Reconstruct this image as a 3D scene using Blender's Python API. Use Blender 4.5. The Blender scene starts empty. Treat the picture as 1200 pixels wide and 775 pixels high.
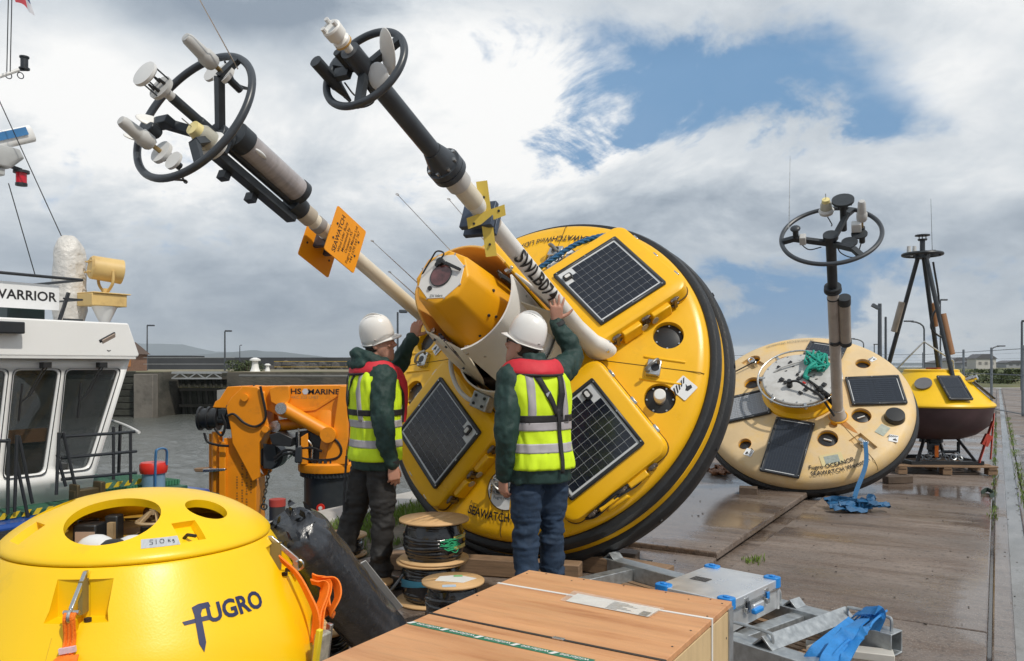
import bpy, bmesh, math, random
from mathutils import Vector, Matrix, Euler, noise
R_ = math.radians; PI = math.pi
V = Vector
random.seed(7)
sc = bpy.context.scene
C = sc.collection
# ------------------------------------------------------------------ camera
F = 933.0; CX = 600.0; HY = 428.0; CAMZ = 1.5
cd = bpy.data.cameras.new('camera'); cam = bpy.data.objects.new('camera', cd); C.objects.link(cam)
cam.location = (0, 0, CAMZ); cam.rotation_euler = (R_(90), 0, 0)
cd.sensor_width = 36; cd.lens = 36 * F / 1200; cd.shift_y = (HY - 387.5) / 1200
cd.clip_start = .05; cd.clip_end = 60000
sc.camera = cam
# ------------------------------------------------------------------ sun and sky
SUN = V((.42, -.46, .80)).normalized()
sl = bpy.data.lights.new('sun', 'SUN'); so = bpy.data.objects.new('sun', sl); C.objects.link(so)
sl.energy = 2.9; sl.angle = R_(1.6); sl.color = (1, .94, .84)
so.rotation_euler = SUN.to_track_quat('Z', 'Y').to_euler()
sc.view_settings.view_transform = 'Standard'; sc.view_settings.look = 'None'
sc.view_settings.exposure = 0.0; sc.view_settings.gamma = 1; sc.view_settings.use_curve_mapping = False
w = bpy.data.worlds.new('World'); sc.world = w; w.use_nodes = True
def build_world():
    nt = w.node_tree; nt.nodes.clear(); L = nt.links
    def N(t, **k):
        n = nt.nodes.new(t)
        for a, b in k.items(): setattr(n, a, b)
        return n
    def M(op, a, b=None, c=None, clamp=False):
        n = N('ShaderNodeMath', operation=op, use_clamp=clamp)
        for i, x in enumerate((a, b, c)):
            if x is None: continue
            if isinstance(x, (int, float)): n.inputs[i].default_value = x
            else: L.new(x, n.inputs[i])
        return n.outputs[0]
    sky = N('ShaderNodeTexSky', sky_type='NISHITA', sun_disc=False)
    sky.sun_elevation = math.asin(SUN.z); sky.sun_rotation = math.atan2(SUN.x, SUN.y)
    sky.air_density = 1.0; sky.dust_density = .5; sky.ozone_density = 1.2
    tc = N('ShaderNodeTexCoord'); sep = N('ShaderNodeSeparateXYZ'); L.new(tc.outputs['Generated'], sep.inputs[0])
    x, y, z = sep.outputs
    # gently warped sky position (gnomonic round due north)
    yy = M('MAXIMUM', y, .08); U = M('DIVIDE', x, yy); W = M('DIVIDE', z, yy)
    # cloud-layer coordinates: a flat deck seen in perspective
    zz = M('ADD', M('MAXIMUM', z, 0.0), .42); cu = M('DIVIDE', x, zz); cv = M('DIVIDE', y, zz)
    comb = N('ShaderNodeCombineXYZ'); L.new(cu, comb.inputs[0]); L.new(cv, comb.inputs[1])
    def NO(scale, det, rough, off, dist=0.0, lac=2.0):
        mp = N('ShaderNodeVectorMath', operation='ADD'); L.new(comb.outputs[0], mp.inputs[0]); mp.inputs[1].default_value = off
        n = N('ShaderNodeTexNoise'); n.inputs['Scale'].default_value = scale; n.inputs['Detail'].default_value = det
        n.inputs['Roughness'].default_value = rough; n.inputs['Distortion'].default_value = dist; n.inputs['Lacunarity'].default_value = lac
        L.new(mp.outputs[0], n.inputs['Vector']); return n.outputs['Fac']
    n1 = NO(1.7, 10, .60, (3.1, 1.7, .3), .35); n2 = NO(4.2, 9, .62, (7.7, 4.2, 2.0), .5); n3 = NO(1.1, 7, .55, (1.2, 9.1, 5.5), .2)
    bil = NO(3.4, 8, .55, (2.2, 6.4, 8.0), .15); bil = M('SUBTRACT', 1.0, M('MULTIPLY', M('ABSOLUTE', M('SUBTRACT', bil, .5)), 4.5))   # billowy edges
    hv = N('ShaderNodeCombineXYZ'); L.new(x, hv.inputs[0]); L.new(y, hv.inputs[1]); L.new(M('MAXIMUM', z, .34), hv.inputs[2]); L.new(hv.outputs[0], sky.inputs[0])
    wu = M('ADD', U, M('MULTIPLY', M('SUBTRACT', n2, .5), .30)); wv = M('ADD', W, M('MULTIPLY', M('SUBTRACT', n1, .5), .24))
    def G(px, py, sx, sy, amp):
        a = M('MULTIPLY', M('SUBTRACT', wu, (px - CX) / F), F / sx); b = M('MULTIPLY', M('SUBTRACT', wv, (HY - py) / F), F / sy)
        e = M('EXPONENT', M('MULTIPLY', M('ADD', M('MULTIPLY', a, a), M('MULTIPLY', b, b)), -1.0))
        return M('MULTIPLY', e, amp)
    def S(l):
        t = l[0]
        for k in l[1:]: t = M('ADD', t, k)
        return t
    # gaps in the cloud where blue shows
    hole = S([G(880, 95, 200, 78, .86), G(640, 35, 120, 50, .50), G(1030, 150, 110, 45, .50), G(1120, 352, 290, 48, .95), G(940, 372, 90, 34, .45), G(760, 140, 80, 40, .40)])
    h = M('ADD', hole, M('ADD', M('MULTIPLY', M('SUBTRACT', n1, .5), 2.5), M('ADD', M('MULTIPLY', M('SUBTRACT', n2, .5), 1.9), M('MULTIPLY', M('SUBTRACT', .45, bil), .22))))
    mr = N('ShaderNodeMapRange', interpolation_type='SMOOTHSTEP'); L.new(h, mr.inputs[0]); mr.inputs[1].default_value = .26; mr.inputs[2].default_value = .74
    gap = M('MULTIPLY', mr.outputs[0], .93)
    # brightness of the cloud: lit tops and grey bellies
    br = S([G(150, 120, 200, 105, .44), G(540, 80, 190, 95, .50), G(690, 165, 140, 55, .34), G(400, 190, 200, 50, .18), G(1130, 120, 150, 180, .26), G(960, 215, 240, 45, .24), G(1090, 440, 260, 55, .34), G(40, 60, 120, 60, .2),
            G(320, 22, 150, 48, -.62), G(180, 0, 90, 30, -.24), G(700, 255, 190, 62, -.36), G(220, 340, 430, 115, -.24), G(900, 300, 150, 45, -.16), G(60, 255, 130, 60, -.16), G(250, 215, 90, 40, -.10)])
    b = S([br, M('MULTIPLY', M('SUBTRACT', n1, .5), 1.25), M('MULTIPLY', M('SUBTRACT', n2, .5), .70), M('MULTIPLY', M('SUBTRACT', n3, .5), .3), M('MULTIPLY', M('SUBTRACT', bil, .35), .16)])
    b = M('ADD', b, .50)
    cr = N('ShaderNodeValToRGB'); L.new(b, cr.inputs[0]); e = cr.color_ramp.elements
    e[0].position = .12; e[0].color = (.270, .325, .395, 1); e[1].position = .98; e[1].color = (.94, .94, .93, 1)
    k = e.new(.42); k.color = (.45, .505, .565, 1); k = e.new(.70); k.color = (.66, .70, .735, 1)
    def mixrgb(f, a, bb):
        n = N('ShaderNodeMix', data_type='RGBA'); 
        if isinstance(f, (int, float)): n.inputs[0].default_value = f
        else: L.new(f, n.inputs[0])
        L.new(a, n.inputs[6]); L.new(bb, n.inputs[7]); return n.outputs[2]
    sc_ = N('ShaderNodeVectorMath', operation='SCALE'); L.new(cr.outputs[0], sc_.inputs[0]); sc_.inputs['Scale'].default_value = 7.3
    tint = N('ShaderNodeMix', data_type='RGBA', blend_type='MULTIPLY'); tint.inputs[0].default_value = 1; L.new(sky.outputs[0], tint.inputs[6]); tint.inputs[7].default_value = (.62, .86, .92, 1)
    col = mixrgb(gap, sc_.outputs[0], tint.outputs[2])
    bg = N('ShaderNodeBackground'); L.new(col, bg.inputs[0]); bg.inputs[1].default_value = .15
    out = N('ShaderNodeOutputWorld'); L.new(bg.outputs[0], out.inputs[0])
build_world()

# ------------------------------------------------------------------ helpers
def at(px, py, Y):
    return V(((px - CX) / F * Y, Y, CAMZ - (py - HY) / F * Y))
def gnd(px, py, z=0.0):
    Y = F * (CAMZ - z) / (py - HY); return at(px, py, Y)
E1 = V((.5203, .8540, 0)); E2 = V((.8540, -.5203, 0)); UP = V((0, 0, 1))
def st(s, t, z=0.0): return E1 * s + E2 * t + UP * z
def onT(px, py, t):
    """point on the vertical plane parallel to the quay at offset t"""
    rx = (px - CX) / F; Y = t / (.8540 * rx - .5203); return at(px, py, Y)
def frame(o, x, y, z):
    m = Matrix((x, y, z)).transposed().to_4x4(); m.translation = o; return m
def basis(z, hint=None):
    z = V(z).normalized(); h = V(hint) if hint is not None else (V((0, 0, 1)) if abs(z.z) < .95 else V((1, 0, 0)))
    x = h.cross(z).normalized(); return x, z.cross(x), z
MATS = {}
def mat(name, col, rough=.5, metal=0.0, var=.12, scale=6.0, bump=0.0, bscale=40.0, dirt_or_sheen=None, dscale=3.0, damt=.5, dthr=.55, coat=0.0, stretch=None, trans=0.0, emit=None, alpha=None, spec=.5, rvar=.0, sub=0.0, bdist=.02):
    if name in MATS: return MATS[name]
    m = bpy.data.materials.new(name); m.use_nodes = True; nt = m.node_tree; L = nt.links; nd = nt.nodes
    p = nd['Principled BSDF']; tc = nd.new('ShaderNodeTexCoord'); src = tc.outputs['Object']
    if stretch:
        mp = nd.new('ShaderNodeMapping'); mp.inputs['Scale'].default_value = stretch; L.new(src, mp.inputs[0]); src = mp.outputs[0]
    n = nd.new('ShaderNodeTexNoise'); n.inputs['Scale'].default_value = scale; n.inputs['Detail'].default_value = 7; n.inputs['Roughness'].default_value = .62
    L.new(src, n.inputs['Vector'])
    cr = nd.new('ShaderNodeValToRGB'); cr.color_ramp.elements[0].position = .25; cr.color_ramp.elements[1].position = .75
    lo = tuple(max(0, c * (1 - var)) for c in col) + (1,); hi = tuple(min(1, c * (1 + var)) for c in col) + (1,)
    cr.color_ramp.elements[0].color = lo; cr.color_ramp.elements[1].color = hi
    L.new(n.outputs['Fac'], cr.inputs[0]); c = cr.outputs[0]
    if dirt_or_sheen:
        n2 = nd.new('ShaderNodeTexNoise'); n2.inputs['Scale'].default_value = dscale; n2.inputs['Detail'].default_value = 9; n2.inputs['Roughness'].default_value = .68
        L.new(src, n2.inputs['Vector'])
        mr = nd.new('ShaderNodeMapRange'); mr.inputs[1].default_value = dthr; mr.inputs[2].default_value = dthr + .18; mr.inputs[4].default_value = damt
        L.new(n2.outputs['Fac'], mr.inputs[0])
        mx = nd.new('ShaderNodeMix'); mx.data_type = 'RGBA'; L.new(mr.outputs[0], mx.inputs[0]); L.new(c, mx.inputs[6]); mx.inputs[7].default_value = tuple(dirt_or_sheen) + (1,)
        c = mx.outputs[2]
    L.new(c, p.inputs['Base Color'])
    p.inputs['Roughness'].default_value = rough; p.inputs['Metallic'].default_value = metal
    p.inputs['Specular IOR Level'].default_value = spec
    p.inputs['Coat Weight'].default_value = coat; p.inputs['Transmission Weight'].default_value = trans
    if rvar:
        mr = nd.new('ShaderNodeMapRange'); mr.inputs[1].default_value = .3; mr.inputs[2].default_value = .7
        mr.inputs[3].default_value = max(.02, rough - rvar); mr.inputs[4].default_value = min(1, rough + rvar); L.new(n.outputs['Fac'], mr.inputs[0]); L.new(mr.outputs[0], p.inputs['Roughness'])
    if sub: p.inputs['Subsurface Weight'].default_value = sub; p.inputs['Subsurface Scale'].default_value = .01
    if bump:
        b = nd.new('ShaderNodeTexNoise'); b.inputs['Scale'].default_value = bscale; b.inputs['Detail'].default_value = 5; L.new(src, b.inputs['Vector'])
        bp = nd.new('ShaderNodeBump'); bp.inputs['Strength'].default_value = bump; bp.inputs['Distance'].default_value = bdist
        L.new(b.outputs['Fac'], bp.inputs['Height']); L.new(bp.outputs[0], p.inputs['Normal'])
    if emit: p.inputs['Emission Color'].default_value = tuple(emit) + (1,); p.inputs['Emission Strength'].default_value = 1
    if alpha is not None: p.inputs['Alpha'].default_value = alpha
    MATS[name] = m; return m

class MB:
    """collects shapes, then links them as ONE mesh object"""
    def __init__(s): s.v = []; s.f = []; s.mi = []; s.cur = 0
    def add(s, vs, fs, m=None):
        o = len(s.v); s.v += [V(v) for v in vs]
        for f in fs: s.f.append([i + o for i in f]); s.mi.append(s.cur)
        return s
    def mat(s, i): s.cur = i; return s
    def box(s, c, size, M=None, taper=None):
        sx, sy, sz = (d / 2 for d in size); c = V(c); vs = []
        for dz in (-1, 1):
            k = 1 if (taper is None or dz < 0) else taper
            for dx, dy in ((-1, -1), (1, -1), (1, 1), (-1, 1)): vs.append(V((dx * sx * k, dy * sy * k, dz * sz)))
        if M is not None: vs = [M @ v for v in vs] if len(M) == 3 else [M @ v for v in vs]
        return s.add([v + c for v in vs], [(3, 2, 1, 0), (4, 5, 6, 7), (0, 1, 5, 4), (1, 2, 6, 5), (2, 3, 7, 6), (3, 0, 4, 7)])
    def bar(s, p, q, w, h, hint=(0, 0, 1)):
        p, q = V(p), V(q); z = (q - p); l = z.length; x, y, z = basis(z, hint)
        M = Matrix((x, y, z)).transposed()
        return s.box((p + q) / 2, (w, h, l), M)
    def cyl(s, p, q, r, r2=None, n=14, caps=True):
        r2 = r if r2 is None else r2; p, q = V(p), V(q); x, y, z = basis(q - p); vs = []
        for c, rr in ((p, r), (q, r2)):
            for i in range(n): a = 2 * PI * i / n; vs.append(c + (x * math.cos(a) + y * math.sin(a)) * rr)
        fs = [(i, (i + 1) % n, n + (i + 1) % n, n + i) for i in range(n)]
        if caps: fs += [tuple(range(n - 1, -1, -1)), tuple(range(n, 2 * n))]
        return s.add(vs, fs)
    def tube(s, pts, r, n=8, closed=False, flat=1.0, hint=None):
        pts = [V(p) for p in pts]; N = len(pts); vs = []; ref = V(hint) if hint is not None else None
        rs = r if isinstance(r, (list, tuple)) else [r] * N
        px = None
        for i, p in enumerate(pts):
            a = pts[(i - 1) % N] if (closed or i > 0) else p; b = pts[(i + 1) % N] if (closed or i < N - 1) else p
            t = (b - a).normalized()
            if ref is not None: x = ref.cross(t)
            elif px is not None: x = px - t * px.dot(t)
            else: x = basis(t)[0]
            if x.length < 1e-6: x = basis(t)[0]
            x.normalize(); px = x; y = t.cross(x)
            for k in range(n): an = 2 * PI * k / n; vs.append(p + x * math.cos(an) * rs[i] + y * math.sin(an) * rs[i] * flat)
        fs = []
        for i in range(N if closed else N - 1):
            j = (i + 1) % N
            for k in range(n): fs.append((i * n + k, i * n + (k + 1) % n, j * n + (k + 1) % n, j * n + k))
        if not closed: fs += [tuple(range(n - 1, -1, -1)), tuple(range((N - 1) * n, N * n))]
        return s.add(vs, fs)
    def lathe(s, prof, n=48, M=None, a0=0.0, a1=2 * PI):
        full = abs(a1 - a0 - 2 * PI) < 1e-6; vs = []; m = n if full else n + 1
        for r, z in prof:
            for i in range(m): a = a0 + (a1 - a0) * i / n; vs.append(V((r * math.cos(a), r * math.sin(a), z)))
        fs = []
        for j in range(len(prof) - 1):
            for i in range(n):
                k = (i + 1) % m; q = (j * m + i, j * m + k, (j + 1) * m + k, (j + 1) * m + i)
                fs.append(q)
        if M is not None: vs = [M @ v for v in vs]
        return s.add(vs, fs)
    def torus(s, c, ax, R, r, n=48, m=10, x=None, sq=1.0):
        X, Y, Z = basis(ax); pts = [V(c) + (X * math.cos(2 * PI * i / n) + Y * sq * math.sin(2 * PI * i / n)) * R for i in range(n)]
        return s.tube(pts, r, m, closed=True)
    def prism(s, poly, h, M):
        """polygon in local xy, extruded from z=0 to z=h, placed by M"""
        n = len(poly); vs = [M @ V((p[0], p[1], 0)) for p in poly] + [M @ V((p[0], p[1], h)) for p in poly]
        fs = [tuple(range(n - 1, -1, -1)), tuple(range(n, 2 * n))] + [(i, (i + 1) % n, n + (i + 1) % n, n + i) for i in range(n)]
        return s.add(vs, fs)
    def ell(s, c, rad, M=None, n=16, m=10):
        vs = []; c = V(c)
        for j in range(m + 1):
            th = PI * j / m
            for i in range(n):
                a = 2 * PI * i / n; v = V((rad[0] * math.sin(th) * math.cos(a), rad[1] * math.sin(th) * math.sin(a), -rad[2] * math.cos(th)))
                vs.append(c + (M @ v if M is not None else v))
        fs = [(j * n + i, j * n + (i + 1) % n, (j + 1) * n + (i + 1) % n, (j + 1) * n + i) for j in range(m) for i in range(n)]
        return s.add(vs, fs)
    def loft(s, rings, n=20, pw=2.0, cap=True, open_=False):
        """rings: (centre, xvec, yvec) ellipses/superellipses"""
        vs = []
        for c, x, y in rings:
            for i in range(n):
                a = 2 * PI * i / n; ca, sa = math.cos(a), math.sin(a)
                ca = math.copysign(abs(ca) ** (2 / pw), ca); sa = math.copysign(abs(sa) ** (2 / pw), sa); vs.append(V(c) + V(x) * ca + V(y) * sa)
        N = len(rings); fs = [(j * n + i, j * n + (i + 1) % n, (j + 1) * n + (i + 1) % n, (j + 1) * n + i) for j in range(N - 1) for i in range(n)]
        if cap: fs += [tuple(range(n - 1, -1, -1)), tuple(range((N - 1) * n, N * n))]
        return s.add(vs, fs)
    def text(s, txt, size, fn, bold=0.0, align='CENTER', depth=0.0):
        vs, fs = text_geo(txt, size, bold, align)
        return s.add([fn(v[0], v[1]) for v in vs], fs)
    def mesh(s, name, mats, smooth=35):
        me = bpy.data.meshes.new(name); me.from_pydata([tuple(v) for v in s.v], [], s.f)
        for m in (mats if isinstance(mats, (list, tuple)) else [mats]): me.materials.append(m)
        if any(s.mi): me.polygons.foreach_set('material_index', s.mi)
        me.update()
        if smooth:
            me.polygons.foreach_set('use_smooth', [True] * len(me.polygons)); me.set_sharp_from_angle(angle=R_(smooth))
        return me
    def build(s, name, mats, parent=None, smooth=35, label=None, bevel=0.0, fix=True):
        me = s.mesh(name, mats, smooth)
        if fix:
            bm = bmesh.new(); bm.from_mesh(me); bmesh.ops.remove_doubles(bm, verts=bm.verts, dist=1e-6)
            bmesh.ops.recalc_face_normals(bm, faces=bm.faces); bm.to_mesh(me); bm.free()
        o = link(name, me, parent, label)
        if bevel:
            b = o.modifiers.new('bevel', 'BEVEL'); b.width = bevel; b.segments = 2; b.limit_method = 'ANGLE'; b.angle_limit = R_(40)
        return o
def link(name, me, parent=None, label=None):
    o = bpy.data.objects.new(name, me); C.objects.link(o)
    if parent is not None: o.parent = parent
    if label: o['label'] = label
    return o
TX = {}
def text_geo(txt, size, bold=0.0, align='CENTER'):
    k = (txt, bold, align)
    if k not in TX:
        c = bpy.data.curves.new('txt', 'FONT'); c.body = txt; c.size = 1; c.offset = bold; c.align_x = align; c.align_y = 'CENTER'; c.resolution_u = 3
        o = bpy.data.objects.new('txt', c); C.objects.link(o); bpy.context.view_layer.update()
        dg = bpy.context.evaluated_depsgraph_get(); me = o.evaluated_get(dg).to_mesh()
        bm = bmesh.new(); bm.from_mesh(me); bmesh.ops.triangulate(bm, faces=bm.faces)
        for _ in range(2 if len(txt) < 16 else 1):
            lg = [e for e in bm.edges if e.calc_length() > .13]
            if lg: bmesh.ops.subdivide_edges(bm, edges=lg, cuts=1); bmesh.ops.triangulate(bm, faces=bm.faces)
        bm.verts.index_update(); TX[k] = ([tuple(v.co) for v in bm.verts], [tuple(v.index for v in p.verts) for p in bm.faces]); bm.free()
        o.evaluated_get(dg).to_mesh_clear(); bpy.data.objects.remove(o); bpy.data.curves.remove(c)
    vs, fs = TX[k]; return [(v[0] * size, v[1] * size) for v in vs], fs
def tag(o, label=None, cat=None, group=None, kind=None):
    if label: o['label'] = label
    if cat: o['category'] = cat
    if group: o['group'] = group
    if kind: o['kind'] = kind
    return o
def thing(name, label, cat, M=None, group=None):
    o = bpy.data.objects.new(name, None); C.objects.link(o); o.empty_display_size = .1
    if M is not None: o.matrix_world = M if isinstance(M, Matrix) else Matrix.Translation(V(M))
    return tag(o, label, cat, group)
def copy_tree(o, parent=None):
    c = o.copy(); C.objects.link(c)
    if parent is not None: c.parent = parent
    for ch in list(o.children): copy_tree(ch, c)
    return c
def realise(o, mods):
    """apply modifiers given as (type, props) and keep the result as the object's mesh"""
    for t, pr in mods:
        m = o.modifiers.new('m', t)
        for k, v in pr.items(): setattr(m, k, v)
    bpy.context.view_layer.update(); dg = bpy.context.evaluated_depsgraph_get()
    me = bpy.data.meshes.new_from_object(o.evaluated_get(dg)); old = o.data; o.modifiers.clear(); o.data = me; me.name = o.name
    bpy.data.meshes.remove(old); return o
def cut(o, cutters, smooth=35):
    """carve the cutters (MB builders in the object's own coordinates) out of the object"""
    tmp = []
    for mb in cutters:
        c = mb.build('cutter', list(o.data.materials)); c.matrix_world = o.matrix_world; c.parent = o.parent; tmp.append(c)
    realise(o, [('BOOLEAN', dict(operation='DIFFERENCE', object=c, solver='EXACT')) for c in tmp])
    for c in tmp: me = c.data; bpy.data.objects.remove(c); bpy.data.meshes.remove(me)
    o.data.polygons.foreach_set('use_smooth', [True] * len(o.data.polygons)); o.data.set_sharp_from_angle(angle=R_(smooth)); return o
def wrinkle(me, amp, sc1, seed=0.0, sc2=None, stretch=(1, 1, 1), gate=None):
    vs = me.vertices; nr = [v.normal.copy() for v in vs]
    for v, n in zip(vs, nr):
        p = V((v.co.x * stretch[0] + seed, v.co.y * stretch[1], v.co.z * stretch[2]))
        d = noise.noise(p * sc1) * .7 + noise.noise(p * sc1 * 2.3) * .35
        d = d - .25 * abs(noise.noise(p * sc1 * 1.6 + V((9, 2, 4))))
        k = gate(v.co) if gate else 1.0
        v.co += n * amp * d * k
    me.update()
def arc(c, x, y, r, a0, a1, n):
    return [V(c) + V(x) * (r * math.cos(a0 + (a1 - a0) * i / n)) + V(y) * (r * math.sin(a0 + (a1 - a0) * i / n)) for i in range(n + 1)]
def rrect(w, h, r, n=4):
    o = []
    for cx, cy, a in ((w / 2 - r, h / 2 - r, 0), (-w / 2 + r, h / 2 - r, PI / 2), (-w / 2 + r, -h / 2 + r, PI), (w / 2 - r, -h / 2 + r, 1.5 * PI)):
        for i in range(n + 1): t = a + PI / 2 * i / n; o.append((cx + r * math.cos(t), cy + r * math.sin(t)))
    return o
def circle(r, n=24): return [(r * math.cos(2 * PI * i / n), r * math.sin(2 * PI * i / n)) for i in range(n)]
def spline(pts, n=6):
    """Catmull-Rom through the points"""
    P = [V(p) for p in pts]; P = [P[0] * 2 - P[1]] + P + [P[-1] * 2 - P[-2]]; o = []
    for i in range(1, len(P) - 2):
        for k in range(n):
            t = k / n; a, b, c, d = P[i - 1:i + 3]
            o.append(.5 * ((2 * b) + (c - a) * t + (2 * a - 5 * b + 4 * c - d) * t * t + (3 * b - a - 3 * c + d) * t ** 3))
    o.append(P[-2]); return o
def plate_geo(outer, holes, thick):
    """flat plate with real holes: a filled 2D curve, extruded"""
    c = bpy.data.curves.new('pl', 'CURVE'); c.dimensions = '2D'; c.fill_mode = 'BOTH'; c.extrude = thick / 2
    for poly in [outer] + holes:
        sp = c.splines.new('POLY'); sp.points.add(len(poly) - 1); sp.use_cyclic_u = True
        for p, q in zip(sp.points, poly): p.co = (q[0], q[1], 0, 1)
    o = bpy.data.objects.new('pl', c); C.objects.link(o); bpy.context.view_layer.update()
    dg = bpy.context.evaluated_depsgraph_get(); me = o.evaluated_get(dg).to_mesh()
    r = ([V(v.co) for v in me.vertices], [tuple(p.vertices) for p in me.polygons])
    o.evaluated_get(dg).to_mesh_clear(); bpy.data.objects.remove(o); bpy.data.curves.remove(c); return r

# ------------------------------------------------------------------ materials
yellow = mat('buoy yellow', (.86, .462, .004), .33, var=.05, scale=3, bump=.05, bscale=160, dirt_or_sheen=(.52, .30, .03), dscale=4, damt=.35, dthr=.58, rvar=.08)
yellow_fg = mat('bright yellow plastic', (.92, .575, .004), .36, var=.03, scale=3, bump=.03, bscale=150, dirt_or_sheen=(.56, .36, .03), dscale=9, damt=.40, dthr=.60, rvar=.06, sub=.0)
beige = mat('weathered cream yellow plastic', (.66, .49, .275), .5, var=.12, scale=2.5, bump=.06, bscale=120, dirt_or_sheen=(.72, .45, .10), dscale=2.6, damt=.6, dthr=.5)
orange_in = mat('saturated yellow recess', (.78, .36, .006), .45, var=.06)
rubber = mat('black rubber', (.016, .017, .019), .42, var=.3, scale=12, bump=.15, bscale=60, dirt_or_sheen=(.07, .065, .06), dscale=5, damt=.4, dthr=.58)
black = mat('black plastic', (.018, .019, .021), .38, var=.2)
dark_metal = mat('dark painted metal', (.035, .041, .048), .42, .2, var=.25, scale=14, dirt_or_sheen=(.16, .15, .14), dscale=9, damt=.5, dthr=.64)
white_paint = mat('white paint', (.78, .77, .74), .4, var=.05, scale=5, dirt_or_sheen=(.52, .46, .38), dscale=4, damt=.35, dthr=.6)
cream = mat('cream painted metal', (.70, .64, .52), .42, var=.06, scale=5, dirt_or_sheen=(.45, .35, .22), dscale=4, damt=.4, dthr=.58)
shroud_in = mat('yellow lit shroud lining', (.72, .43, .12), .5, var=.1, scale=4)  # yellow light thrown inside the white shroud, put into its colour
steel = mat('brushed stainless steel', (.55, .55, .54), .28, .95, var=.12, scale=30, rvar=.1)
galv = mat('galvanised steel', (.42, .445, .46), .42, .72, var=.28, scale=26, bump=.03, dirt_or_sheen=(.22, .22, .21), dscale=6, damt=.45, dthr=.56, rvar=.12)
alu = mat('aluminium sheet', (.80, .81, .82), .34, .75, var=.08, scale=9, dirt_or_sheen=(.5, .5, .5), dscale=3, damt=.4, rvar=.1)
grey_plastic = mat('grey instrument plastic', (.50, .50, .49), .5, var=.1, scale=12)
light_grey = mat('pale grey plastic', (.66, .66, .65), .45, var=.06)
solar_cell = mat('solar cell', (.012, .015, .024), .16, var=.35, scale=24, spec=.6)
solar_back = mat('solar backing sheet', (.60, .62, .64), .3, var=.05)
solar_frame = mat('solar frame', (.028, .031, .036), .4, var=.2)
sign_white = mat('white sticker', (.76, .77, .78), .4, var=.05, scale=5)
ink = mat('black lettering', (.012, .012, .014), .5, var=.2)
navy = mat('navy lettering', (.016, .022, .085), .45, var=.15)
orange = mat('crane orange', (.80, .27, .006), .42, var=.10, scale=3, dirt_or_sheen=(.36, .13, .02), dscale=3.5, damt=.55, dthr=.56, bump=.03)
orange_sign = mat('orange sign plate', (.86, .32, .005), .45, var=.05)
hose = mat('black hose', (.012, .012, .013), .4, var=.2)
blue_rope = mat('blue rope', (.015, .11, .26), .7, var=.25, scale=60, bump=.5, bscale=90)
blue_web = mat('blue webbing', (.02, .21, .56), .62, var=.15, scale=40, bump=.3, bscale=220)
blue_web_dark = mat('wet blue webbing', (.010, .10, .24), .5, var=.2, scale=40, bump=.3, bscale=220)
orange_web = mat('orange webbing', (.90, .20, .01), .6, var=.12, scale=40, bump=.3, bscale=220)
teal_rope = mat('teal rope', (.01, .33, .25), .6, var=.2, scale=60, bump=.4, bscale=120)
glass_dark = mat('dark tinted glass', (.02, .026, .026), .03, var=.1, spec=.6, alpha=.38)
timber = mat('weathered timber', (.23, .145, .085), .75, var=.35, scale=5, stretch=(1, 1, 12), bump=.25, bscale=40, dirt_or_sheen=(.07, .05, .04), dscale=4, damt=.6)
timber_dark = mat('wet dark timber', (.085, .058, .04), .6, var=.4, scale=5, bump=.25, bscale=40)
hull_blue = mat('blue hull paint', (.012, .06, .27), .35, var=.15, scale=3, dirt_or_sheen=(.02, .03, .06), dscale=3, damt=.5)
deck_green = mat('green deck paint', (.025, .10, .06), .55, var=.2, scale=8)
boat_white = mat('boat white paint', (.80, .80, .79), .32, var=.03, scale=2, dirt_or_sheen=(.62, .58, .5), dscale=2.5, damt=.35, dthr=.6)
rail_black = mat('black rail paint', (.022, .025, .03), .4, var=.2)
interior = mat('cabin interior', (.10, .085, .07), .7, var=.3)
wood_int = mat('cabin wood', (.33, .17, .07), .5, var=.2, scale=4)
red_paint = mat('red plastic', (.62, .025, .012), .4, var=.1)
rust = mat('rusty steel', (.20, .085, .035), .75, var=.4, scale=18, bump=.2)
searchlight_tan = mat('tan lamp housing', (.66, .46, .18), .45, var=.1, scale=5, dirt_or_sheen=(.35, .2, .08), dscale=6, damt=.5)

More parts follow.
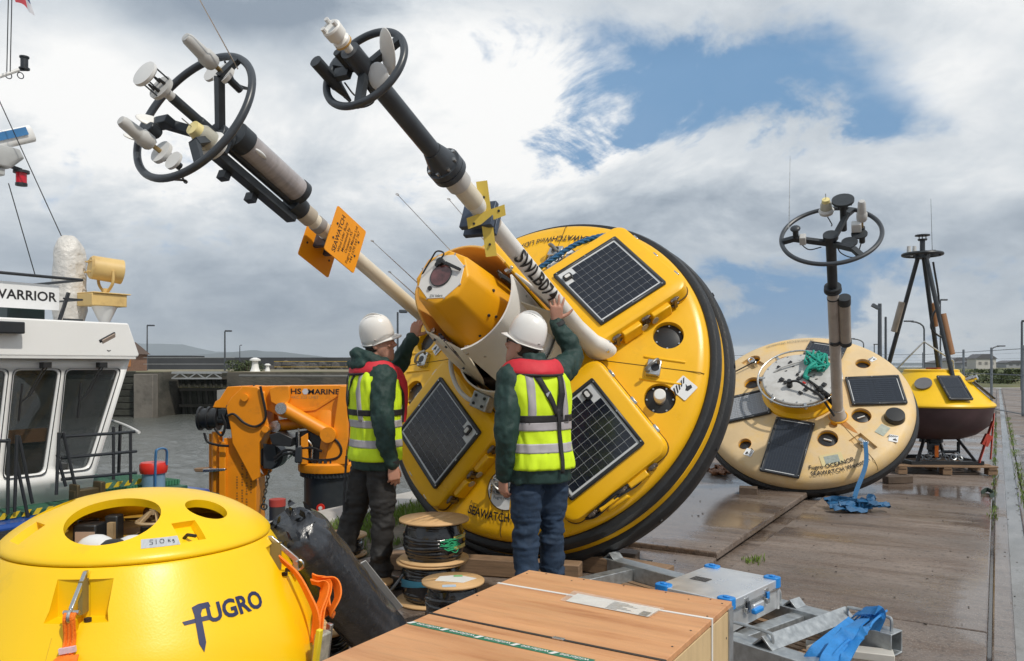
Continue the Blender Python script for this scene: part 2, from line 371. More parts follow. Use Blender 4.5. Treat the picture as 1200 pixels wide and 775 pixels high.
def ground_mat(name, col, base_rough):
    m = bpy.data.materials.new(name); m.use_nodes = True; nt = m.node_tree; L = nt.links; nd = nt.nodes; p = nd['Principled BSDF']
    tc = nd.new('ShaderNodeTexCoord'); src = tc.outputs['Object']
    def NO(scale, det=8, rough=.6, st_=(1, 1, 1), off=(0, 0, 0), dist=0):
        mp = nd.new('ShaderNodeMapping'); mp.inputs['Scale'].default_value = st_; mp.inputs['Location'].default_value = off; L.new(src, mp.inputs[0])
        n = nd.new('ShaderNodeTexNoise'); n.inputs['Scale'].default_value = scale; n.inputs['Detail'].default_value = det; n.inputs['Roughness'].default_value = rough; n.inputs['Distortion'].default_value = dist
        L.new(mp.outputs[0], n.inputs['Vector']); return n.outputs['Fac']
    def M(op, a, b, c=None):
        n = nd.new('ShaderNodeMath'); n.operation = op
        for i, x in enumerate((a, b, c)):
            if x is None: continue
            if isinstance(x, (int, float)): n.inputs[i].default_value = x
            else: L.new(x, n.inputs[i])
        return n.outputs[0]
    def MR(x, a, b, c=0.0, d=1.0):
        n = nd.new('ShaderNodeMapRange'); n.interpolation_type = 'SMOOTHSTEP'; L.new(x, n.inputs[0])
        for i, v in enumerate((a, b, c, d)): n.inputs[i + 1].default_value = v
        return n.outputs[0]
    def MIX(f, a, b):
        n = nd.new('ShaderNodeMix'); n.data_type = 'RGBA'; L.new(f, n.inputs[0])
        for k, v in ((6, a), (7, b)):
            if isinstance(v, tuple): n.inputs[k].default_value = v + (1,)
            else: L.new(v, n.inputs[k])
        return n.outputs[2]
    sep = nd.new('ShaderNodeSeparateXYZ'); L.new(src, sep.inputs[0])
    def gz(t, s, a, b, amp):
        dx = M('MULTIPLY', M('SUBTRACT', sep.outputs[0], t), 1 / a); dy = M('MULTIPLY', M('SUBTRACT', sep.outputs[1], s), 1 / b)
        return M('MULTIPLY', M('EXPONENT', M('MULTIPLY', M('ADD', M('MULTIPLY', dx, dx), M('MULTIPLY', dy, dy)), -1), 0), amp)
    big = NO(.55, 8, .62, (1, 1, 1)); streak = NO(1.3, 11, .70, (.50, 3.0, 1)); fine = NO(26, 9, .75); brush = NO(9, 6, .6, (.10, 5, 1)); wetn = NO(.75, 8, .6, (.7, 1.4, 1), (5, 2, 0))
    grit = NO(95, 3, .6)
    lo = tuple(c * .66 for c in col); hi = tuple(min(1, c * 1.30) for c in col)
    c = MIX(MR(big, .3, .7), lo, hi)
    c = MIX(M('MULTIPLY', MR(streak, .44, .62), .78), c, (.115, .070, .044))       # brown rust-water stains
    c = MIX(M('MULTIPLY', MR(streak, .57, .70), .88), c, (.040, .027, .020))
    c = MIX(M('MULTIPLY', MR(brush, .42, .7), .42), c, (.115, .09, .078))
    c = MIX(M('MULTIPLY', MR(grit, .52, .66), .60), c, (.34, .31, .28))
    c = MIX(M('MULTIPLY', MR(fine, .50, .64), .72), c, (.050, .041, .036))
    wet = M('ADD', wetn, gz(-2.7, 8.0, .9, 1.9, .26))
    for a in ((.95, 5.2, .8, 2.2, .30), (.15, 8, .35, 9, .18), (-3.3, 6.0, .8, 1.0, .15), (-.9, 10.4, 1.2, .6, .16), (.9, 15, 1.5, 5, .12), (-1.2, 16, 1.2, 3, .10), (-3.6, 5.2, .6, .8, .2)): wet = M('ADD', wet, gz(*a))
    wm = MR(wet, .46, .70)
    n = nd.new('ShaderNodeMix'); n.data_type = 'RGBA'; n.blend_type = 'MULTIPLY'; L.new(M('MULTIPLY', wm, .75), n.inputs[0]); L.new(c, n.inputs[6]); n.inputs[7].default_value = (.62, .58, .56, 1)
    L.new(n.outputs[2], p.inputs['Base Color'])
    L.new(M('SUBTRACT', base_rough, M('MULTIPLY', wm, base_rough - .10)), p.inputs['Roughness'])
    bp = nd.new('ShaderNodeBump'); bp.inputs['Distance'].default_value = .012
    L.new(M('SUBTRACT', .55, M('MULTIPLY', wm, .50)), bp.inputs['Strength']); L.new(M('ADD', M('MULTIPLY', fine, .6), M('ADD', M('MULTIPLY', brush, .5), M('MULTIPLY', grit, .35))), bp.inputs['Height']); L.new(bp.outputs[0], p.inputs['Normal'])
    return m
concrete = ground_mat('wet brushed concrete', (.200, .157, .130), .58)
soil = mat('muddy verge soil', (.135, .105, .075), .8, var=.4, scale=7, bump=.6, bscale=18, dirt_or_sheen=(.07, .09, .03), dscale=5, damt=.7, dthr=.5)
pale_stone = mat('pale coping stone', (.40, .38, .35), .6, var=.15, scale=5, bump=.15, dirt_or_sheen=(.22, .20, .17), dscale=6, damt=.5)
far_stone = mat('old harbour masonry', (.085, .077, .062), .8, var=.35, scale=.6, stretch=(1, 1, 2.2), bump=.4, bscale=3, dirt_or_sheen=(.032, .033, .026), dscale=.35, damt=.8, dthr=.45, bdist=.1)
far_stone_dark = mat('weedy masonry', (.035, .036, .027), .85, var=.5, scale=1.2, bump=.4, bscale=4, bdist=.1)
far_top = mat('far quay surface', (.21, .18, .12), .9, var=.3, scale=.3, dirt_or_sheen=(.10, .12, .05), dscale=.25, damt=.8, dthr=.48)
grass_m = mat('grass blades', (.14, .22, .030), .6, var=.4, scale=9)
rough_grass = mat('rough pasture', (.13, .125, .055), .9, var=.45, scale=.25, dirt_or_sheen=(.06, .085, .03), dscale=.16, damt=.8, dthr=.47)
leaf_m = mat('shrub leaves', (.055, .075, .022), .65, var=.5, scale=3)
bark_m = mat('bark', (.06, .045, .035), .9, var=.3)
lamp_post = mat('lamp post metal', (.085, .095, .11), .5, .4, var=.15)

# ------------------------------------------------------------------ the setting
GM = frame(V((0, 0, 0)), E2, E1, UP)                 # local x = away from the water, local y = along the quay
def gobj(mb, name, m, parent=None, **k): 
    o = mb.build(name, m, parent, **k)
    if parent is None: o.matrix_world = GM
    return o
# water of the dock and of the sea beyond it
def water_mat():
    m = bpy.data.materials.new('harbour water'); m.use_nodes = True; nt = m.node_tree; L = nt.links; nd = nt.nodes; p = nd['Principled BSDF']
    p.inputs['Base Color'].default_value = (.10, .105, .095, 1); p.inputs['Roughness'].default_value = .13; p.inputs['IOR'].default_value = 1.33
    tc = nd.new('ShaderNodeTexCoord'); prev = None
    for sc_, stv, k, d in ((3.2, (1, 1.7, 1), .8, .06), (11, (1, 1.4, 1), 1.0, .03)):
        mp = nd.new('ShaderNodeMapping'); mp.inputs['Scale'].default_value = stv; L.new(tc.outputs['Object'], mp.inputs[0])
        n = nd.new('ShaderNodeTexNoise'); n.inputs['Scale'].default_value = sc_; n.inputs['Detail'].default_value = 6; n.inputs['Distortion'].default_value = .6; L.new(mp.outputs[0], n.inputs['Vector'])
        b = nd.new('ShaderNodeBump'); b.inputs['Strength'].default_value = k; b.inputs['Distance'].default_value = d; L.new(n.outputs['Fac'], b.inputs['Height'])
        if prev: L.new(prev, b.inputs['Normal'])
        prev = b.outputs[0]
    L.new(prev, p.inputs['Normal']); return m
mb = MB(); mb.add([(-4000, -400, -2), (-5.82, -400, -2), (-5.82, 6000, -2), (-4000, 6000, -2)], [(0, 1, 2, 3)])
mb.add([(-8500, 600, -2.05), (6500, 600, -2.05), (6500, 9800, -2.05), (-8500, 9800, -2.05)], [(0, 1, 2, 3)])
wm_ = water_mat(); tag(gobj(mb, 'water', wm_), kind='structure')
mb = MB(); nx, ny = 250, 330          # wind ripples of the dock, as real relief
for j in range(ny + 1):
    for i in range(nx + 1):
        x, y = -5.9 - 44 * (i / nx) ** 1.25, 3 + 55 * (j / ny) ** 1.15
        h = noise.noise(V((x * .9 + y * .25, y * 1.5, 0))) * .6 + noise.noise(V((x * 2.2, y * 3.1 + x * .4, 3))) * .36 + noise.noise(V((x * .25, y * .35, 7))) * .4
        mb.v.append(V((x, y, -1.88 + .085 * h)))
for j in range(ny):
    for i in range(nx): mb.f.append((j * (nx + 1) + i, (j + 1) * (nx + 1) + i, (j + 1) * (nx + 1) + i + 1, j * (nx + 1) + i + 1)); mb.mi.append(0)
o = mb.build('water', wm_, smooth=180, fix=False); o.matrix_world = GM; tag(o, kind='structure')
# the land of the quay: one sheet to the horizon, its wall down to the dock
mb = MB(); mb.add([(-5.8, -200, -.06), (2500, -200, -.06), (2500, 2500, -.06), (-5.8, 2500, -.06), (-5.8, -200, -4), (-5.8, 2500, -4)], [(0, 1, 2, 3), (4, 0, 3, 5)])
ground = tag(gobj(mb, 'ground', concrete), kind='structure')
def slab(x0, x1, y0, y1, z, name='concrete_slab', m=concrete, dep=.06, bev=.012):
    mb = MB(); mb.box(((x0 + x1) / 2, (y0 + y1) / 2, z - dep / 2), (x1 - x0, y1 - y0, dep)); o = mb.build(name, m, ground, smooth=0)
    if bev: b = o.modifiers.new('bevel', 'BEVEL'); b.width = bev; b.segments = 2
    return o
ys = [-4.0 + 4.6 * k for k in range(15)]
for k in range(len(ys) - 1):
    slab(-1.69, -.045, ys[k] + .006, ys[k + 1] - .006, random.uniform(-.004, .004))
    slab(.26, 4.2, ys[k] + 1.3, ys[k + 1] + 1.288, random.uniform(-.004, .002))
yb = [6.16 + 4.6 * k for k in range(12)]
for k in range(len(yb) - 1): slab(-4.22, -1.87, yb[k] + .006, yb[k + 1] - .006, .034 + random.uniform(-.003, .003))
for a, b in ((-4.2, .4), (.41, 3.4), (3.41, 6.145)): slab(-4.22, -1.87, a, b, -.004)
slab(-.025, .085, -4, 60, -.012, 'drain_edge'); slab(.205, .25, -4, 60, -.010, 'drain_edge')
mb = MB(); mb.box((.145, 28, -.035), (.118, 64, .02)); mb.build('drain_channel', mat('wet channel', (.16, .155, .15), .14, var=.5, scale=3, stretch=(1, .5, 1), dirt_or_sheen=(.05, .045, .03), dscale=2.5, damt=.8, dthr=.48), ground)
gp = bpy.data.objects.new('drain_grating', None)
bpy.data.objects.remove(gp)
mb = MB(); c0 = gnd(739, 661); lx, ly = c0.dot(E2), c0.dot(E1)
mb.box((lx, ly, .004), (.22, .34, .006)); o = mb.build('drain_cover', mat('cast iron', (.02, .02, .02), .5, .4, var=.3), ground)
mb = MB()
for i in range(2):
    for j in range(3): mb.box((lx - .05 + .1 * i, ly - .1 + .1 * j, .009), (.065, .06, .004))
mb.build('grate_plate', mat('worn iron', (.16, .15, .14), .4, .6, var=.3), o)
# verge with grass and the coping stones of the quay edge
slab(-5.36, -4.24, -4, 60, -.012, 'verge_soil', soil, .05, 0)
for k in range(46):
    slab(-5.84, -5.38, -6 + 1.22 * k, -6 + 1.22 * k + 1.2, .035 + random.uniform(-.006, .006), 'coping_stone', pale_stone, .5, .02)
rn = random.Random(3); mb = MB()
def blades(mb, n, fx, fy, h0, h1, wd, dens=lambda x, y: 1.0):
    for i in range(n):
        x, y = fx(), fy()
        if rn.random() > dens(x, y): continue
        h = rn.uniform(h0, h1); a = rn.uniform(0, 2 * PI); dx, dy = math.cos(a) * wd, math.sin(a) * wd; lx, ly = rn.uniform(-.5, .5) * h, rn.uniform(-.5, .5) * h
        mb.add([(x - dx, y - dy, -.015), (x + dx, y + dy, -.015), (x + lx * .4 + dx * .6, y + ly * .4 + dy * .6, h * .6), (x + lx, y + ly, h)], [(0, 1, 2), (0, 2, 3)])
def gd(x, y): return max(0, min(1, 1.15 * (1 - abs(x + 5.02) / .42) + .5 * noise.noise(V((x * 3, y * 2, 0)))))
blades(mb, 26000, lambda: rn.uniform(-5.38, -4.3), lambda: rn.uniform(3.5, 16), .03, .10, .004, gd)
blades(mb, 2600, lambda: rn.gauss(-4.33, .05), lambda: rn.uniform(4, 12), .01, .05, .003, lambda x, y: noise.noise(V((x * 2, y * 3, 4))) > -.1)
c0 = gnd(884, 658); blades(mb, 110, lambda: rn.gauss(c0.dot(E2), .04), lambda: rn.gauss(c0.dot(E1), .07), .01, .045, .004)
blades(mb, 800, lambda: rn.gauss(-.03, .02), lambda: rn.uniform(9, 26), .01, .04, .005, lambda x, y: noise.noise(V((2, y * 1.2, 1))) > -.05)
blades(mb, 1100, lambda: rn.gauss(.27, .03), lambda: rn.uniform(9, 27), .008, .03, .006, lambda x, y: noise.noise(V((5, y * .9, 1))) > -.1)
o = gobj(mb, 'grass', grass_m, fix=False); tag(o, 'short green grass on the muddy verge by the quay edge', None, None, 'stuff')
# two weathered edging boards lie along the verge
for i, (sx, tt) in enumerate(((6.9, -4.36), (6.6, -4.18))):
    mb = MB(); mb.box((0, 0, .03), (.10, 2.6, .05)); o = mb.build('timber_board', timber, bevel=.006); o.matrix_world = frame(st(sx, tt), E2, E1, UP) @ Matrix.Rotation(.03 * (1 - 2 * i), 4, 'Z')
    tag(o, ('weathered grey board lying along the grass verge', 'muddy timber edging board beside the black cable reels')[i], 'board')
# dark bits of grit and dead weed on the slabs
mb = MB()
for i in range(900):
    t = rn.uniform(-3.8, 2.4); s = rn.uniform(3.5, 22); r = rn.uniform(.002, .007) * (1.0 if rn.random() < .93 else 2.0); x, y = t, s
    a = rn.uniform(0, 3); mb.box((x, y, (.036 if t < -1.87 and s > 6.16 else .004) + r * .2), (r * 2.2, r * 1.2, r * .7), Matrix.Rotation(a, 3, 'Z'))
tag(gobj(mb, 'grit', mat('dark grit', (.05, .042, .036), .8, var=.5)), 'dark grit and crumbs scattered over the wet concrete', None, None, 'stuff')

# ---- far side of the dock: quay, lock gate, footbridge, shed, lamps
YW = 52.0
mb = MB()
def fx(px, Y=YW): return (px - CX) / F * Y
def fz(py, Y=YW): return CAMZ - (py - HY) / F * Y
x0, x1, x2 = fx(186), fx(266), fx(1040)
top = fz(436.5)
mb.box(((-70 + x0) / 2, YW + 14, top / 2 - 2), (x0 + 70, 28, top + 4)); mb.box(((x1 + x2) / 2, YW + 14, top / 2 - 2), (x2 - x1, 28, top + 4)); mb.box(((x0 + x1) / 2, YW + 17.2, top / 2 - 2), (x1 - x0, 21.6, top + 4))
o = mb.build('far_quay', [far_stone], smooth=0); tag(o, kind='structure')
mb = MB(); mb.box(((-70 + x0) / 2, YW + 14, top + .02), (x0 + 69.6, 27.6, .04)); mb.box(((x1 + x2) / 2, YW + 14, top + .02), (x2 - x1, 27.6, .04)); mb.box(((x0 + x1) / 2, YW + 17.2, top + .02), (x1 - x0, 21.4, .04)); mb.build('quay_paving', far_top, o, smooth=0)
mb = MB(); px_ = fx(174); mb.box((px_, YW - .35, fz(438.5) / 2 - 2), (1.25, .8, fz(438.5) + 4)); mb.build('stone_pier', mat('paler pier stone', (.15, .135, .115), .8, var=.3, scale=1.2, bump=.3, bscale=4, dirt_or_sheen=(.05, .05, .04), dscale=.8, damt=.7, bdist=.08), o, bevel=.04)
mb = MB()
for k in range(7): mb.box((fx(135), YW - .03, -1.6 + .42 * k), (2.7 - .2 * (k % 2), .12, .36))
mb.build('ashlar_course', far_stone_dark, o, bevel=.03)
# lock gate with its vertical planks
g = thing('lock_gate', 'dark weedy timber lock gate closing the far dock entrance', 'gate', (0, 0, 0))
n = 22
for k in range(n):
    xa = x0 + .15 + (x1 - x0 - .3) * k / n; mb = MB(); wq = (x1 - x0 - .3) / n
    mb.box((0, 0, 0), (wq * .84, .14, 3.3)); q = mb.build('plank', far_stone_dark if k % 3 else mat('grey weedy plank', (.06, .058, .048), .8, var=.4, scale=1.5), g, smooth=0); q.location = (xa + wq / 2, YW + 3.2 - .05 * (k % 2), -.75); q.rotation_euler.y = -.10
mb = MB()
for zz in (.62, -.2, -1.3): mb.box(((x0 + x1) / 2, YW + 3.0, zz), (x1 - x0 - .2, .22, .2))
mb.build('cross_beam', far_stone, g)
g = thing('footbridge', 'grey steel truss footbridge over the lock gate', 'bridge', (0, 0, 0))
steel_far = mat('pale grey steel', (.34, .35, .35), .5, .3, var=.15)
za, zb = fz(444), fz(437.5); Yb = YW + 1.2
for nm, zz in (('bottom_chord', za), ('top_chord', zb)):
    mb = MB(); mb.bar((fx(192), Yb, zz), (fx(252), Yb, zz), .10, .10); mb.build(nm, steel_far, g)
xs = [fx(192 + 10 * k) for k in range(7)]
for k in range(6):
    mb = MB(); a, b = (za, zb) if k % 2 == 0 else (zb, za); mb.bar((xs[k], Yb, a), (xs[k + 1], Yb, b), .07, .07); mb.build('diagonal', steel_far, g)
for k in range(7): mb = MB(); mb.bar((xs[k], Yb + .01, za), (xs[k], Yb + .01, zb), .06, .06); mb.build('post', steel_far, g)
mb = MB(); mb.box((fx(222), Yb + .6, zb + .05), (fx(252) - fx(192), 1.2, .08)); mb.build('deck', steel_far, g)
# brick shed with a brown roof
g = thing('harbour_shed', 'small brick shed with brown pitched roof across the dock', 'shed', Matrix.Translation((fx(150, 60), 60, top)) @ Matrix.Scale(.72, 4))
brick_m = mat('red brick', (.22, .125, .085), .8, var=.3, scale=6)
mb = MB(); mb.box((0, 0, .9), (2.6, 3, 1.8)); mb.build('wall', brick_m, g)
mb = MB(); mb.prism([(-1.6, 1.78), (1.6, 1.78), (.0, 3.1)], 3.4, frame(V((0, 1.7, 0)), V((1, 0, 0)), V((0, 0, 1)), V((0, -1, 0)))); mb.build('roof', mat('brown roof', (.09, .06, .045), .8, var=.3), g)
mb = MB(); mb.box((.7, -1.51, .9), (.6, .06, .8)); mb.build('shutter', mat('orange boarding', (.45, .19, .06), .7), g)
# breakwater far out, sea wall and hills
mb = MB(); mb.box((fx(290, 118) , 118, .1), (46, 5, 5.0)); mb.box((fx(150, 118), 119, .3), (20, 5, 5.2)); o = mb.build('breakwater', mat('dark sea wall', (.055, .058, .062), .85, var=.3, scale=.3, bump=.2, bscale=2), smooth=0); tag(o, 'long dark breakwater wall beyond the far quay', 'wall')
mb = MB(); rn2 = random.Random(5)
for k in range(60): 
    x = fx(352, 112) + rn2.uniform(-4, 7); mb.ell((x, 112 + rn2.uniform(-2, 2), 1.0 + rn2.uniform(-.6, .5)), [rn2.uniform(.3, .8)] * 3, n=6, m=4)
o = mb.build('rock_armour', mat('sea rock', (.07, .065, .06), .9, var=.4), smooth=0); tag(o, 'heap of dark rock at the end of the breakwater', None, None, 'stuff')
hill_m = mat('haze blue far heath', (.060, .090, .105), 1.0, var=.25, scale=.0012)  # blue of the distant air is mixed into this heath colour
hill_m2 = mat('haze blue near heath', (.050, .070, .075), 1.0, var=.25, scale=.0015)  # a weaker air tint painted into the closer ridge
def hills(name, Y, prof, m, dep):
    mb = MB(); top_ = []; n = 90
    for i in range(n + 1):
        px = prof[0][0] + (prof[-1][0] - prof[0][0]) * i / n
        for (a, ya), (b, yb) in zip(prof, prof[1:]):
            if a <= px <= b: py = ya + (yb - ya) * (px - a) / (b - a); break
        py += .9 * noise.noise(V((px * .05, Y * .01, 0))) ; top_.append((fx(px, Y), max(3, fz(py, Y))))
    vs = []; 
    for k, (dy, kz) in enumerate(((-dep, 0), (-dep * .45, .55), (0, 1), (dep, .0))):
        for i, (x, z) in enumerate(top_): vs.append((x, Y + dy, -3 + (z + 3) * kz * (1 + (.12 * noise.noise(V((i * .35, k * 3.1, 2))) if k == 1 else 0))))
    m_ = n + 1; fs = [(k * m_ + i, k * m_ + i + 1, (k + 1) * m_ + i + 1, (k + 1) * m_ + i) for k in range(3) for i in range(n)]
    mb.add(vs, fs); tag(mb.build(name, m), kind='structure')
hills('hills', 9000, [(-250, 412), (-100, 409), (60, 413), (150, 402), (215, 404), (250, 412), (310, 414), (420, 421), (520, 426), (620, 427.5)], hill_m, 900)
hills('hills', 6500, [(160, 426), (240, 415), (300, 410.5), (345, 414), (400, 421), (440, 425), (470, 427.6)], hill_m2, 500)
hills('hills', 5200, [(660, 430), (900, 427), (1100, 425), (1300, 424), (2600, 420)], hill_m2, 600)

def lamp(px, top_py, Y, z0, arm=0, label='', r=.06, head=.5, group=None, cat='street lamp'):
    b = V((fx(px, Y), Y, z0)); ht = fz(top_py, Y) - z0
    g = thing('street_lamp', label, cat, b, group); mb = MB(); s = 1 if arm >= 0 else -1
    if arm:
        pts = [V((0, 0, 0)), V((0, 0, ht * .88))] + [V((s * abs(arm) * (1 - math.cos(a)), 0, ht * .88 + ht * .12 * math.sin(a))) for a in (.4, .8, 1.2, 1.57)]
        mb.tube(pts, [r] + [r * .8] * 5, 8)
    else: mb.cyl((0, 0, 0), (0, 0, ht), r, r * .7, 8)
    mb.build('pole', lamp_post, g); mb = MB(); x = s * abs(arm) if arm else .12
    mb.box((x + s * head * .3, 0, ht + .03), (head, .22, .12)); mb.build('lamp_head', lamp_post, g, bevel=.03); return g
lamp(172.5, 382, 66, top, 0, 'lamp post standing beside the brick shed', .07, .6, 'lamp posts on the far quay')
lamp(263.5, 388.5, 60, top, 0, 'lamp post behind the steel footbridge', .08, .5, 'lamp posts on the far quay')
lamp(281, 405, 110, .9, 0, 'thin distant post on the breakwater', .08, .2, 'lamp posts on the far quay', 'post')
lamp(466, 366, 30, -.06, 0, 'slim lamp post seen between the first worker and the tilted buoy', .05, .3)
lamp(1012, 397.5, 78, -.06, -1.0, 'small street lamp with its arm bent left, behind the cream buoy', .07, .6, 'street lamps beyond the quay')
lamp(1024.5, 404, 95, -.06, 0, 'shortest far street lamp just behind the cream buoy rim', .08, .9, 'street lamps beyond the quay')
lamp(1083, 377, 62, -.06, -1.0, 'street lamp with arm bent left, seen between the tripod legs', .08, .7, 'street lamps beyond the quay')
lamp(1162, 406, 75, -.06, .7, 'street lamp with arm to the right, above the wire fence', .07, .7, 'street lamps beyond the quay')
lamp(1197.5, 377, 48, -.06, 0, 'tall street lamp at the right end of the wire fence', .08, .5, 'street lamps beyond the quay')
lamp(1102, 352, 60, -.06, 0, 'pole with a small floodlight behind the tripod buoy', .07, .5, 'street lamps beyond the quay')
g = thing('floodlight_mast', 'dark double mast with a floodlight behind the cream buoy', 'mast', (fx(1031, 55), 55, -.06))
ht = fz(355, 55); mb = MB(); mb.cyl((0, 0, 0), (0, 0, ht), .15, .12, 10); mb.build('pole', lamp_post, g)
mb = MB(); mb.cyl((.5, .2, 0), (.5, .2, ht - .9), .09, .08, 8); mb.build('pole', lamp_post, g)
mb = MB(); mb.box((-.3, 0, ht - .2), (.5, .25, .22), Matrix.Rotation(.5, 3, 'Y')); mb.build('floodlight', lamp_post, g)
# fence posts, wire, gate rails
P = [V((14.55, 21.6, 0)), V((14.95, 23.3, 0)), V((15.9, 26.4, 0)), V((16.9, 29.8, 0)), V((17.9, 33.2, 0)), V((18.9, 36.6, 0)), V((16, 37.8, 0)), V((12.8, 39, 0)), V((9.6, 40.2, 0))]
g = thing('wire_fence', 'tall grey wire mesh fence closing off the quay', 'fence', (0, 0, 0))
galv_far = mat('dull fence steel', (.20, .225, .25), .5, .5, var=.2)
for p in P: mb = MB(); mb.cyl(p + UP * -.06, p + UP * 2.08, .04, n=8); mb.build('post', galv_far, g)
for a, b in zip(P, P[1:]):
    mb = MB(); l = (b - a).length; n = int(l / .16); d = (b - a) / n
    for k in range(n): 
        mb.bar(a + d * k + UP * .05, a + d * k + UP * 1.95, .005, .005)
    for k in range(12): mb.bar(a + UP * (.1 + .16 * k), b + UP * (.1 + .16 * k), .005, .005)
    o = mb.build('mesh_panel', galv_far, g, smooth=0, fix=False); o['kind'] = 'stuff'
    mb = MB(); mb.bar(a + UP * 1.98, b + UP * 1.98, .02, .02); mb.bar(a + UP * .06, b + UP * .06, .03, .03); mb.bar(a + UP * 1.2, b + UP * 1.2, .02, .02); mb.build('rail', galv_far, g)
# ground beyond: grass field, pale road, bushes, houses
mb = MB(); mb.add([(19, 42, -.052), (60, 34, -.052), (90, 44, -.052), (60, 54, -.052), (19, 58, -.052)], [(0, 1, 2, 3, 4)]); tag(mb.build('road', mat('pale road', (.34, .33, .32), .5, var=.15, scale=.3), smooth=0), kind='structure')
mb = MB()
n = 40
vs = []; 
for j in range(n + 1):
    for i in range(n + 1):
        y = 55 + 250 * (j / n) ** 1.6; x = -30 + (y * .9 + 60) * i / n; h = -.05 + (0 if j == 0 else .12 + .12 * noise.noise(V((x * .12, y * .06, 0))) + min(.5, (y - 55) * .003)); vs.append((x, y, h))
mb.add(vs, [(j * (n + 1) + i, j * (n + 1) + i + 1, (j + 1) * (n + 1) + i + 1, (j + 1) * (n + 1) + i) for j in range(n) for i in range(n)]); tag(mb.build('field', rough_grass), kind='structure')
def shrub(px, py_top, Y, wd, label, seed, n=900, name='bush', cat='bush', grp='bushes beyond the fence', z0=.0):
    r = random.Random(seed); b = V((fx(px, Y), Y, z0)); ht = fz(py_top, Y) - z0; g = thing(name, label, cat, b, grp)
    mb = MB()
    for k in range(5): a = r.uniform(0, 6.3); mb.tube([(0, 0, -.2), (math.cos(a) * wd * .12, math.sin(a) * wd * .12, ht * .4), (math.cos(a) * wd * .3, math.sin(a) * wd * .3, ht * .75)], [.07, .05, .02], 5)
    mb.build('trunk', bark_m, g); mb = MB(); cl = [(r.uniform(-.5, .5) * wd, r.uniform(-.4, .4) * wd, r.uniform(.2, .8) * ht, r.uniform(.16, .3) * wd) for _ in range(13)]
    for k in range(n):
        c = cl[r.randrange(13)]; d = V((r.gauss(0, 1), r.gauss(0, 1), r.gauss(0, .8))).normalized() * c[3] * r.uniform(.6, 1.05); p = V(c[:3]) + d
        p.z = max(.02, min(ht * r.uniform(.93, 1.03), p.z)); s = wd * r.uniform(.02, .05); x = V((r.gauss(0, 1), r.gauss(0, 1), r.gauss(0, 1))).normalized(); y = x.cross(V((r.gauss(0, 1), r.gauss(0, 1), r.gauss(0, 1)))).normalized()
        mb.add([p - x * s, p + y * s * .6, p + x * s, p - y * s * .6], [(0, 1, 2, 3)])
    mb.build('crown', leaf_m, g, smooth=0, fix=False); return g
for a in ((1150, 441, 70, 3.2, 'low bush left of the far street lamp'), (1172, 434.5, 82, 6.5, 'broad dark bush on the skyline behind the fence'), (1196, 437, 80, 4.2, 'bush at the right end of the fence'), (1136, 443, 66, 2.4, 'small bush by the pale houses'), (1186, 443, 62, 3.2, 'olive green scrub in front of the broad dark bush'), (1120, 445, 60, 1.8, 'smallest scrub left of the fence')):
    shrub(a[0], a[1], a[2], a[3], a[4] , int(a[0]))
shrub(289, 423, 58, 2.2, 'round green bush on the far quay by the lamp post', 4, name='bush', grp=None, z0=top)
def house(px, Y, wd, ht, label, m, seed=0):
    g = thing('house', label, 'house', (fx(px, Y), Y, .5), 'houses on the skyline'); mb = MB(); mb.box((0, 0, ht / 2), (wd, wd * .8, ht)); mb.build('wall', m, g)
    mb = MB(); mb.prism([(-wd * .55, ht), (wd * .55, ht), (wd * .2, ht * 1.45), (-wd * .2, ht * 1.45)], wd * .9, frame(V((0, wd * .45, 0)), V((1, 0, 0)), UP, V((0, -1, 0)))); mb.build('roof', mat('slate', (.10, .10, .11), .7, var=.2), g)
    for k in range(3): mb = MB(); mb.box((wd * (-.3 + .3 * k), -wd * .4 - .02, ht * .55), (wd * .14, .08, ht * .3)); mb.build('window', glass_dark, g)
hw = mat('pale render', (.50, .48, .45), .8, var=.15); hg = mat('grey render', (.30, .31, .33), .8, var=.15)
house(1121, 230, 8, 2.2, 'pale house left of the fence on the skyline', hw); house(1134, 220, 6, 1.5, 'low grey house beside the pale house', hg); house(1150, 200, 5, 2.6, 'white house above the low bush', hw); house(1110, 250, 10, 1.7, 'long grey house farthest left on the skyline', hg); house(1186, 280, 8, 1.8, 'grey house behind the broad dark bush', hg)
# small things on the far quay
def bollard(px, py, Y, label, s=1.0):
    g = thing('mooring_capstan', label, 'capstan', (fx(px, Y), Y, top), 'white capstans on the far quay'); mb = MB(); mb.lathe([(.0, 0), (.42 * s, 0), (.30 * s, .3 * s), (.22 * s, .75 * s), (.24 * s, .8 * s), (.24 * s, 1.0 * s), (0, 1.05 * s)], 14); mb.build('body', white_paint, g); mb = MB(); mb.lathe([(0, .9 * s), (.42 * s, .9 * s), (.42 * s, 1.02 * s), (.1, 1.15 * s), (0, 1.15 * s)], 14); mb.build('cap', white_paint, g)
bollard(299, 426, 54, 'taller white capstan in front of the green bush', .85); bollard(313.5, 432, 56, 'smaller white capstan next to the taller one', .5)
g = thing('guard_rail', 'yellow guard rail on the far quay above the crane', 'railing', (0, 0, 0)); yr = mat('yellow rail paint', (.46, .31, .05), .6, var=.3)
for k in range(5): mb = MB(); x = fx(321 + 21 * k, 54); mb.bar((x, 54, top), (x, 54, top + .75), .045, .045); mb.build('post', yr, g)
for zz in (.35, .72): mb = MB(); mb.bar((fx(321, 54), 54, top + zz), (fx(410, 54), 54, top + zz), .035, .035); mb.build('rail', yr, g)
g = thing('guard_rail', 'thin grey railing along the far lock quay', 'railing', (0, 0, 0))
for k in range(14): mb = MB(); x = fx(168 + 8.2 * k, 60); mb.bar((x, 60, top), (x, 60, top + 1.05), .04, .04); mb.build('post', steel_far, g)
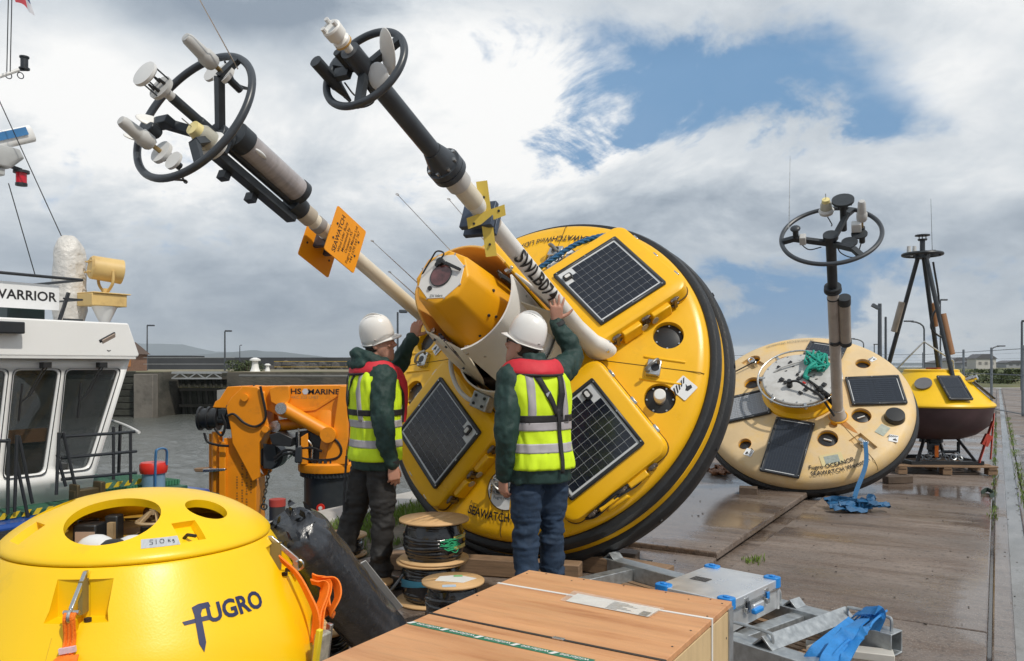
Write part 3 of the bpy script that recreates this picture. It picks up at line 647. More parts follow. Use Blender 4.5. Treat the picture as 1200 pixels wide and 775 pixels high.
for zz in (.55, 1.03): mb = MB(); mb.bar((fx(168, 60), 60, top + zz), (fx(275, 60), 60, top + zz), .04, .04); mb.build('rail', steel_far, g)
mb = MB(); mb.bar((fx(280, 50.5), 50.5, fz(440.5, 50.5)), (fx(420, 50.5), 50.5, fz(441, 50.5)), .14, .14); o = mb.build('pipe', mat('dull pipe', (.15, .15, .14), .6), bevel=.04); tag(o, 'grey horizontal pipe along the edge of the far quay', 'pipe')
mb = MB(); mb.box((fx(330, 50.8), 50.8, -1.0), (fx(420, 50.8) - fx(278, 50.8), 1.4, fz(446, 50.8) * 2 - .6 + 1.4)); o = mb.build('pontoon', mat('pale pontoon concrete', (.26, .25, .23), .7, var=.25, scale=1), smooth=0); tag(o, 'low pale landing stage at the foot of the far quay', 'landing stage')

# ------------------------------------------------------------------ the work boat lying along the quay
BM = frame(V((0, 0, 0)), E1, -E2, UP)                # local x along the quay, y out over the water
BI = BM.inverted()
def BP(px, py, t): return BI @ onT(px, py, t)
def roundpoly(p, r, n=4):
    o = []; N = len(p); p = [V((a[0], a[1])) for a in p]
    for i in range(N):
        a, b, c = p[i - 1], p[i], p[(i + 1) % N]; u = (a - b).normalized() * r; v = (c - b).normalized() * r
        for k in range(n + 1): t = k / n; o.append(tuple((b + u) * (1 - t) ** 2 + b * 2 * t * (1 - t) + (b + v) * t * t))
    return o
def off(p, d):
    cx = sum(a[0] for a in p) / len(p); cy = sum(a[1] for a in p) / len(p)
    return [(a[0] + math.copysign(d, a[0] - cx), a[1] + math.copysign(d, a[1] - cy)) for a in p]
boat = thing('work_boat', 'white and blue work boat with raked wheelhouse moored along the quay', 'boat', BM)
mb = MB(); mb.prism([(-6, 6.62), (4.9, 6.62), (5.3, 6.8), (5.3, 9.7), (4.9, 10), (-6, 10)], 2.3, Matrix.Translation((0, 0, -2.05)))
mb.prism([(5.0, 6.15), (12.2, 6.15), (13.2, 7.5), (12.2, 8.9), (5.0, 8.9)], 1.15, Matrix.Translation((0, 0, -2.08))); mb.build('hull', hull_blue, boat, bevel=.03)
mb = MB(); mb.prism([(-6, 6.86), (4.8, 6.86), (5.16, 6.98), (5.16, 9.6), (4.8, 9.85), (-6, 9.85)], .035, Matrix.Translation((0, 0, .252))); mb.build('deck', deck_green, boat)
mb = MB(); mb.prism([(5.36, 6.3), (12.1, 6.3), (12.9, 7.5), (12.1, 8.75), (5.36, 8.75)], .03, Matrix.Translation((0, 0, -.93))); mb.build('foredeck', deck_green, boat)
mb = MB(); 
for k in range(26): mb.box((4.32 + .033 * k, 7.6, .315), (.012, 1.0, .05))
for k in range(9): mb.box((4.74, 7.12 + .12 * k, .315), (.86, .012, .045))
o = mb.build('grating', mat('green grating', (.05, .20, .11), .5), boat, smooth=0); o['kind'] = 'stuff'
mb = MB(); mb.tube([(-6, 6.60, .14), (4.88, 6.60, .14), (5.33, 6.78, .14), (5.33, 8, .20)], .07, 8); mb.build('rubbing_strake', rubber, boat)
haz = mat('hazard stripe', (.62, .44, .02), .5)
def hazard(a, b, n, parent):
    for k in range(n): 
        mb = MB(); d = (V(b) - V(a)) / n; p = V(a) + d * k; mb.add([p, p + d * .5, p + d * .9 + UP * .05, p + d * .4 + UP * .05], [(0, 1, 2, 3)]); o = mb.build('stripe', haz, parent, smooth=0)
        o.modifiers.new('s', 'SOLIDIFY').thickness = .004
hazard((3.2, 6.80, .262), (4.0, 6.80, .262), 9, boat); hazard((4.35, 7.12, .345), (5.0, 7.12, .345), 6, boat)
# wheelhouse
WY = 7.2; FM = frame(V((0, WY, 0)), V((1, 0, 0)), UP, V((0, -1, 0)))
wins = [[(2.65, .55), (3.06, .55), (3.14, 1.455), (2.73, 1.455)], [(3.10, .55), (3.44, .55), (3.54, 1.455), (3.16, 1.455)], [(3.515, .55), (3.85, .55), (3.985, 1.455), (3.60, 1.455)], [(3.955, .55), (4.25, .55), (4.555, 1.455), (4.045, 1.455)]]
vs, fs = plate_geo([(-3, .27), (4.27, .27), (4.30, .45), (4.665, 1.565), (-3, 1.565)], [roundpoly(q, .055) for q in wins], .05)
mb = MB(); mb.add([FM @ v for v in vs], fs); wh = mb.build('wheelhouse_wall', boat_white, boat, smooth=30)
for q in wins:
    vs, fs = plate_geo(roundpoly(off(q, .012), .06), [roundpoly(off(q, -.014), .05)], .03); mb = MB(); mb.add([FM @ (v + V((0, 0, .024))) for v in vs], fs); wf = mb.build('window', rail_black, boat)
    mb = MB(); mb.prism(roundpoly(off(q, -.004), .05), .012, FM @ Matrix.Translation((0, 0, -.012))); mb.build('pane', glass_dark, wf)
    (xa, za), (xb, zb) = q[3], q[2]; px_ = xa * .45 + xb * .55; mb = MB()      # wiper: motor, arms, blade
    mb.box((px_ + .03, WY - .06, 1.50), (.07, .07, .05)); mb.bar((px_ + .02, WY - .06, 1.49), (px_ - .12, WY - .055, 1.23), .012, .01); mb.bar((px_ + .05, WY - .06, 1.49), (px_ - .10, WY - .055, 1.23), .008, .008); mb.bar((px_ - .16, WY - .05, 1.34), (px_ - .19, WY - .05, 1.02), .010, .014); mb.bar((px_ - .11, WY - .055, 1.23), (px_ - .175, WY - .055, 1.18), .012, .01); mb.build('wiper', black, wf)
mb = MB(); mb.prism([(4.25, .27), (4.30, .45), (4.665, 1.565), (4.62, 1.565), (4.25, .45), (4.2, .27)], .5, frame(V((0, 9.75, 0)), V((1, 0, 0)), UP, V((0, -1, 0)))); mb.box((4.24, 8.5, .42), (.05, 2.1, .3)); mb.prism([(4.62, 1.565), (4.665, 1.565), (4.60, 1.36), (4.555, 1.36)], 2.0, frame(V((0, 9.3, 0)), V((1, 0, 0)), UP, V((0, -1, 0)))); mb.build('front_wall', boat_white, boat)
mb = MB(); mb.add([(4.27, 7.3, .55), (4.27, 9.2, .55), (4.56, 9.2, 1.4), (4.56, 7.3, 1.4)], [(0, 1, 2, 3)]); o = mb.build('front_pane', glass_dark, boat); o.modifiers.new('s', 'SOLIDIFY').thickness = .01
mb = MB(); mb.box((.6, 9.75, .9), (7.3, .05, 1.3)); mb.box((.6, 8.5, .29), (7.3, 2.4, .04)); mb.box((1.6, 8.6, .9), (.04, 2.0, 1.26)); mb.build('cabin_lining', wood_int, boat)
mb = MB(); mb.box((3.55, 7.75, .62), (1.2, .45, .34)); mb.box((2.7, 8.2, .72), (.5, .5, .8)); mb.box((3.2, 8.3, .75), (.45, .12, .6)); mb.build('console', interior, boat, bevel=.02)
mb = MB(); mb.box((3.95, 8.1, .62), (.28, .3, .3)); mb.box((4.1, 7.9, .75), (.06, .3, .25)); mb.build('seat', mat('blue seat', (.10, .22, .30), .7), boat, bevel=.03)
mb = MB(); mb.box((3.6, 7.5, .86), (1.1, .05, .12)); mb.build('wood_shelf', wood_int, boat)
mb = MB(); mb.prism([(-3, 1.575), (4.70, 1.575), (4.715, 1.60), (4.60, 1.90), (-3, 1.90)], 2.75, frame(V((0, 9.85, 0)), V((1, 0, 0)), UP, V((0, -1, 0)))); mb.build('roof', boat_white, boat, bevel=.015)
mb = MB(); mb.box((.8, 7.13, 1.568), (7.75, .06, .02)); mb.build('drip_rail', light_grey, boat)
# things on the roof
p = BP(10, 377, -7.05); mb = MB(); mb.box((p.x - .2, 7.08, BP(10, 384, -7.05).z), (.62, .16, .10)); mb.build('light_bar', rail_black, boat, bevel=.01)
T = -7.42; a = BP(0, 329, T); b = BP(68.7, 335, T); b2 = BP(68.7, 364, T); hs = b.z - b2.z
sg = None; mb = MB(); mb.box((b.x - .55, 7.42, (b.z + b2.z) / 2), (1.1, .02, hs)); sg = mb.build('name_board', sign_white, boat)
mb = MB(); e = BP(65.8, 350, T).x; tv, tf = text_geo('WARRIOR', 1, .02); tw = max(v[0] for v in tv); s_ = .118
wx = (e - BP(-12, 350, T).x) / 2; cx_ = (e + BP(-12, 350, T).x) / 2
mb.add([(cx_ + v[0] / tw * wx, 7.408, (b.z + b2.z) / 2 + .0 + v[1] * s_) for v in tv], tf); mb.build('lettering', ink, sg, smooth=0)
mb = MB(); q0, q1 = BP(9, 362, -7.6), BP(53, 384, -7.6); mb.box(((q0.x + q1.x) / 2, 7.75, 1.98), (q1.x - q0.x, .3, .2)); mb.build('vent_box', mat('dark green box', (.012, .03, .03), .4), boat, bevel=.01)
mb = MB(); z1 = BP(94, 329, T).z; xr = BP(92, 350, T).x; xl = 2.3
mb.tube([(xl, 7.36, z1), (xr, 7.36, z1), (xr, 8.4, z1)], .014, 8); mb.build('top_rail', rail_black, boat)
for xx in (xr, BP(77, 350, T).x, BP(36, 350, T).x, 2.5): mb = MB(); mb.bar((xx, 7.36, 1.9), (xx, 7.36, z1), .028, .028); mb.build('rail_post', rail_black, boat)
mb = MB(); mb.bar((BP(65, 383, T).x, 7.36, 1.9), (BP(76, 350, T).x, 7.36, z1 - .13), .026, .026); mb.build('rail_brace', rail_black, boat)
for py in (351, 375): mb = MB(); zz = BP(80, py, T).z; mb.tube([(BP(70, py, T).x, 7.36, zz), (xr, 7.36, zz), (xr, 8.4, zz)], .010, 6); mb.build('mid_rail', rail_black, boat)
# searchlight
s0 = BP(124, 316, -7.7); K = s0.y / 7.7 * .00765; g = None
mb = MB(); c = V((s0.x, 7.7, s0.z)); ax = V((.93, -.30, -.10)).normalized(); X, Y_, Z_ = basis(ax)
mb.lathe([(0, -.15), (.10, -.15), (.118, -.13), (.122, .10), (.125, .15), (.11, .155), (.105, .13), (0, .12)], 26, frame(c, X, Y_, ax)); sl_ = mb.build('searchlight', searchlight_tan, boat)
for k in range(4): 
    mb = MB(); a = PI / 4 + k * PI / 2; q = c - ax * .15 + X * .075 * math.cos(a) + Y_ * .075 * math.sin(a); mb.torus(q - ax * .01, Y_, .022, .006, 12, 5); mb.build('vent_loop', searchlight_tan, sl_)
mb = MB(); zb = BP(120, 345, -7.7).z
mb.tube(spline([c + V((0, -.13, -.02)), c + V((0, -.12, -.14)), V((c.x, 7.66, zb + .03))]), .015, 6); mb.tube(spline([c + V((0, .13, -.02)), c + V((0, .12, -.14)), V((c.x, 7.74, zb + .03))]), .015, 6); mb.cyl((c.x, 7.7, zb), (c.x, 7.7, zb + .06), .03, n=10); mb.build('yoke', searchlight_tan, sl_)
mb = MB(); x0_, x1_ = BP(99, 350, -7.7).x, BP(140, 350, -7.7).x; mb.box(((x0_ + x1_) / 2, 7.7, zb - .065), (x1_ - x0_, .26, .12)); mb.box(((x0_ + x1_) / 2 + .02, 7.7, zb + .003), (x1_ - x0_ + .03, .30, .012)); mb.build('lamp_base', searchlight_tan, boat, bevel=.006)
mb = MB(); mb.cyl((x1_ - .16, 7.7, 1.9), (x1_ - .16, 7.7, zb - .125), .035, .12, 20); mb.build('pedestal', boat_white, boat)
mb = MB(); p = BP(126, 399, -7.12); M_ = Matrix.Rotation(-.5, 3, 'Y') @ Matrix.Rotation(.5, 3, 'X'); mb.box((p.x, 7.12, p.z), (.17, .02, .10), M_); mb.box((p.x - .03, 7.14, p.z - .05), (.15, .05, .03), M_); fl = mb.build('floodlight', rail_black, boat)
mb = MB(); mb.box((p.x + .004, 7.105, p.z + .002), (.14, .012, .075), M_); mb.build('lens', mat('lamp lens', (.45, .36, .30), .25), fl)
mb = MB(); mb.tube(spline([(p.x - .05, 7.12, p.z - .06), (p.x, 7.1, p.z - .10), (p.x + .06, 7.12, p.z - .06)]), .005, 5); mb.build('cable', hose, fl)
# wrapped radome on the roof
wrap = mat('grey white plastic wrap', (.60, .58, .55), .35, var=.12, scale=14, bump=.8, bscale=16, bdist=.03)
mb = MB(); p0 = BP(81, 380, -8.0); pr_ = [(0, 0), (.17, 0), (.165, .3), (.15, .5), (.155, .66), (.14, .78), (.09, .87), (.05, .9), (0, .91)]
mb.lathe(pr_, 40, Matrix.Translation((p0.x, 8.0, 1.9))); o = mb.build('wrapped_radome', wrap, boat, smooth=80); realise(o, [('SUBSURF', dict(levels=1))]); wrinkle(o.data, .03, 7, 2.0, stretch=(1, 1, .5))
# radar scanner, side lamp, spar, flag and stays on the mast off to the left
mb = MB(); p = BP(30, 158, -8.3); q = BP(-60, 178, -8.3); d = (p - q).normalized(); p = p + d * .06
X_, Y2, Z2 = basis(d, (0, 0, 1)); mb.loft([(q, X_ * .05, Y2 * .085), (p, X_ * .05, Y2 * .085)], 18, 2.6); rs = mb.build('radar_scanner', boat_white, boat)
mb = MB(); mb.add([v for v in [q - X_ * .02 - UP * .0, p - X_ * .02]] , []); 
mb = MB(); mb.bar(q + UP * .035 + E1 * 0 + V((0, -.052, 0)), p + UP * .035 + V((0, -.052, 0)) - d * .08, .075, .03, (0, 1, 0)); mb.build('blue_strip', mat('radar blue', (.05, .19, .42), .4), rs)
mb = MB(); c = BP(5, 183, -8.3); mb.loft([(c + V((-.2, 0, .08)), V((.32, 0, 0)), V((0, .1, 0))), (c + V((-.2, 0, 0)), V((.36, 0, 0)), V((0, .12, 0))), (c + V((-.24, 0, -.12)), V((.28, 0, 0)), V((0, .1, 0)))], 16, 5); mb.box(c + V((-.2, 0, -.17)), (.36, .12, .07)); mb.build('radar_gearbox', mat('grey casting', (.42, .43, .43), .5, var=.15), boat, bevel=.01)
mb = MB(); c = BP(25, 209, -8.3); mb.cyl(c + UP * .055, c - UP * .055, .05, n=14); sl2 = mb.build('side_lamp', mat('red lamp glass', (.55, .012, .03), .2, var=.05), boat)
mb = MB(); mb.cyl(c + UP * .05, c + UP * .075, .075, n=14); mb.cyl(c - UP * .05, c - UP * .075, .055, n=14); mb.bar(c + UP * .08, c + V((-.5, 0, .16)), .03, .03); mb.build('lamp_guard', rail_black, sl2)
mb = MB(); a = BP(22, 82, -8.3); b = BP(-30, 100, -8.3); mb.tube([b, a], .018, 8); sp_ = mb.build('spar', light_grey, boat)
mb = MB(); c = BP(28.5, 74, -8.3); mb.cyl(c - UP * .06, c + UP * .06, .035, n=12); mb.cyl(c + UP * .05, c + UP * .065, .045, n=12); mb.cyl(c - UP * .065, c - UP * .05, .05, n=12); mb.bar(a, c - UP * .07, .02, .02); mb.build('mast_lamp', dark_metal, sp_)
for q in ((10, 84), (24, 84)): mb = MB(); mb.torus(BP(q[0], q[1], -8.3) - UP * .04, (0, 1, 0), .03, .005, 14, 5); mb.build('ring', dark_metal, sp_)
fm = MB(); n = 10
a, b, c, d = BP(12, -30, -8.3), BP(20, 2, -8.3), BP(42, 19, -8.3), BP(32, -16, -8.3); 
for i in range(n + 1):
    for j in range(n + 1):
        u, v = i / n, j / n; q = a * (1 - u) * (1 - v) + b * u * (1 - v) + c * u * v + d * (1 - u) * v; fm.v.append(q + V((0, .03 * math.sin(v * 7 + u * 2), .01 * math.sin(v * 9))))
for i in range(n):
    for j in range(n): fm.f.append((i * (n + 1) + j, (i + 1) * (n + 1) + j, (i + 1) * (n + 1) + j + 1, i * (n + 1) + j + 1)); fm.mi.append(1 if (3 <= i <= 5 and 2 < j < 6) or (i > 5 and j < 5) else (2 if j >= 6 and i < 6 else 0))
o = fm.build('flag', [mat('flag white', (.62, .63, .68), .8, var=.1), mat('flag red', (.52, .07, .09), .8), mat('flag blue', (.08, .10, .24), .8)], None); o.matrix_world = BM; tag(o, 'small red white and blue flag flying from the boat mast', 'flag')
def wire(a, b, r=.005, name='stay', lab=None): mb = MB(); mb.tube([a, b], r, 5); return mb.build(name, hose, boat)
for (x0_, y0_), (x1_, y1_) in (((-20, 76), (79, 292)), ((10, 215), (41, 322)), ((10, -10), (8, 84)), ((14, -6), (12, 84))): wire(BP(x0_, y0_, -8.2), BP(x1_, y1_, -8.0))
# deck rails and ladders
T = -6.78
def rails(lst, r=.015, name='handrail'):
    for l in lst: mb = MB(); mb.tube([BP(x, y, T - dt) for x, y, dt in l], r, 8); mb.build(name, rail_black, boat)
rails([[(-20, 517, 0), (12, 517, 0)], [(10, 514, 0), (9, 603, 0)], [(20, 510, 0), (17, 600, 0)], [(22, 511, 0), (38, 590, 0)], [(19, 540, 0), (33, 607, 0)], [(74, 507, 0), (88, 570, 0)], [(69, 507, 0), (66, 580, 0)], [(67, 533, 0), (77, 570, 0)], [(72, 512, .05), (134, 508, .05), (158, 506, .05)], [(72, 537, .05), (160, 529, .05)], [(72, 562, .05), (160, 554, .05)], [(133, 500, .05), (133, 562, .05)], [(153, 505, .05), (153, 566, .05)]], .014)
rails([[(141, 498, .7), (139, 556, .7)]], .016, 'rail_post')
mb = MB(); mb.tube(spline([BP(127, 493, T - .9), BP(134, 494, T - .8), BP(150, 500, T - .4), BP(163, 507, T - .05)]), .014, 8); mb.build('top_rail', light_grey, boat)
mb = MB(); q = BP(100, 585, -6.75); mb.box((q.x, 6.75, .33), (.24, .10, .20)); mb.box((q.x - .1, 6.74, .36), (.03, .13, .24)); mb.box((q.x + .12, 6.74, .37), (.05, .12, .22)); mb.build('mooring_bitts', mat('worn brass black', (.08, .06, .03), .5, .5, var=.5), boat, bevel=.01)
# fuel-can like canister on the foredeck
p = BP(180, 569, -7.0); g = thing('gas_canister', 'red topped blue canister with a hoop handle on the boat deck', 'canister', BM @ Matrix.Translation((p.x, 7.0, p.z)))
mb = MB(); mb.lathe([(0, -.32), (.105, -.32), (.105, .125), (0, .125)], 24); mb.build('body', mat('faded blue canister', (.16, .27, .36), .5, var=.2, scale=6), g)
mb = MB(); mb.lathe([(0, .122), (.118, .122), (.128, .15), (.128, .205), (.115, .225), (0, .23)], 24); mb.build('lid', red_paint, g)
mb = MB(); mb.tube(spline([(-.06, -.11, -.1), (-.06, -.12, .3), (-.035, -.12, .36), (.035, -.12, .36), (.06, -.12, .32), (.062, -.11, .2)], 5), .016, 8, flat=.6); mb.build('handle', mat('blue hoop', (.04, .15, .32), .4), g)

# ------------------------------------------------------------------ orange deck crane
CY = 10.0; KP = CY / F
crane = thing('deck_crane', 'orange knuckle boom crane on a black pedestal beside the quay', 'crane', at(385, 600, CY))
CI = crane.matrix_world.inverted() if False else Matrix.Translation(-at(385, 600, CY))
def cp(px, py, dy=0.0): p = CI @ at(px, py, CY); return V((p.x, dy, p.z))
def cplate(name, poly, y0, y1, m=None, parent=crane, bevel=.008, mb=None):
    mb = MB(); q = [cp(*p) for p in poly]; q = [(v.x, v.z) for v in q]; mb.prism(q, y1 - y0, frame(V((0, y1, 0)), V((1, 0, 0)), UP, V((0, -1, 0)))); return mb.build(name, m or orange, parent, bevel=bevel)
mb = MB(); z = lambda py: cp(385, py).z
mb.lathe([(0, -1.2), (.30, -1.2), (.30, z(556)), (0, z(556))], 40); mb.build('pedestal', mat('black pedestal paint', (.022, .026, .03), .4, var=.3, scale=4, dirt_or_sheen=(.07, .07, .07), dscale=3, damt=.5), crane)
mb = MB(); mb.lathe([(0, z(557)), (.335, z(557)), (.34, z(551)), (0, z(551))], 48); 
for k in range(48): a = 2 * PI * k / 48; mb.box((.338 * math.cos(a), .338 * math.sin(a), z(554)), (.02, .018, .05), Matrix.Rotation(a, 3, 'Z'))
mb.build('slew_gear', dark_metal, crane)
mb = MB(); mb.lathe([(0, z(551)), (.365, z(551)), (.372, z(549)), (.372, z(542)), (.35, z(540)), (0, z(540))], 48); mb.build('slew_ring', orange, crane)
for k in range(14):
    a = -PI * .95 + PI * .9 * k / 13; mb = MB(); mb.box((.30 * math.cos(a), .30 * math.sin(a), z(538)), (.035, .035, .04), Matrix.Rotation(a, 3, 'Z')); mb.build('bolt', dark_metal, crane)
mb = MB(); mb.lathe([(0, z(541)), (.25, z(541)), (.24, z(500)), (.18, z(480)), (0, z(480))], 32); mb.build('column', orange, crane)
cplate('column_plate', [(386, 541), (413, 541), (413, 452), (404, 452), (397, 500)], -.30, -.22); cplate('column_plate', [(386, 541), (413, 541), (413, 452), (404, 452), (397, 500)], .18, .26)
cplate('column_rib', [(360, 541), (368, 541), (368, 505), (360, 510)], -.31, -.25)
cplate('main_boom', [(297, 455), (300, 452.5), (412, 451), (412, 470), (398, 492), (336, 489), (322, 482), (300, 474)], -.17, .17)
cplate('boom_stiffener', [(345, 488), (352, 479), (372, 477), (398, 462), (398, 465), (374, 480), (354, 482), (349, 488)], -.185, -.168, bevel=.002)
cplate('knuckle_lug', [(322, 455), (332, 452), (345, 452), (346, 466), (341, 477), (331, 474), (324, 470)], -.24, -.17); cplate('knuckle_lug', [(322, 455), (332, 452), (345, 452), (346, 466), (341, 477), (331, 474), (324, 470)], .17, .24)
for nm, a, b, r in (('lift_cylinder', (339, 477), (392, 507), .085), ('fold_cylinder', (326, 499), (368, 494), .075)):
    mb = MB(); mb.cyl(cp(*a, -.27 if nm[0] == 'l' else -.05), cp(*b, -.27 if nm[0] == 'l' else -.05), r, n=20); hc = mb.build(nm, orange, crane)
    mb = MB(); p = cp(*b, -.27 if nm[0] == 'l' else -.05); mb.cyl(p + V((0, -.1, 0)), p + V((0, .1, 0)), .095, n=18); mb.build('cylinder_eye', orange, hc)
    mb = MB(); p = cp(*a, -.27 if nm[0] == 'l' else -.05); mb.cyl(p + V((0, -.1, 0)), p + V((0, .1, 0)), .07, n=18); mb.build('cylinder_pin', steel, hc)
kn = [(274, 476), (279, 466), (287, 458), (293, 452), (309, 453), (318, 460), (319, 486), (323, 500), (312, 516), (312, 556), (304, 561), (296, 545), (281, 517), (279, 500)]
cplate('knuckle_plate', kn, -.27, -.22); cplate('knuckle_plate', kn, .20, .25)
cplate('knuckle_core', [(276, 478), (290, 456), (316, 458), (316, 500), (304, 530), (284, 515)], -.2, .19)
cplate('boom_head', [(255, 477), (258, 470), (263, 467), (272, 453), (292, 452), (286, 462), (276, 478)], -.17, .17)
cplate('outer_boom', [(268.5, 512), (282, 512), (300, 555), (306, 560), (306, 640), (268.5, 640)], -.19, .17)
cplate('boom_flange', [(264.5, 516), (272, 516), (272, 640), (264.5, 640)], -.235, -.19); 
mb = MB(); mb.cyl(cp(258, 505, -.1), cp(258, 640, -.1), .065, n=16); mb.build('extension_cylinder', orange, crane)
mb = MB(); mb.cyl(cp(249.5, 508, -.02), cp(249.5, 640, -.02), .04, n=14); mb.build('extension_cylinder', orange, crane)
cplate('clamp_bracket', [(246, 547), (272, 546), (272, 549), (246, 551)], -.24, -.02, steel)
cplate('clamp_tip', [(234, 547), (250, 546), (250, 551), (236, 551)], -.20, -.08, timber)
for q, r in (((296, 465), .045), ((319.5, 501), .042)):
    mb = MB(); p = cp(*q); mb.cyl(V((p.x, -.31, p.z)), V((p.x, .28, p.z)), r, n=16); mb.build('pivot_pin', orange, crane)
mb = MB(); mb.cyl(cp(239, 490, -.1), cp(258, 490, -.1), .125, n=24); wi = mb.build('winch_drum', black, crane)
for x in (238, 248, 258): mb = MB(); mb.cyl(cp(x, 490, -.1), cp(x + 2.4, 490, -.1), .148, n=24); mb.build('flange', black, wi)
mb = MB(); mb.cyl(cp(258, 491, -.1), cp(273, 491, -.1), .075, n=16); mb.box(cp(266, 484, -.1), (.1, .16, .12)); mb.box(cp(274, 488, -.14), (.06, .1, .3)); mb.build('winch_motor', dark_metal, wi, bevel=.008)
for h_ in ([(250, 505), (254, 515), (266, 519), (278, 520)], [(276, 486), (284, 484), (296, 494), (308, 498), (318, 492), (320, 482), (316, 462), (314, 452)], [(262, 500), (270, 508), (274, 496), (270, 484)], [(380, 508), (398, 512), (406, 524), (400, 534), (376, 536), (356, 532)], [(352, 532), (356, 524), (372, 522), (384, 526)], [(330, 538), (340, 530), (352, 528)], [(330, 534), (342, 525), (356, 526)]):
    mb = MB(); mb.tube(spline([cp(*p, -.30) for p in h_]), .016, 7); mb.build('hydraulic_hose', hose, crane)
for h_ in ([(357, 500), (357, 528)], [(364, 510), (372, 520), (372, 536)], [(344, 535), (352, 528), (360, 520)]): mb = MB(); mb.tube(spline([cp(*p, -.28) for p in h_]), .012, 6); mb.build('grey_hose', steel, crane)
cplate('control_box', [(324, 507), (336, 504), (351, 511), (349, 521), (328, 519)], -.32, -.05, black); cplate('valve_block', [(355, 522), (362, 520), (362, 538), (354, 538)], -.36, -.2, dark_metal)
cplate('motor_case', [(352, 505), (366, 503), (384, 511), (384, 540), (352, 540)], -.24, .2, black)
mb = MB(); mb.cyl(cp(322, 534, -.17), cp(322, 534, .06), .15, n=26); mb.build('sheave_block', mat('greasy sheave', (.035, .035, .036), .45, .4, var=.3), crane)
cplate('block_cheek', [(314, 518), (328, 520), (331, 540), (325, 548), (314, 547)], -.2, -.175, dark_metal)
mb = MB()
pts = [cp(318.5 - k * .75, 551 + k * 4.2, -.12) for k in range(11)]
for k in range(10): 
    d = (pts[k + 1] - pts[k]); x, y, zz = basis(d, (0, 1, 0) if k % 2 else (1, 0, 0)); q = [pts[k] + d * .5 + d * .75 * math.cos(2 * PI * i / 10) + x * .018 * math.sin(2 * PI * i / 10) for i in range(10)]; mb.tube(q, .007, 5, closed=True)
mb.build('hook_chain', mat('greasy chain', (.12, .11, .10), .4, .7, var=.3), crane)
mb = MB(); mb.torus(cp(313, 592, -.12), (0, 1, 0), .035, .011, 16, 6); mb.build('hook', dark_metal, crane)
fnt = lambda x0_, y0_, s: (lambda u, v: cp(x0_, y0_, -.1735) + V((u * s, 0, v * s)))
mb = MB(); mb.text('HS', .092, lambda u, v: cp(351, 458.5, -.1735) + V((u * 1.25, 0, v)), .022); mb.text('MARINE', .090, lambda u, v: cp(383, 459, -.1735) + V((u * 1.22, 0, v)), .022); mb.build('lettering', ink, crane, smooth=0)
mb = MB(); mb.text('AKC 325 LHE3', .055, lambda u, v: cp(361, 465, -.1735) + V((u, 0, v)), .0); mb.build('faint_lettering', mat('faint grey print', (.45, .28, .10), .5), crane, smooth=0)
mb = MB(); mb.cyl(cp(362, 458.5, -.170), cp(362, 458.5, -.1745), .040, n=6); mb.build('maker_emblem', mat('pale blue emblem', (.50, .53, .58), .5), crane)
mb = MB()
for k, (x, l) in enumerate(((284, 46), (290, 70), (295, 60), (300, 34))):
    for i in range(int(l / 3.1)):
        if (i * 7 + k * 3) % 6 == 0: continue
        p = cp(x, 535 + (3 - k) * 3 + i * 3.1 + (70 - l) * .4, -.1925); mb.box(p, (.016 + .008 * ((i * 5 + k) % 3 == 0), .002, .018))
mb.build('rating_print', mat('brown print', (.30, .12, .02), .6), crane, smooth=0)
mb = MB(); mb.cyl(cp(383, 590, -.31), cp(383, 590, -.335), .05, n=18); v_ = mb.build('red_valve', red_paint, crane); mb = MB(); mb.cyl(cp(383, 590, -.335), cp(383, 590, -.345), .022, n=14); mb.build('valve_hub', light_grey, v_)
mb = MB(); mb.torus(cp(383, 601, -.31), (0, 1, 0), .09, .014, 20, 6); mb.build('ring_handle', rust, crane)
mb = MB(); mb.cyl(at(325, 592, 7.6), at(325, 615, 7.6), .075, n=20); o = mb.build('bollard', mat('dark bollard', (.03, .03, .032), .5), None); mb = MB(); mb.cyl(at(325, 585, 7.6) , at(325, 593, 7.6), .078, n=20); mb.build('cap', mat('faded red cap', (.35, .04, .03), .5), o); tag(o, 'short dark bollard with red top on the quay edge', 'bollard')

# ------------------------------------------------------------------ shared buoy builders (local z = buoy axis)
Z = V((0, 0, 1))
def buoy_frame(c, yaw, el):
    ax = V((math.cos(el) * math.sin(yaw), -math.cos(el) * math.cos(yaw), math.sin(el))); u = Z.cross(ax).normalized(); v = ax.cross(u)
    return frame(V(c) + UP * CAMZ, u, v, ax)
def pol(r, deg, z=0.0): a = R_(deg); return V((r * math.cos(a), r * math.sin(a), z))
class Deck:
    """conical deck: height h0 at radius r0, falling sl per metre"""
    def __init__(s, h0, r0, sl): s.h0, s.r0, s.sl = h0, r0, sl
    def h(s, r): return s.h0 - s.sl * (r - s.r0)
    def p(s, r, deg, dh=0.0): return pol(r, deg, s.h(r) + dh)
    def M(s, r, deg, dh=0.0):
        d = V((math.cos(R_(deg)), math.sin(R_(deg)), -s.sl)).normalized(); y = V((-math.sin(R_(deg)), math.cos(R_(deg)), 0)); n = d.cross(y)
        return frame(s.p(r, deg) + n * dh, d, y, n)
    def txt(s, r0, deg0, dh=.004, sx=1.0):
        return lambda x, y: s.p(r0 - y, deg0 + math.degrees(x * sx / r0), dh)
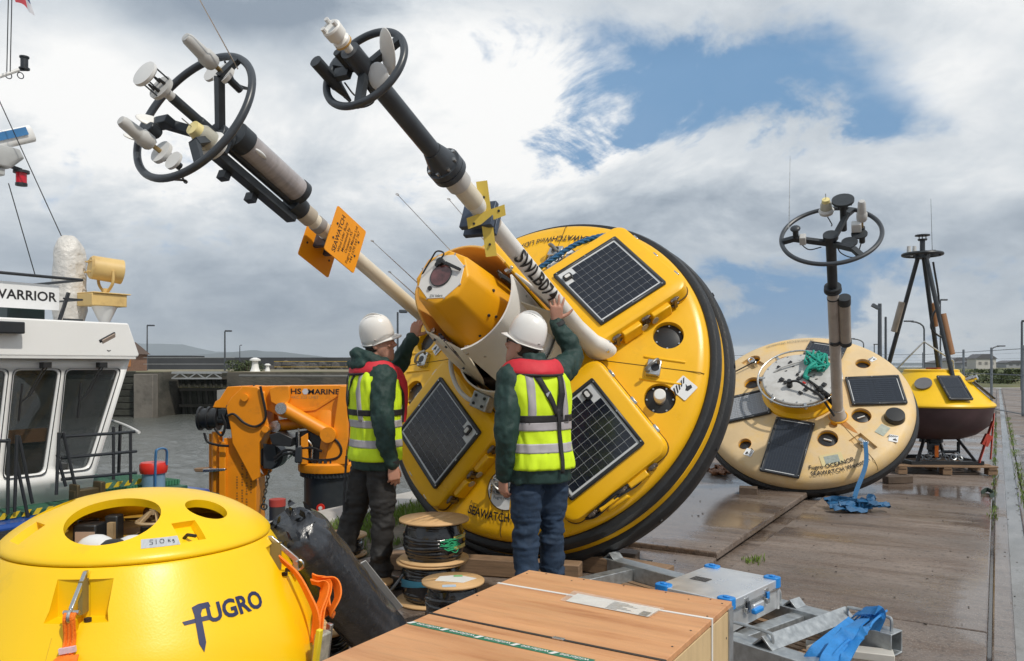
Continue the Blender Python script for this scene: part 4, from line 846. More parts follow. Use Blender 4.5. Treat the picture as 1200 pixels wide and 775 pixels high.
def solar_panel(parent, M, L, W, nx, ny, jb, seed=0, wet=None, cellm=None, half=True, back=None):
    """framed panel: local x along L, y along W; cells are real pieces"""
    mb = MB(); vs, fs = plate_geo(rrect(L, W, .012, 2), [rrect(L - .05, W - .05, .006, 2)], .022); mb.add([M @ (v + V((0, 0, .011))) for v in vs], fs); fr = mb.build('solar_panel', solar_frame, parent)
    mb = MB(); mb.prism(rrect(L - .048, W - .048, .006, 2), .012, M @ Matrix.Translation((0, 0, .002))); mb.build('backing_sheet', back or solar_back, fr)
    x0 = -L / 2 + .036; x1 = L / 2 - .040; y0, y1 = -W / 2 + .040, W / 2 - .040; dx, dy = (x1 - x0) / nx, (y1 - y0) / ny
    mb = MB(); mb.box((0, 0, 0), (dx - .0032, dy - .0032, .003)); cm = mb.mesh('cell', cellm or solar_cell, 0)
    for i in range(nx):
        for j in range(ny):
            if jb and i < 2 and j > ny - 2 - (i < 1): continue
            o = link('cell', cm, fr); o.matrix_local = M @ Matrix.Translation((x0 + dx * (i + .5), y0 + dy * (j + .5), .0152))
    if half:
        mb = MB(); mb.box(M @ V((((x0 + x1) / 2), 0, .0172)), (0.001, 0.001, .0004)); 
    if jb:
        mb = MB(); M3 = M.to_3x3(); mb.prism(rrect(.075, .055, .015, 3), .02, M @ Matrix.Translation((-L / 2 + .075, W / 2 - .10 if jb > 0 else -W / 2 + .10, .014))); b = mb.build('junction_box', black, fr, bevel=.004)
        mb = MB(); mb.prism(rrect(.045, .028, .01, 3), .006, M @ Matrix.Translation((-L / 2 + .075, W / 2 - .10 if jb > 0 else -W / 2 + .10, .0335)))
        mb.build('box_lid', light_grey, fr)
    for sx in (-1, 0, 1):
        for sy in (-1, 1): 
            mb = MB(); q = M @ V((sx * (L / 2 - .03), sy * (W / 2 - .0125), .022)); mb.cyl(q, q + (M.to_3x3() @ V((0, 0, .003))), .006, n=8); mb.build('screw', steel, fr)
    return fr
def anemometer(parent, p, s=1.0):
    """ultrasonic head: two discs held apart by rods, on a stub pipe along the axis"""
    p = V(p); mb = MB(); mb.lathe([(0, 0), (.028 * s, 0), (.028 * s, .08 * s), (.045 * s, .085 * s), (.075 * s, .10 * s), (.078 * s, .125 * s), (0, .13 * s)], 20, Matrix.Translation(p)); o = mb.build('anemometer', grey_plastic, parent)
    mb = MB(); mb.lathe([(0, .215 * s), (.075 * s, .215 * s), (.082 * s, .225 * s), (.08 * s, .24 * s), (0, .25 * s)], 24, Matrix.Translation(p)); mb.build('top_disc', light_grey, o)
    for k in range(3): mb = MB(); q = p + pol(.068 * s, 40 + 120 * k, .12 * s); mb.cyl(q, q + Z * .1 * s, .005 * s, n=6); mb.build('rod', dark_metal, o)
    for k in range(4): mb = MB(); q = p + pol(.038 * s, 20 + 90 * k, .125 * s); mb.cyl(q, q + Z * .045 * s, .011 * s, .007 * s, n=8); mb.build('transducer', black, o)
    return o
def antenna(parent, p, s=1.0, tilt=None):
    """capsule shaped satellite antenna on a brass stem"""
    T = Matrix.Translation(V(p)); mb = MB(); mb.lathe([(0, .10 * s), (.050 * s, .10 * s), (.062 * s, .12 * s), (.064 * s, .20 * s), (.054 * s, .215 * s), (.052 * s, .23 * s), (.045 * s, .36 * s), (.034 * s, .385 * s), (0, .39 * s)], 24, T); o = mb.build('satellite_antenna', grey_plastic, parent)
    mb = MB(); mb.lathe([(0, 0), (.018 * s, 0), (.018 * s, .102 * s), (0, .102 * s)], 12, T); mb.build('stem', mat('brass stem', (.42, .30, .14), .35, .8, var=.2), o); return o
def nav_lamp(parent, p, s=1.0):
    T = Matrix.Translation(V(p)); mb = MB(); mb.lathe([(0, 0), (.06 * s, 0), (.068 * s, .03 * s), (.055 * s, .05 * s), (0, .05 * s)], 24, T); o = mb.build('navigation_lamp', light_grey, parent)
    mb = MB(); mb.lathe([(0, .045 * s), (.052 * s, .05 * s), (.05 * s, .10 * s), (.035 * s, .125 * s), (0, .13 * s)], 24, T); mb.build('clear_dome', mat('lamp dome', (.62, .60, .50), .12, var=.1, trans=.35), o)
    mb = MB(); mb.lathe([(0, .125 * s), (.038 * s, .12 * s), (.034 * s, .15 * s), (0, .155 * s)], 16, T); mb.build('amber_lens', mat('pale amber lens', (.78, .66, .30), .25, var=.1), o)
    mb = MB(); mb.cyl(V(p) + Z * .15 * s, V(p) + Z * .21 * s, .003 * s, n=5); mb.build('bird_spike', steel, o); return o
def one(name, m, parent, fn, **k):
    mb = MB(); fn(mb); return mb.build(name, m, parent, **k)

# ------------------------------------------------------------------ the tilted wind lidar buoy
MA = buoy_frame((.226, 6.313, -.072), -.49, .416); MAI = MA.inverted()
lb = thing('lidar_buoy', 'large yellow wind lidar buoy tilted on its side beside the two workers', 'buoy', MA)
D = Deck(.312, .544, .285)
o = one('hull', yellow, lb, lambda b: b.lathe([(0, .34), (.30, .36), (.34, D.h(.34)), (.6, D.h(.6)), (.9, D.h(.9)), (1.2, D.h(1.2)), (1.27, D.h(1.27) - .003), (1.312, .085), (1.335, .055), (1.34, .02), (1.335, -.02), (1.37, -.09), (1.402, -.102), (1.404, -.165), (1.37, -.18), (1.36, -.35), (1.40, -.365), (1.395, -.385), (1.30, -.43), (.9, -.62), (.5, -.75), (0, -.78)], 120))
cuts = []
for k in (0, 2):
    for s in (-1, 1):
        Mc = D.M(1.082, k * 90 + s * 13.2); c = MB(); c.cyl(Mc @ V((0, 0, -.06)), Mc @ V((0, 0, .1)), .107, .118, n=32); cuts.append(c)
        c = MB(); 
cut(o, cuts)
for k in (0, 2):
    for s in (-1, 1):
        Mc = D.M(1.082, k * 90 + s * 13.2); 
        rc = one('hatch_cover', black, lb, lambda b: b.lathe([(0, -.058), (.1065, -.058), (.1065, -.044), (.098, -.040), (0, -.040)], 32, Mc))
        for i in range(6): 
            q = Mc @ pol(.092, 60 * i + 20, -.04); one('bolt', steel, rc, lambda b: b.cyl(q, q + Mc.to_3x3() @ V((0, 0, .008)), .007, n=8))
        if k == 0 and s == -1:
            w_ = one('vent_cap', white_paint, lb, lambda b: b.lathe([(0, -.04), (.035, -.04), (.035, .03), (.042, .035), (.042, .09), (.036, .098), (0, .10)], 24, Mc)); one('cap_band', steel, w_, lambda b: b.lathe([(.036, -.02), (.039, -.02), (.039, -.005), (.036, -.005)], 24, Mc))
# fender rings
one('fender', rubber, lb, lambda b: b.lathe([(1.33, .005), (1.355, .012), (1.39, .0), (1.408, -.03), (1.41, -.065), (1.40, -.092), (1.37, -.10), (1.34, -.09), (1.33, .005)], 120))
one('fender', rubber, lb, lambda b: b.lathe([(1.37, -.178), (1.41, -.174), (1.440, -.185), (1.460, -.22), (1.462, -.29), (1.445, -.33), (1.41, -.35), (1.37, -.345), (1.37, -.17)], 120))
for k in range(14):
    a = 360 * k / 14 + 7; one('fender_plug', black, lb, lambda b: b.cyl(pol(1.40, a, -.25), pol(1.468, a, -.25), .016, n=10))
# hatch lids with solar panels, latches and hinges
for k, deg in enumerate((46.9, -46.5, -133.3, 136)):
    M_ = D.M(.84, deg); M3 = M_.to_3x3(); L, W = .84, .86
    lid = MB(); 
    def slabp(w, l, x0=0, y0=0): return [(x0 + a, y0 + b) for a, b in rrect(l, w, .09, 5)]
    lid.loft([], 4) if False else None
    poly = slabp(W, L); nP = len(poly)
    vs = []
    for zz, sc_ in ((-.05, 1.03), (.060, 1.015), (.094, .985), (.104, .945)): vs += [M_ @ V((p[0] * sc_, p[1] * sc_, zz)) for p in poly]
    fs = [tuple(range(nP - 1, -1, -1)), tuple(range(3 * nP, 4 * nP))] + [(j * nP + i, j * nP + (i + 1) % nP, (j + 1) * nP + (i + 1) % nP, (j + 1) * nP + i) for j in range(3) for i in range(nP)]
    lid.add(vs, fs); lid = lid.build('hatch_lid', yellow, lb)
    one('lid_gasket', mat('dark joint', (.10, .055, .01), .7), lid, lambda b: b.prism(slabp(W * 1.035, L * 1.035), .012, M_ @ Matrix.Translation((0, 0, -.002))))
    solar_panel(lb, M_ @ Matrix.Translation((-.003, 0, .104)), .592, .64, 9, 9, 1)
    side = {0: 'lo', 1: 'out', 2: 'hi', 3: 'hi'}[k]
    for t in (-.26, 0, .26):
        if side == 'out': q = M_ @ Matrix.Translation((L / 2 * 1.02, t, 0)) @ Matrix.Rotation(PI / 2, 4, 'Z')
        elif side == 'lo': q = M_ @ Matrix.Translation((t, -W / 2 * 1.02, 0))
        else: q = M_ @ Matrix.Translation((t, W / 2 * 1.02, 0)) @ Matrix.Rotation(PI, 4, 'Z')
        la = one('latch', mat('dark steel latch', (.16, .13, .11), .35, .8, var=.4, scale=30), lid, lambda b: (b.box(q @ V((0, -.010, .055)), (.055, .02, .045), q.to_3x3()), b.box(q @ V((0, -.018, .035)), (.028, .022, .095), q.to_3x3()), b.cyl(q @ V((-.036, -.014, .070)), q @ V((.036, -.014, .070)), .010, n=8), b.cyl(q @ V((-.032, -.016, .012)), q @ V((.032, -.016, .012)), .009, n=8)), bevel=.002)
    for t in (-.13, .13):
        if side == 'out': q = M_ @ Matrix.Translation((L / 2 * 1.02, t, 0)) @ Matrix.Rotation(PI / 2, 4, 'Z')
        elif side == 'lo': q = M_ @ Matrix.Translation((t, -W / 2 * 1.02, 0))
        else: q = M_ @ Matrix.Translation((t, W / 2 * 1.02, 0)) @ Matrix.Rotation(PI, 4, 'Z')
        one('lid_rib', yellow, lid, lambda b: b.box(q @ V((0, -.016, .020)), (.17, .05, .10), q.to_3x3(), .92), bevel=.008)
    if side != 'out':
        for t in (-.03, .05): one('round_label', mat('faded round label', (.42, .36, .26), .5), lid, lambda b: b.cyl((M_ @ Matrix.Translation((t * 1.2 + .0, (-1 if side == 'lo' else 1) * (W / 2 * 1.02 + .0415), .02))) @ V((0, 0, 0)), (M_ @ Matrix.Translation((t * 1.2, (-1 if side == 'lo' else 1) * (W / 2 * 1.02 + .0445), .02))) @ V((0, 0, 0)), .028, n=16))
    for t in (-.25, 0, .25):
        q = M_ @ (Matrix.Translation((t, (W / 2 * 1.02) * (-1 if side == 'hi' else 1), .055)) if side != 'x' else Matrix())
        one('hinge', steel, lid, lambda b: b.box(q.translation, (.06, .03, .025), q.to_3x3()), bevel=.003)
        q = M_ @ Matrix.Translation((L / 2 * 1.02 * (1 if side != 'out' else -1), t, .055)); one('hinge', steel, lid, lambda b: b.box(q.translation, (.025, .05, .022), q.to_3x3()), bevel=.003)
# big handle and hose under the lower right hatch
M_ = D.M(1.275, -50); q3 = M_.to_3x3()
hb = one('handle_block', yellow, lb, lambda b: b.box(M_ @ V((0, 0, .0)), (.10, .20, .08), q3, .85), bevel=.012)
one('handle_plate', mat('blued steel', (.13, .13, .15), .3, .8, var=.3, scale=20), hb, lambda b: (b.box(M_ @ V((-.025, 0, .047)), (.05, .14, .02), q3), b.cyl(M_ @ V((-.025, -.02, .05)), M_ @ V((-.025, -.02, .075)), .016, n=10)), bevel=.004)
one('hose', hose, lb, lambda b: b.tube(spline([M_ @ V((-.05, -.34, .02)), M_ @ V((-.01, -.2, .05)), M_ @ V((-.02, 0, .075)), M_ @ V((-.03, .16, .05)), M_ @ V((-.11, .30, .03)), M_ @ V((-.16, .38, .02))]), .013, 8))
one('hose', hose, lb, lambda b: b.tube(spline([M_ @ V((-.04, -.3, .0)), M_ @ V((.02, -.18, .03)), M_ @ V((.0, .02, .06)), M_ @ V((.0, .2, .03)), M_ @ V((-.08, .32, .02)), M_ @ V((-.15, .38, .01))]), .013, 8))
# seams, lifting shackles on the four spokes
for k in range(4):
    a = 90 * k
    one('seam', mat('dark joint', (.10, .055, .01), .7), lb, lambda b: b.tube([D.p(.58, a - 1.0, .0005), D.p(1.22, a - 1.0, .0005), pol(1.30, a - 1.0, .100), pol(1.325, a - 1.0, .076)], .003, 5))
    M_ = D.M(.99, a - 2); q3 = M_.to_3x3()
    sh = one('lifting_eye', steel, lb, lambda b: b.box(M_ @ V((0, 0, .018)), (.10, .12, .05), q3), bevel=.008)
    one('shackle', mat('grey shackle', (.27, .27, .26), .4, .8, var=.2), sh, lambda b: b.tube(spline([M_ @ V((-.03, -.04, .05)), M_ @ V((-.05, -.045, .085)), M_ @ V((-.01, .0, .11)), M_ @ V((.02, .045, .085)), M_ @ V((.03, .03, .05))]), .011, 8))
    one('eye_plate', black, sh, lambda b: b.cyl(M_ @ V((.01, 0, .042)), M_ @ V((.01, 0, .0455)), .030, n=18))
    for t in (-.085, .085): one('moulded_rib', yellow, lb, lambda b: b.box(D.M(1.05, a - 2) @ V((0, t, -.002)), (.30, .02, .02), q3), bevel=.008)
# stickers: hazard label, round emblem discs, lettering
def sticker(parent, M_, w, h, name='sticker', m=None, fn=None):
    s = one(name, m or sign_white, parent, lambda b: b.prism(rrect(w, h, .008, 2), .003, M_)); 
    if fn: b = MB(); fn(b, M_ @ Matrix.Translation((0, 0, .0045))); b.build('print', ink, s, smooth=0)
    return s
def hazard_print(b, M_, s=1.0):
    for i in range(5): x = -.055 + .026 * i; b.add([M_ @ V((x * s, .052 * s, 0)), M_ @ V(((x + .013) * s, .052 * s, 0)), M_ @ V(((x - .02) * s, (.0 + .006 * i) * s, 0)), M_ @ V(((x - .033) * s, (.0 + .006 * i) * s, 0))], [(0, 1, 2, 3)])
    b.add([M_ @ V((a * s, c * s, 0)) for a, c in ((.0, -.035), (.04, -.04), (.05, -.02), (.025, -.008), (.03, .012), (.012, -.008), (-.008, -.018))], [tuple(range(7))])
TD = D.M(1.215, -7.2) @ Matrix.Translation((0, 0, .003)) @ Matrix.Rotation(R_(62), 4, 'Z'); sticker(lb, TD, .135, .135, 'hazard_label', None, hazard_print)
TD = D.M(1.0, 166) @ Matrix.Translation((-.12, .08, .003)) @ Matrix.Rotation(R_(60), 4, 'Z'); sticker(lb, TD, .10, .11, 'hazard_label', None, lambda b, M_: hazard_print(b, M_, .8))
def emblem_disc(deg, r0, rad):
    M_ = D.M(r0, deg) @ Matrix.Translation((0, 0, .002)) @ Matrix.Rotation(PI / 2, 4, 'Z')
    d = one('emblem_disc', sign_white, lb, lambda b: b.prism(circle(rad, 48), .004, M_))
    one('disc_rim', mat('dark joint', (.10, .055, .01), .7), d, lambda b: b.tube([M_ @ V((rad * 1.0 * math.cos(t * PI / 24), rad * 1.0 * math.sin(t * PI / 24), .002)) for t in range(48)], .005, 5, closed=True))
    b = MB(); T = M_ @ Matrix.Translation((0, 0, .0055))
    def ring(txt, size, a0, rr, sx=1.0):
        b.text(txt, size, lambda x, y: T @ V(((rr + y) * math.cos(R_(a0) - x * sx / rr), (rr + y) * math.sin(R_(a0) - x * sx / rr), 0)), .018)
    ring('SEAWATCH WIND LIDAR', .034, 100, rad * .80, .98)
    b.text('fugro', .095, lambda x, y: T @ V((x, y + .012, 0)), .012); b.text('Fugro Norway', .032, lambda x, y: T @ V((x, y - .058, 0)), .006); b.text('Built to last at sea', .0, lambda x, y: T @ V((x, y, 0))) if False else None
    b.text('Build no. 074', .024, lambda x, y: T @ V((x, y - .09, 0)), .004) if False else None
    b.build('print', mat('dark blue print', (.012, .03, .07), .5), d, smooth=0)
emblem_disc(-90.2, 1.0, .145); emblem_disc(84, .92, .13)
for deg, rr in ((-105, 1.195), (75, 1.17)):
    b = MB(); f = D.txt(rr, deg, .010, .80); b.text('SEAWATCH', .084, f, .020, 'LEFT'); f2 = D.txt(rr, deg + 17.6, .010, .78); b.text('Wind LiDAR Buoy', .084, f2, .006, 'LEFT'); f3 = D.txt(rr - .052, deg, .010, .9); b.text('Fugro', .034, f3, .004, 'LEFT'); b.build('lettering', ink, lb, smooth=0)
# rope tied over the top edge
def rope(parent, pts, r, m, name='rope', strands=3, tw=9.0):
    P = spline(pts, 14); b = MB()
    for k in range(strands):
        q = []; 
        for i, p in enumerate(P):
            t = (P[min(i + 1, len(P) - 1)] - P[max(i - 1, 0)]).normalized(); x, y, z = basis(t, (.3, .5, .8)); a = 2 * PI * k / strands + i * .55; q.append(p + (x * math.cos(a) + y * math.sin(a)) * r * .55)
        b.tube(q, r * .58, 6)
    return b.build(name, m, parent, smooth=60)
rope(lb, [D.p(.80, 92, .06), D.p(.92, 84, .07), D.p(1.05, 78, .075), D.p(1.17, 72, .06), D.p(1.24, 68, .04)], .021, blue_rope)
one('rope_knot', mat('lime cord', (.35, .55, .03), .7, var=.3), lb, lambda b: [b.torus(D.p(.79, 93 + i, .05 + .012 * i), (i, 1, .5), .022, .007, 12, 5) for i in range(4)])
# central shroud: tall rear half lined in tan that holds bounced yellow light, lower front half, well, gussets
wellm = mat('dark well', (.03, .022, .018), .8, var=.4)
one('well', wellm, lb, lambda b: b.lathe([(0, .44), (.35, .44), (.35, .70), (.33, .70), (.33, .46), (0, .46)], 40))
def shell(name, m1, m2, r, a0, a1, z0f, z1f, th=.012, n=40, parent=lb):
    b = MB(); rows = 6; idx = {}
    for s_, rr in ((0, r), (1, r - th)):
        for i in range(n + 1):
            a = a0 + (a1 - a0) * i / n; z0, z1 = z0f(i / n), z1f(i / n)
            for j in range(rows + 1): idx[s_, i, j] = len(b.v); b.v.append(pol(rr, a, z0 + (z1 - z0) * j / rows))
    for i in range(n):
        for j in range(rows):
            b.f.append((idx[0, i, j], idx[0, i + 1, j], idx[0, i + 1, j + 1], idx[0, i, j + 1])); b.mi.append(0)
            b.f.append((idx[1, i, j], idx[1, i, j + 1], idx[1, i + 1, j + 1], idx[1, i + 1, j])); b.mi.append(1)
        b.f.append((idx[0, i, rows], idx[0, i + 1, rows], idx[1, i + 1, rows], idx[1, i, rows])); b.mi.append(0)
    for i in (0, n):
        for j in range(rows): b.f.append((idx[0, i, j], idx[0, i, j + 1], idx[1, i, j + 1], idx[1, i, j])); b.mi.append(0)
    return b.build(name, [m1, m2], parent)
rz = lambda t: 1.29 + .05 * math.sin(PI * t) - .17 * max(0, (t - .8) / .2) ** 1.5
rear = shell('rear_shroud', yellow, shroud_in, .368, 42, 206, lambda t: .34, rz)
one('shroud_hem', shroud_in, rear, lambda b: b.tube([pol(.362, 42 + 164 * i / 30, rz(i / 30) + .004) for i in range(31)], .010, 6))
front = shell('front_shroud', white_paint, cream, .378, -80, 22, lambda t: .34, lambda t: 1.26 + .05 * t)
for a in (-66, -20, 14): 
    for zz in (.62, 1.10): one('rivet', steel, front, lambda b: b.cyl(pol(.372, a, zz), pol(.383, a, zz), .009, n=8))
lower = shell('skirt', cream, wellm, .415, -150, 60, lambda t: .40, lambda t: .60 + .05 * math.sin(PI * t))
b = MB(); b.prism([(-.12, 0), (.12, 0), (.05, .16), (-.10, .13)], .004, frame(pol(.3825, -30, .74), pol(1, 60), Z, pol(1, -30))); b.build('cover_patch', boat_white, front)
# lidar head
def oct_ring(r, z, sq=.06): return [pol(r, 22.5 + 45 * i, z) for i in range(8)]
b = MB(); n = 64; rr = [(0, 1.5655, 1), (.180, 1.565, 1), (.192, 1.558, 1), (.200, 1.54, .95), (.225, 1.38, .6), (.250, 1.20, .25), (.268, 1.05, 0), (.272, .6, 0)]; prof_ = []
def oct_r(a): t = (a - PI / 8 + PI / 8) % (PI / 4) - PI / 8; return math.cos(PI / 8) / math.cos(t) * 1.02
vs = []
for r, z, k in rr:
    for i in range(n): a = 2 * PI * i / n; q = r * (k * oct_r(a) + (1 - k)); vs.append(V((q * math.cos(a), q * math.sin(a), z)))
b.add(vs, [(j * n + i, j * n + (i + 1) % n, (j + 1) * n + (i + 1) % n, (j + 1) * n + i) for j in range(len(rr) - 1) for i in range(n)]); hd = b.build('lidar_housing', mat('lidar orange yellow', (.82, .385, .005), .4, var=.04, bump=.05, bscale=200), lb, smooth=40)
b = MB(); b.prism([tuple(p[:2]) for p in oct_ring(.168, 0)], .006, Matrix.Translation((0, 0, 1.563))); fp = b.build('face_plate', light_grey, hd, bevel=.002)
one('window', mat('amber lidar window', (.12, .045, .045), .08, var=.8, scale=9, coat=.6), hd, lambda b: b.cyl((0, .005, 1.567), (0, .005, 1.577), .074, n=36))
one('window_rim', dark_metal, hd, lambda b: b.torus((0, .005, 1.575), Z, .076, .004, 36, 6))
one('knob', black, hd, lambda b: b.cyl((-.060, -.085, 1.566), (-.060, -.085, 1.580), .015, n=16))
one('wiper_motor', black, hd, lambda b: (b.cyl((-.02, .098, 1.566), (-.02, .098, 1.60), .026, n=16), b.cyl((-.045, .085, 1.566), (-.045, .085, 1.585), .018, n=12)))
one('wiper_arm', black, hd, lambda b: (b.bar((-.02, .10, 1.60), (.10, .050, 1.592), .012, .01), b.bar((.03, .08, 1.60), (.145, .030, 1.585), .018, .012)))
one('wiper_hose', hose, hd, lambda b: b.tube(spline([(-.03, .1, 1.59), (.0, .15, 1.60), (-.06, .17, 1.60), (-.10, .12, 1.585), (-.14, .04, 1.575), (-.19, .0, 1.53)]), .0055, 6))
b = MB(); b.text('ZephIR', .026, lambda x, y: V((x - .02, y - .135, 1.5705)), .004) if False else None
b = MB(); b.text('ZX lidars', .026, lambda x, y: V((x - .0, y - .140, 1.5705)), .006); b.build('print', mat('grey print', (.05, .07, .07), .5), hd, smooth=0)
for k in range(8): q = pol(.172, 22.5 + 45 * k, 1.5685); one('face_screw', steel, hd, lambda b: b.cyl(q, q + Z * .004, .006, n=8))
for a, zz in ((-62, 1.16), (-30, 1.25), (-24, 1.19), (-18, 1.10), (8, 1.3)): one('housing_bolt', dark_metal, hd, lambda b: b.cyl(pol(.22, a, zz), pol(.262 - (zz - 1.1) * .09, a, zz), .010, n=8))
# cables in the gap, clamps
rn = random.Random(11)
for k in range(9):
    a = rn.uniform(-140, -92); one('cable', mat('purple grey cable', (.05, .035, .06), .5, var=.4) if k % 3 else hose, lb, lambda b: b.tube(spline([pol(.30, a, .5), pol(.325, a + rn.uniform(-9, 9), .75), pol(.31, a + rn.uniform(-9, 9), .98), pol(.29, a + rn.uniform(-6, 6), 1.15)]), rn.uniform(.007, .014), 6))
for k in range(5): a = rn.uniform(22, 40); one('cable', hose, lb, lambda b: b.tube(spline([pol(.30, a, .6), pol(.33, a + 4, .9), pol(.31, a + rn.uniform(-6, 6), 1.18), pol(.29, a + 6, 1.27)]), .012, 6))
for a, zz in ((206, 1.10), (44, 1.2), (-78, 1.2)): one('clamp', steel, lb, lambda b: (b.cyl(pol(.33, a, zz), pol(.385, a, zz), .012, n=10), b.box(pol(.345, a, zz), (.045, .03, .03), Matrix.Rotation(R_(a), 3, 'Z'))), bevel=.004)
# gusset fins carrying the masts
def fin(deg, pts, th=.012, name='gusset', m=cream): 
    x = pol(1, deg); n_ = pol(1, deg + 90); b = MB(); b.prism(pts, th, frame(-n_ * th / 2, x, Z, n_ * 1.0) if False else Matrix.Translation(-n_ * th / 2) @ frame(V((0, 0, 0)), x, Z, x.cross(Z)) ); f = b.build(name, m, lb, bevel=.003)
    return f
P1, P2 = V((-.57, .07, .40)), V((.60, .04, .40))
for P_, nm in ((P1, 'a'), (P2, 'b')):
    dg = math.degrees(math.atan2(P_.y, P_.x))
    fin(dg, [(.36, .42), (.56, .42), (.56, .98), (.50, 1.02), (.37, 1.18)])
b = MB(); b.add([(-.36, -.156, 1.11), (.060, -.362, 1.19), (-.02, -.385, .80), (-.225, -.318, .38), (-.30, -.262, .36), (-.392, -.192, .70)], [(0, 1, 2, 3, 4, 5)]); g_ = b.build('gusset', cream, lb); g_.modifiers.new('s', 'SOLIDIFY').thickness = .012
for q in ((-.30, -.19, 1.06), (-.2, -.24, 1.05), (-.1, -.285, 1.07), (-.27, -.235, .62), (-.22, -.27, .75)): one('rivet', dark_metal, g_, lambda b: b.cyl(V(q) + V((.01, .02, 0)), V(q) - V((.008, .016, 0)), .009, n=8))
b = MB(); b.add([(-.36, -.156, 1.11), (-.392, -.192, .70), (-.52, .02, .45), (-.53, .03, 1.0)], [(0, 1, 2, 3)]); g_ = b.build('gusset', cream, lb); g_.modifiers.new('s', 'SOLIDIFY').thickness = .012
b = MB(); x1 = [pol(.545, 4, 1.22), pol(.395, 22, 1.30), pol(.41, 30, .50), pol(.60, 10, .36)]; b.add(x1, [(0, 1, 2, 3)]); g_ = b.build('gusset', white_paint, lb); g_.modifiers.new('s', 'SOLIDIFY').thickness = .012
bx = D.M(.42, -110, .16); jb = one('junction_box', galv, lb, lambda b: b.box(bx @ V((0, 0, .0)), (.12, .15, .10), bx.to_3x3()), bevel=.008)
for i in (-1, 1):
    for j in (-1, 1): one('gland', black, jb, lambda b: b.cyl(bx @ V((i * .03, j * .04, .05)), bx @ V((i * .03, j * .04, .056)), .012, n=10))
one('conduit', mat('white conduit', (.62, .60, .56), .5), lb, lambda b: b.tube(spline([pol(.46, -176, .62), pol(.52, -160, .52), pol(.52, -140, .50), pol(.50, -120, .52), D.p(.42, -114, .16)]), .018, 8))
# --- mast one (left): tube, tape bands, sleeve, instrument ring
def axp(P_, h, dx=0, dy=0): return V((P_.x + dx, P_.y + dy, h))
m1 = one('mast', cream, lb, lambda b: (b.cyl(axp(P1, .40), axp(P1, 2.30), .050, .047, n=24), b.lathe([(0, .36), (.11, .36), (.10, .42), (.055, .58), (0, .6)], 24, Matrix.Translation((P1.x, P1.y, 0)))))
for h0, h1, m_ in ((2.02, 2.07, steel), (2.12, 2.17, mat('grey tape', (.33, .32, .31), .5)), (2.22, 2.36, mat('dirty sleeve', (.44, .38, .30), .5, var=.2))): one('band', m_, m1, lambda b: b.cyl(axp(P1, h0), axp(P1, h1), .052 if h0 < 2.2 else .058, n=24))
br = one('mast_bracket', dark_metal, lb, lambda b: (b.box(axp(P1, 2.67, -.02, -.075), (.07, .05, .68)), b.cyl(axp(P1, 2.30), axp(P1, 2.40), .062, .07, n=18), b.cyl(axp(P1, 2.38), axp(P1, 3.12), .028, n=12)), bevel=.004)
for h in (2.62, 2.83): one('bracket_tab', dark_metal, br, lambda b: b.box(axp(P1, h, -.06, -.12), (.06, .05, .04)))
sv = one('clear_sleeve', mat('smoky polycarbonate', (.36, .33, .33), .22, var=.25, scale=6, stretch=(1, 1, 5), coat=.5), lb, lambda b: b.cyl(axp(P1, 2.41, .05, .055), axp(P1, 2.86, .05, .055), .070, n=28))
for h0, h1 in ((2.385, 2.425), (2.85, 2.93)): one('sleeve_cap', dark_metal, sv, lambda b: b.cyl(axp(P1, h0, .05, .055), axp(P1, h1, .05, .055), .075, n=28))
cam_l = MAI @ V((0, 0, CAMZ))
def face_dir(p): d = cam_l - p; d.z = 0; return d.normalized()
q = axp(P1, 2.79, .05, .055); wd = face_dir(q); 
one('sleeve_emblem', sign_white, sv, lambda b: b.ell(q + wd * .064 + Z.cross(wd) * .012, (.018, .012, .045), n=14, m=8))
RH = 3.16; RC = axp(P1, RH)
rg = one('mast_ring', mat('grey black tube', (.045, .052, .062), .34, var=.2, scale=10), lb, lambda b: b.torus(RC, Z, .38, .020, 72, 12))
for a in (62, 182, 302): one('spoke', dark_metal, lb, lambda b: (b.bar(axp(P1, 2.97), RC + pol(.24, a, .02), .05, .035), b.bar(RC + pol(.24, a, .02), RC + pol(.38, a), .045, .03)))
one('hub', dark_metal, lb, lambda b: (b.cyl(axp(P1, 2.93), axp(P1, 3.02), .075, n=18), b.box(axp(P1, 2.98, 0, -.06), (.16, .08, .06))), bevel=.005)
one('instrument_pole', dark_metal, lb, lambda b: b.cyl(axp(P1, 2.95), axp(P1, 3.30), .026, n=14)); anemometer(lb, axp(P1, 3.27), .85)
for a, r_, s in ((66, .27, .68), (238, .245, .66)):
    q = RC + pol(r_, a, 0); antenna(lb, q, s); one('antenna_disc', light_grey, lb, lambda b: b.cyl(q + Z * -.01, q + Z * .012, .062, n=20)); one('antenna_plug', dark_metal, lb, lambda b: (b.cyl(q - Z * .12, q - Z * .01, .02, n=10), b.cyl(q - Z * .03, q + Z * 0, .035, n=12)))
    one('reflector_disc', light_grey, lb, lambda b: b.cyl(RC + pol(r_ + .02, a + 26, -.02), RC + pol(r_ + .02, a + 26, -.005), .05, n=18))
    one('loop_cable', hose, lb, lambda b: b.tube(spline([q - Z * .1, q + pol(.06, a + 40, -.17), q + pol(.11, a + 70, -.13), RC + pol(.37, a + 18, -.02)]), .006, 5))
nav_lamp(lb, axp(P1, 3.0, .05, -.09), 1.15)
for a, r_ in ((182, .27), (200, .33)): one('reflector_plate', white_paint, lb, lambda b: b.ell(RC + pol(r_, a, .03), (.012, .045, .085), Matrix.Rotation(R_(a + 30), 3, 'Z') @ Matrix.Rotation(.5, 3, 'Y'), 14, 8))
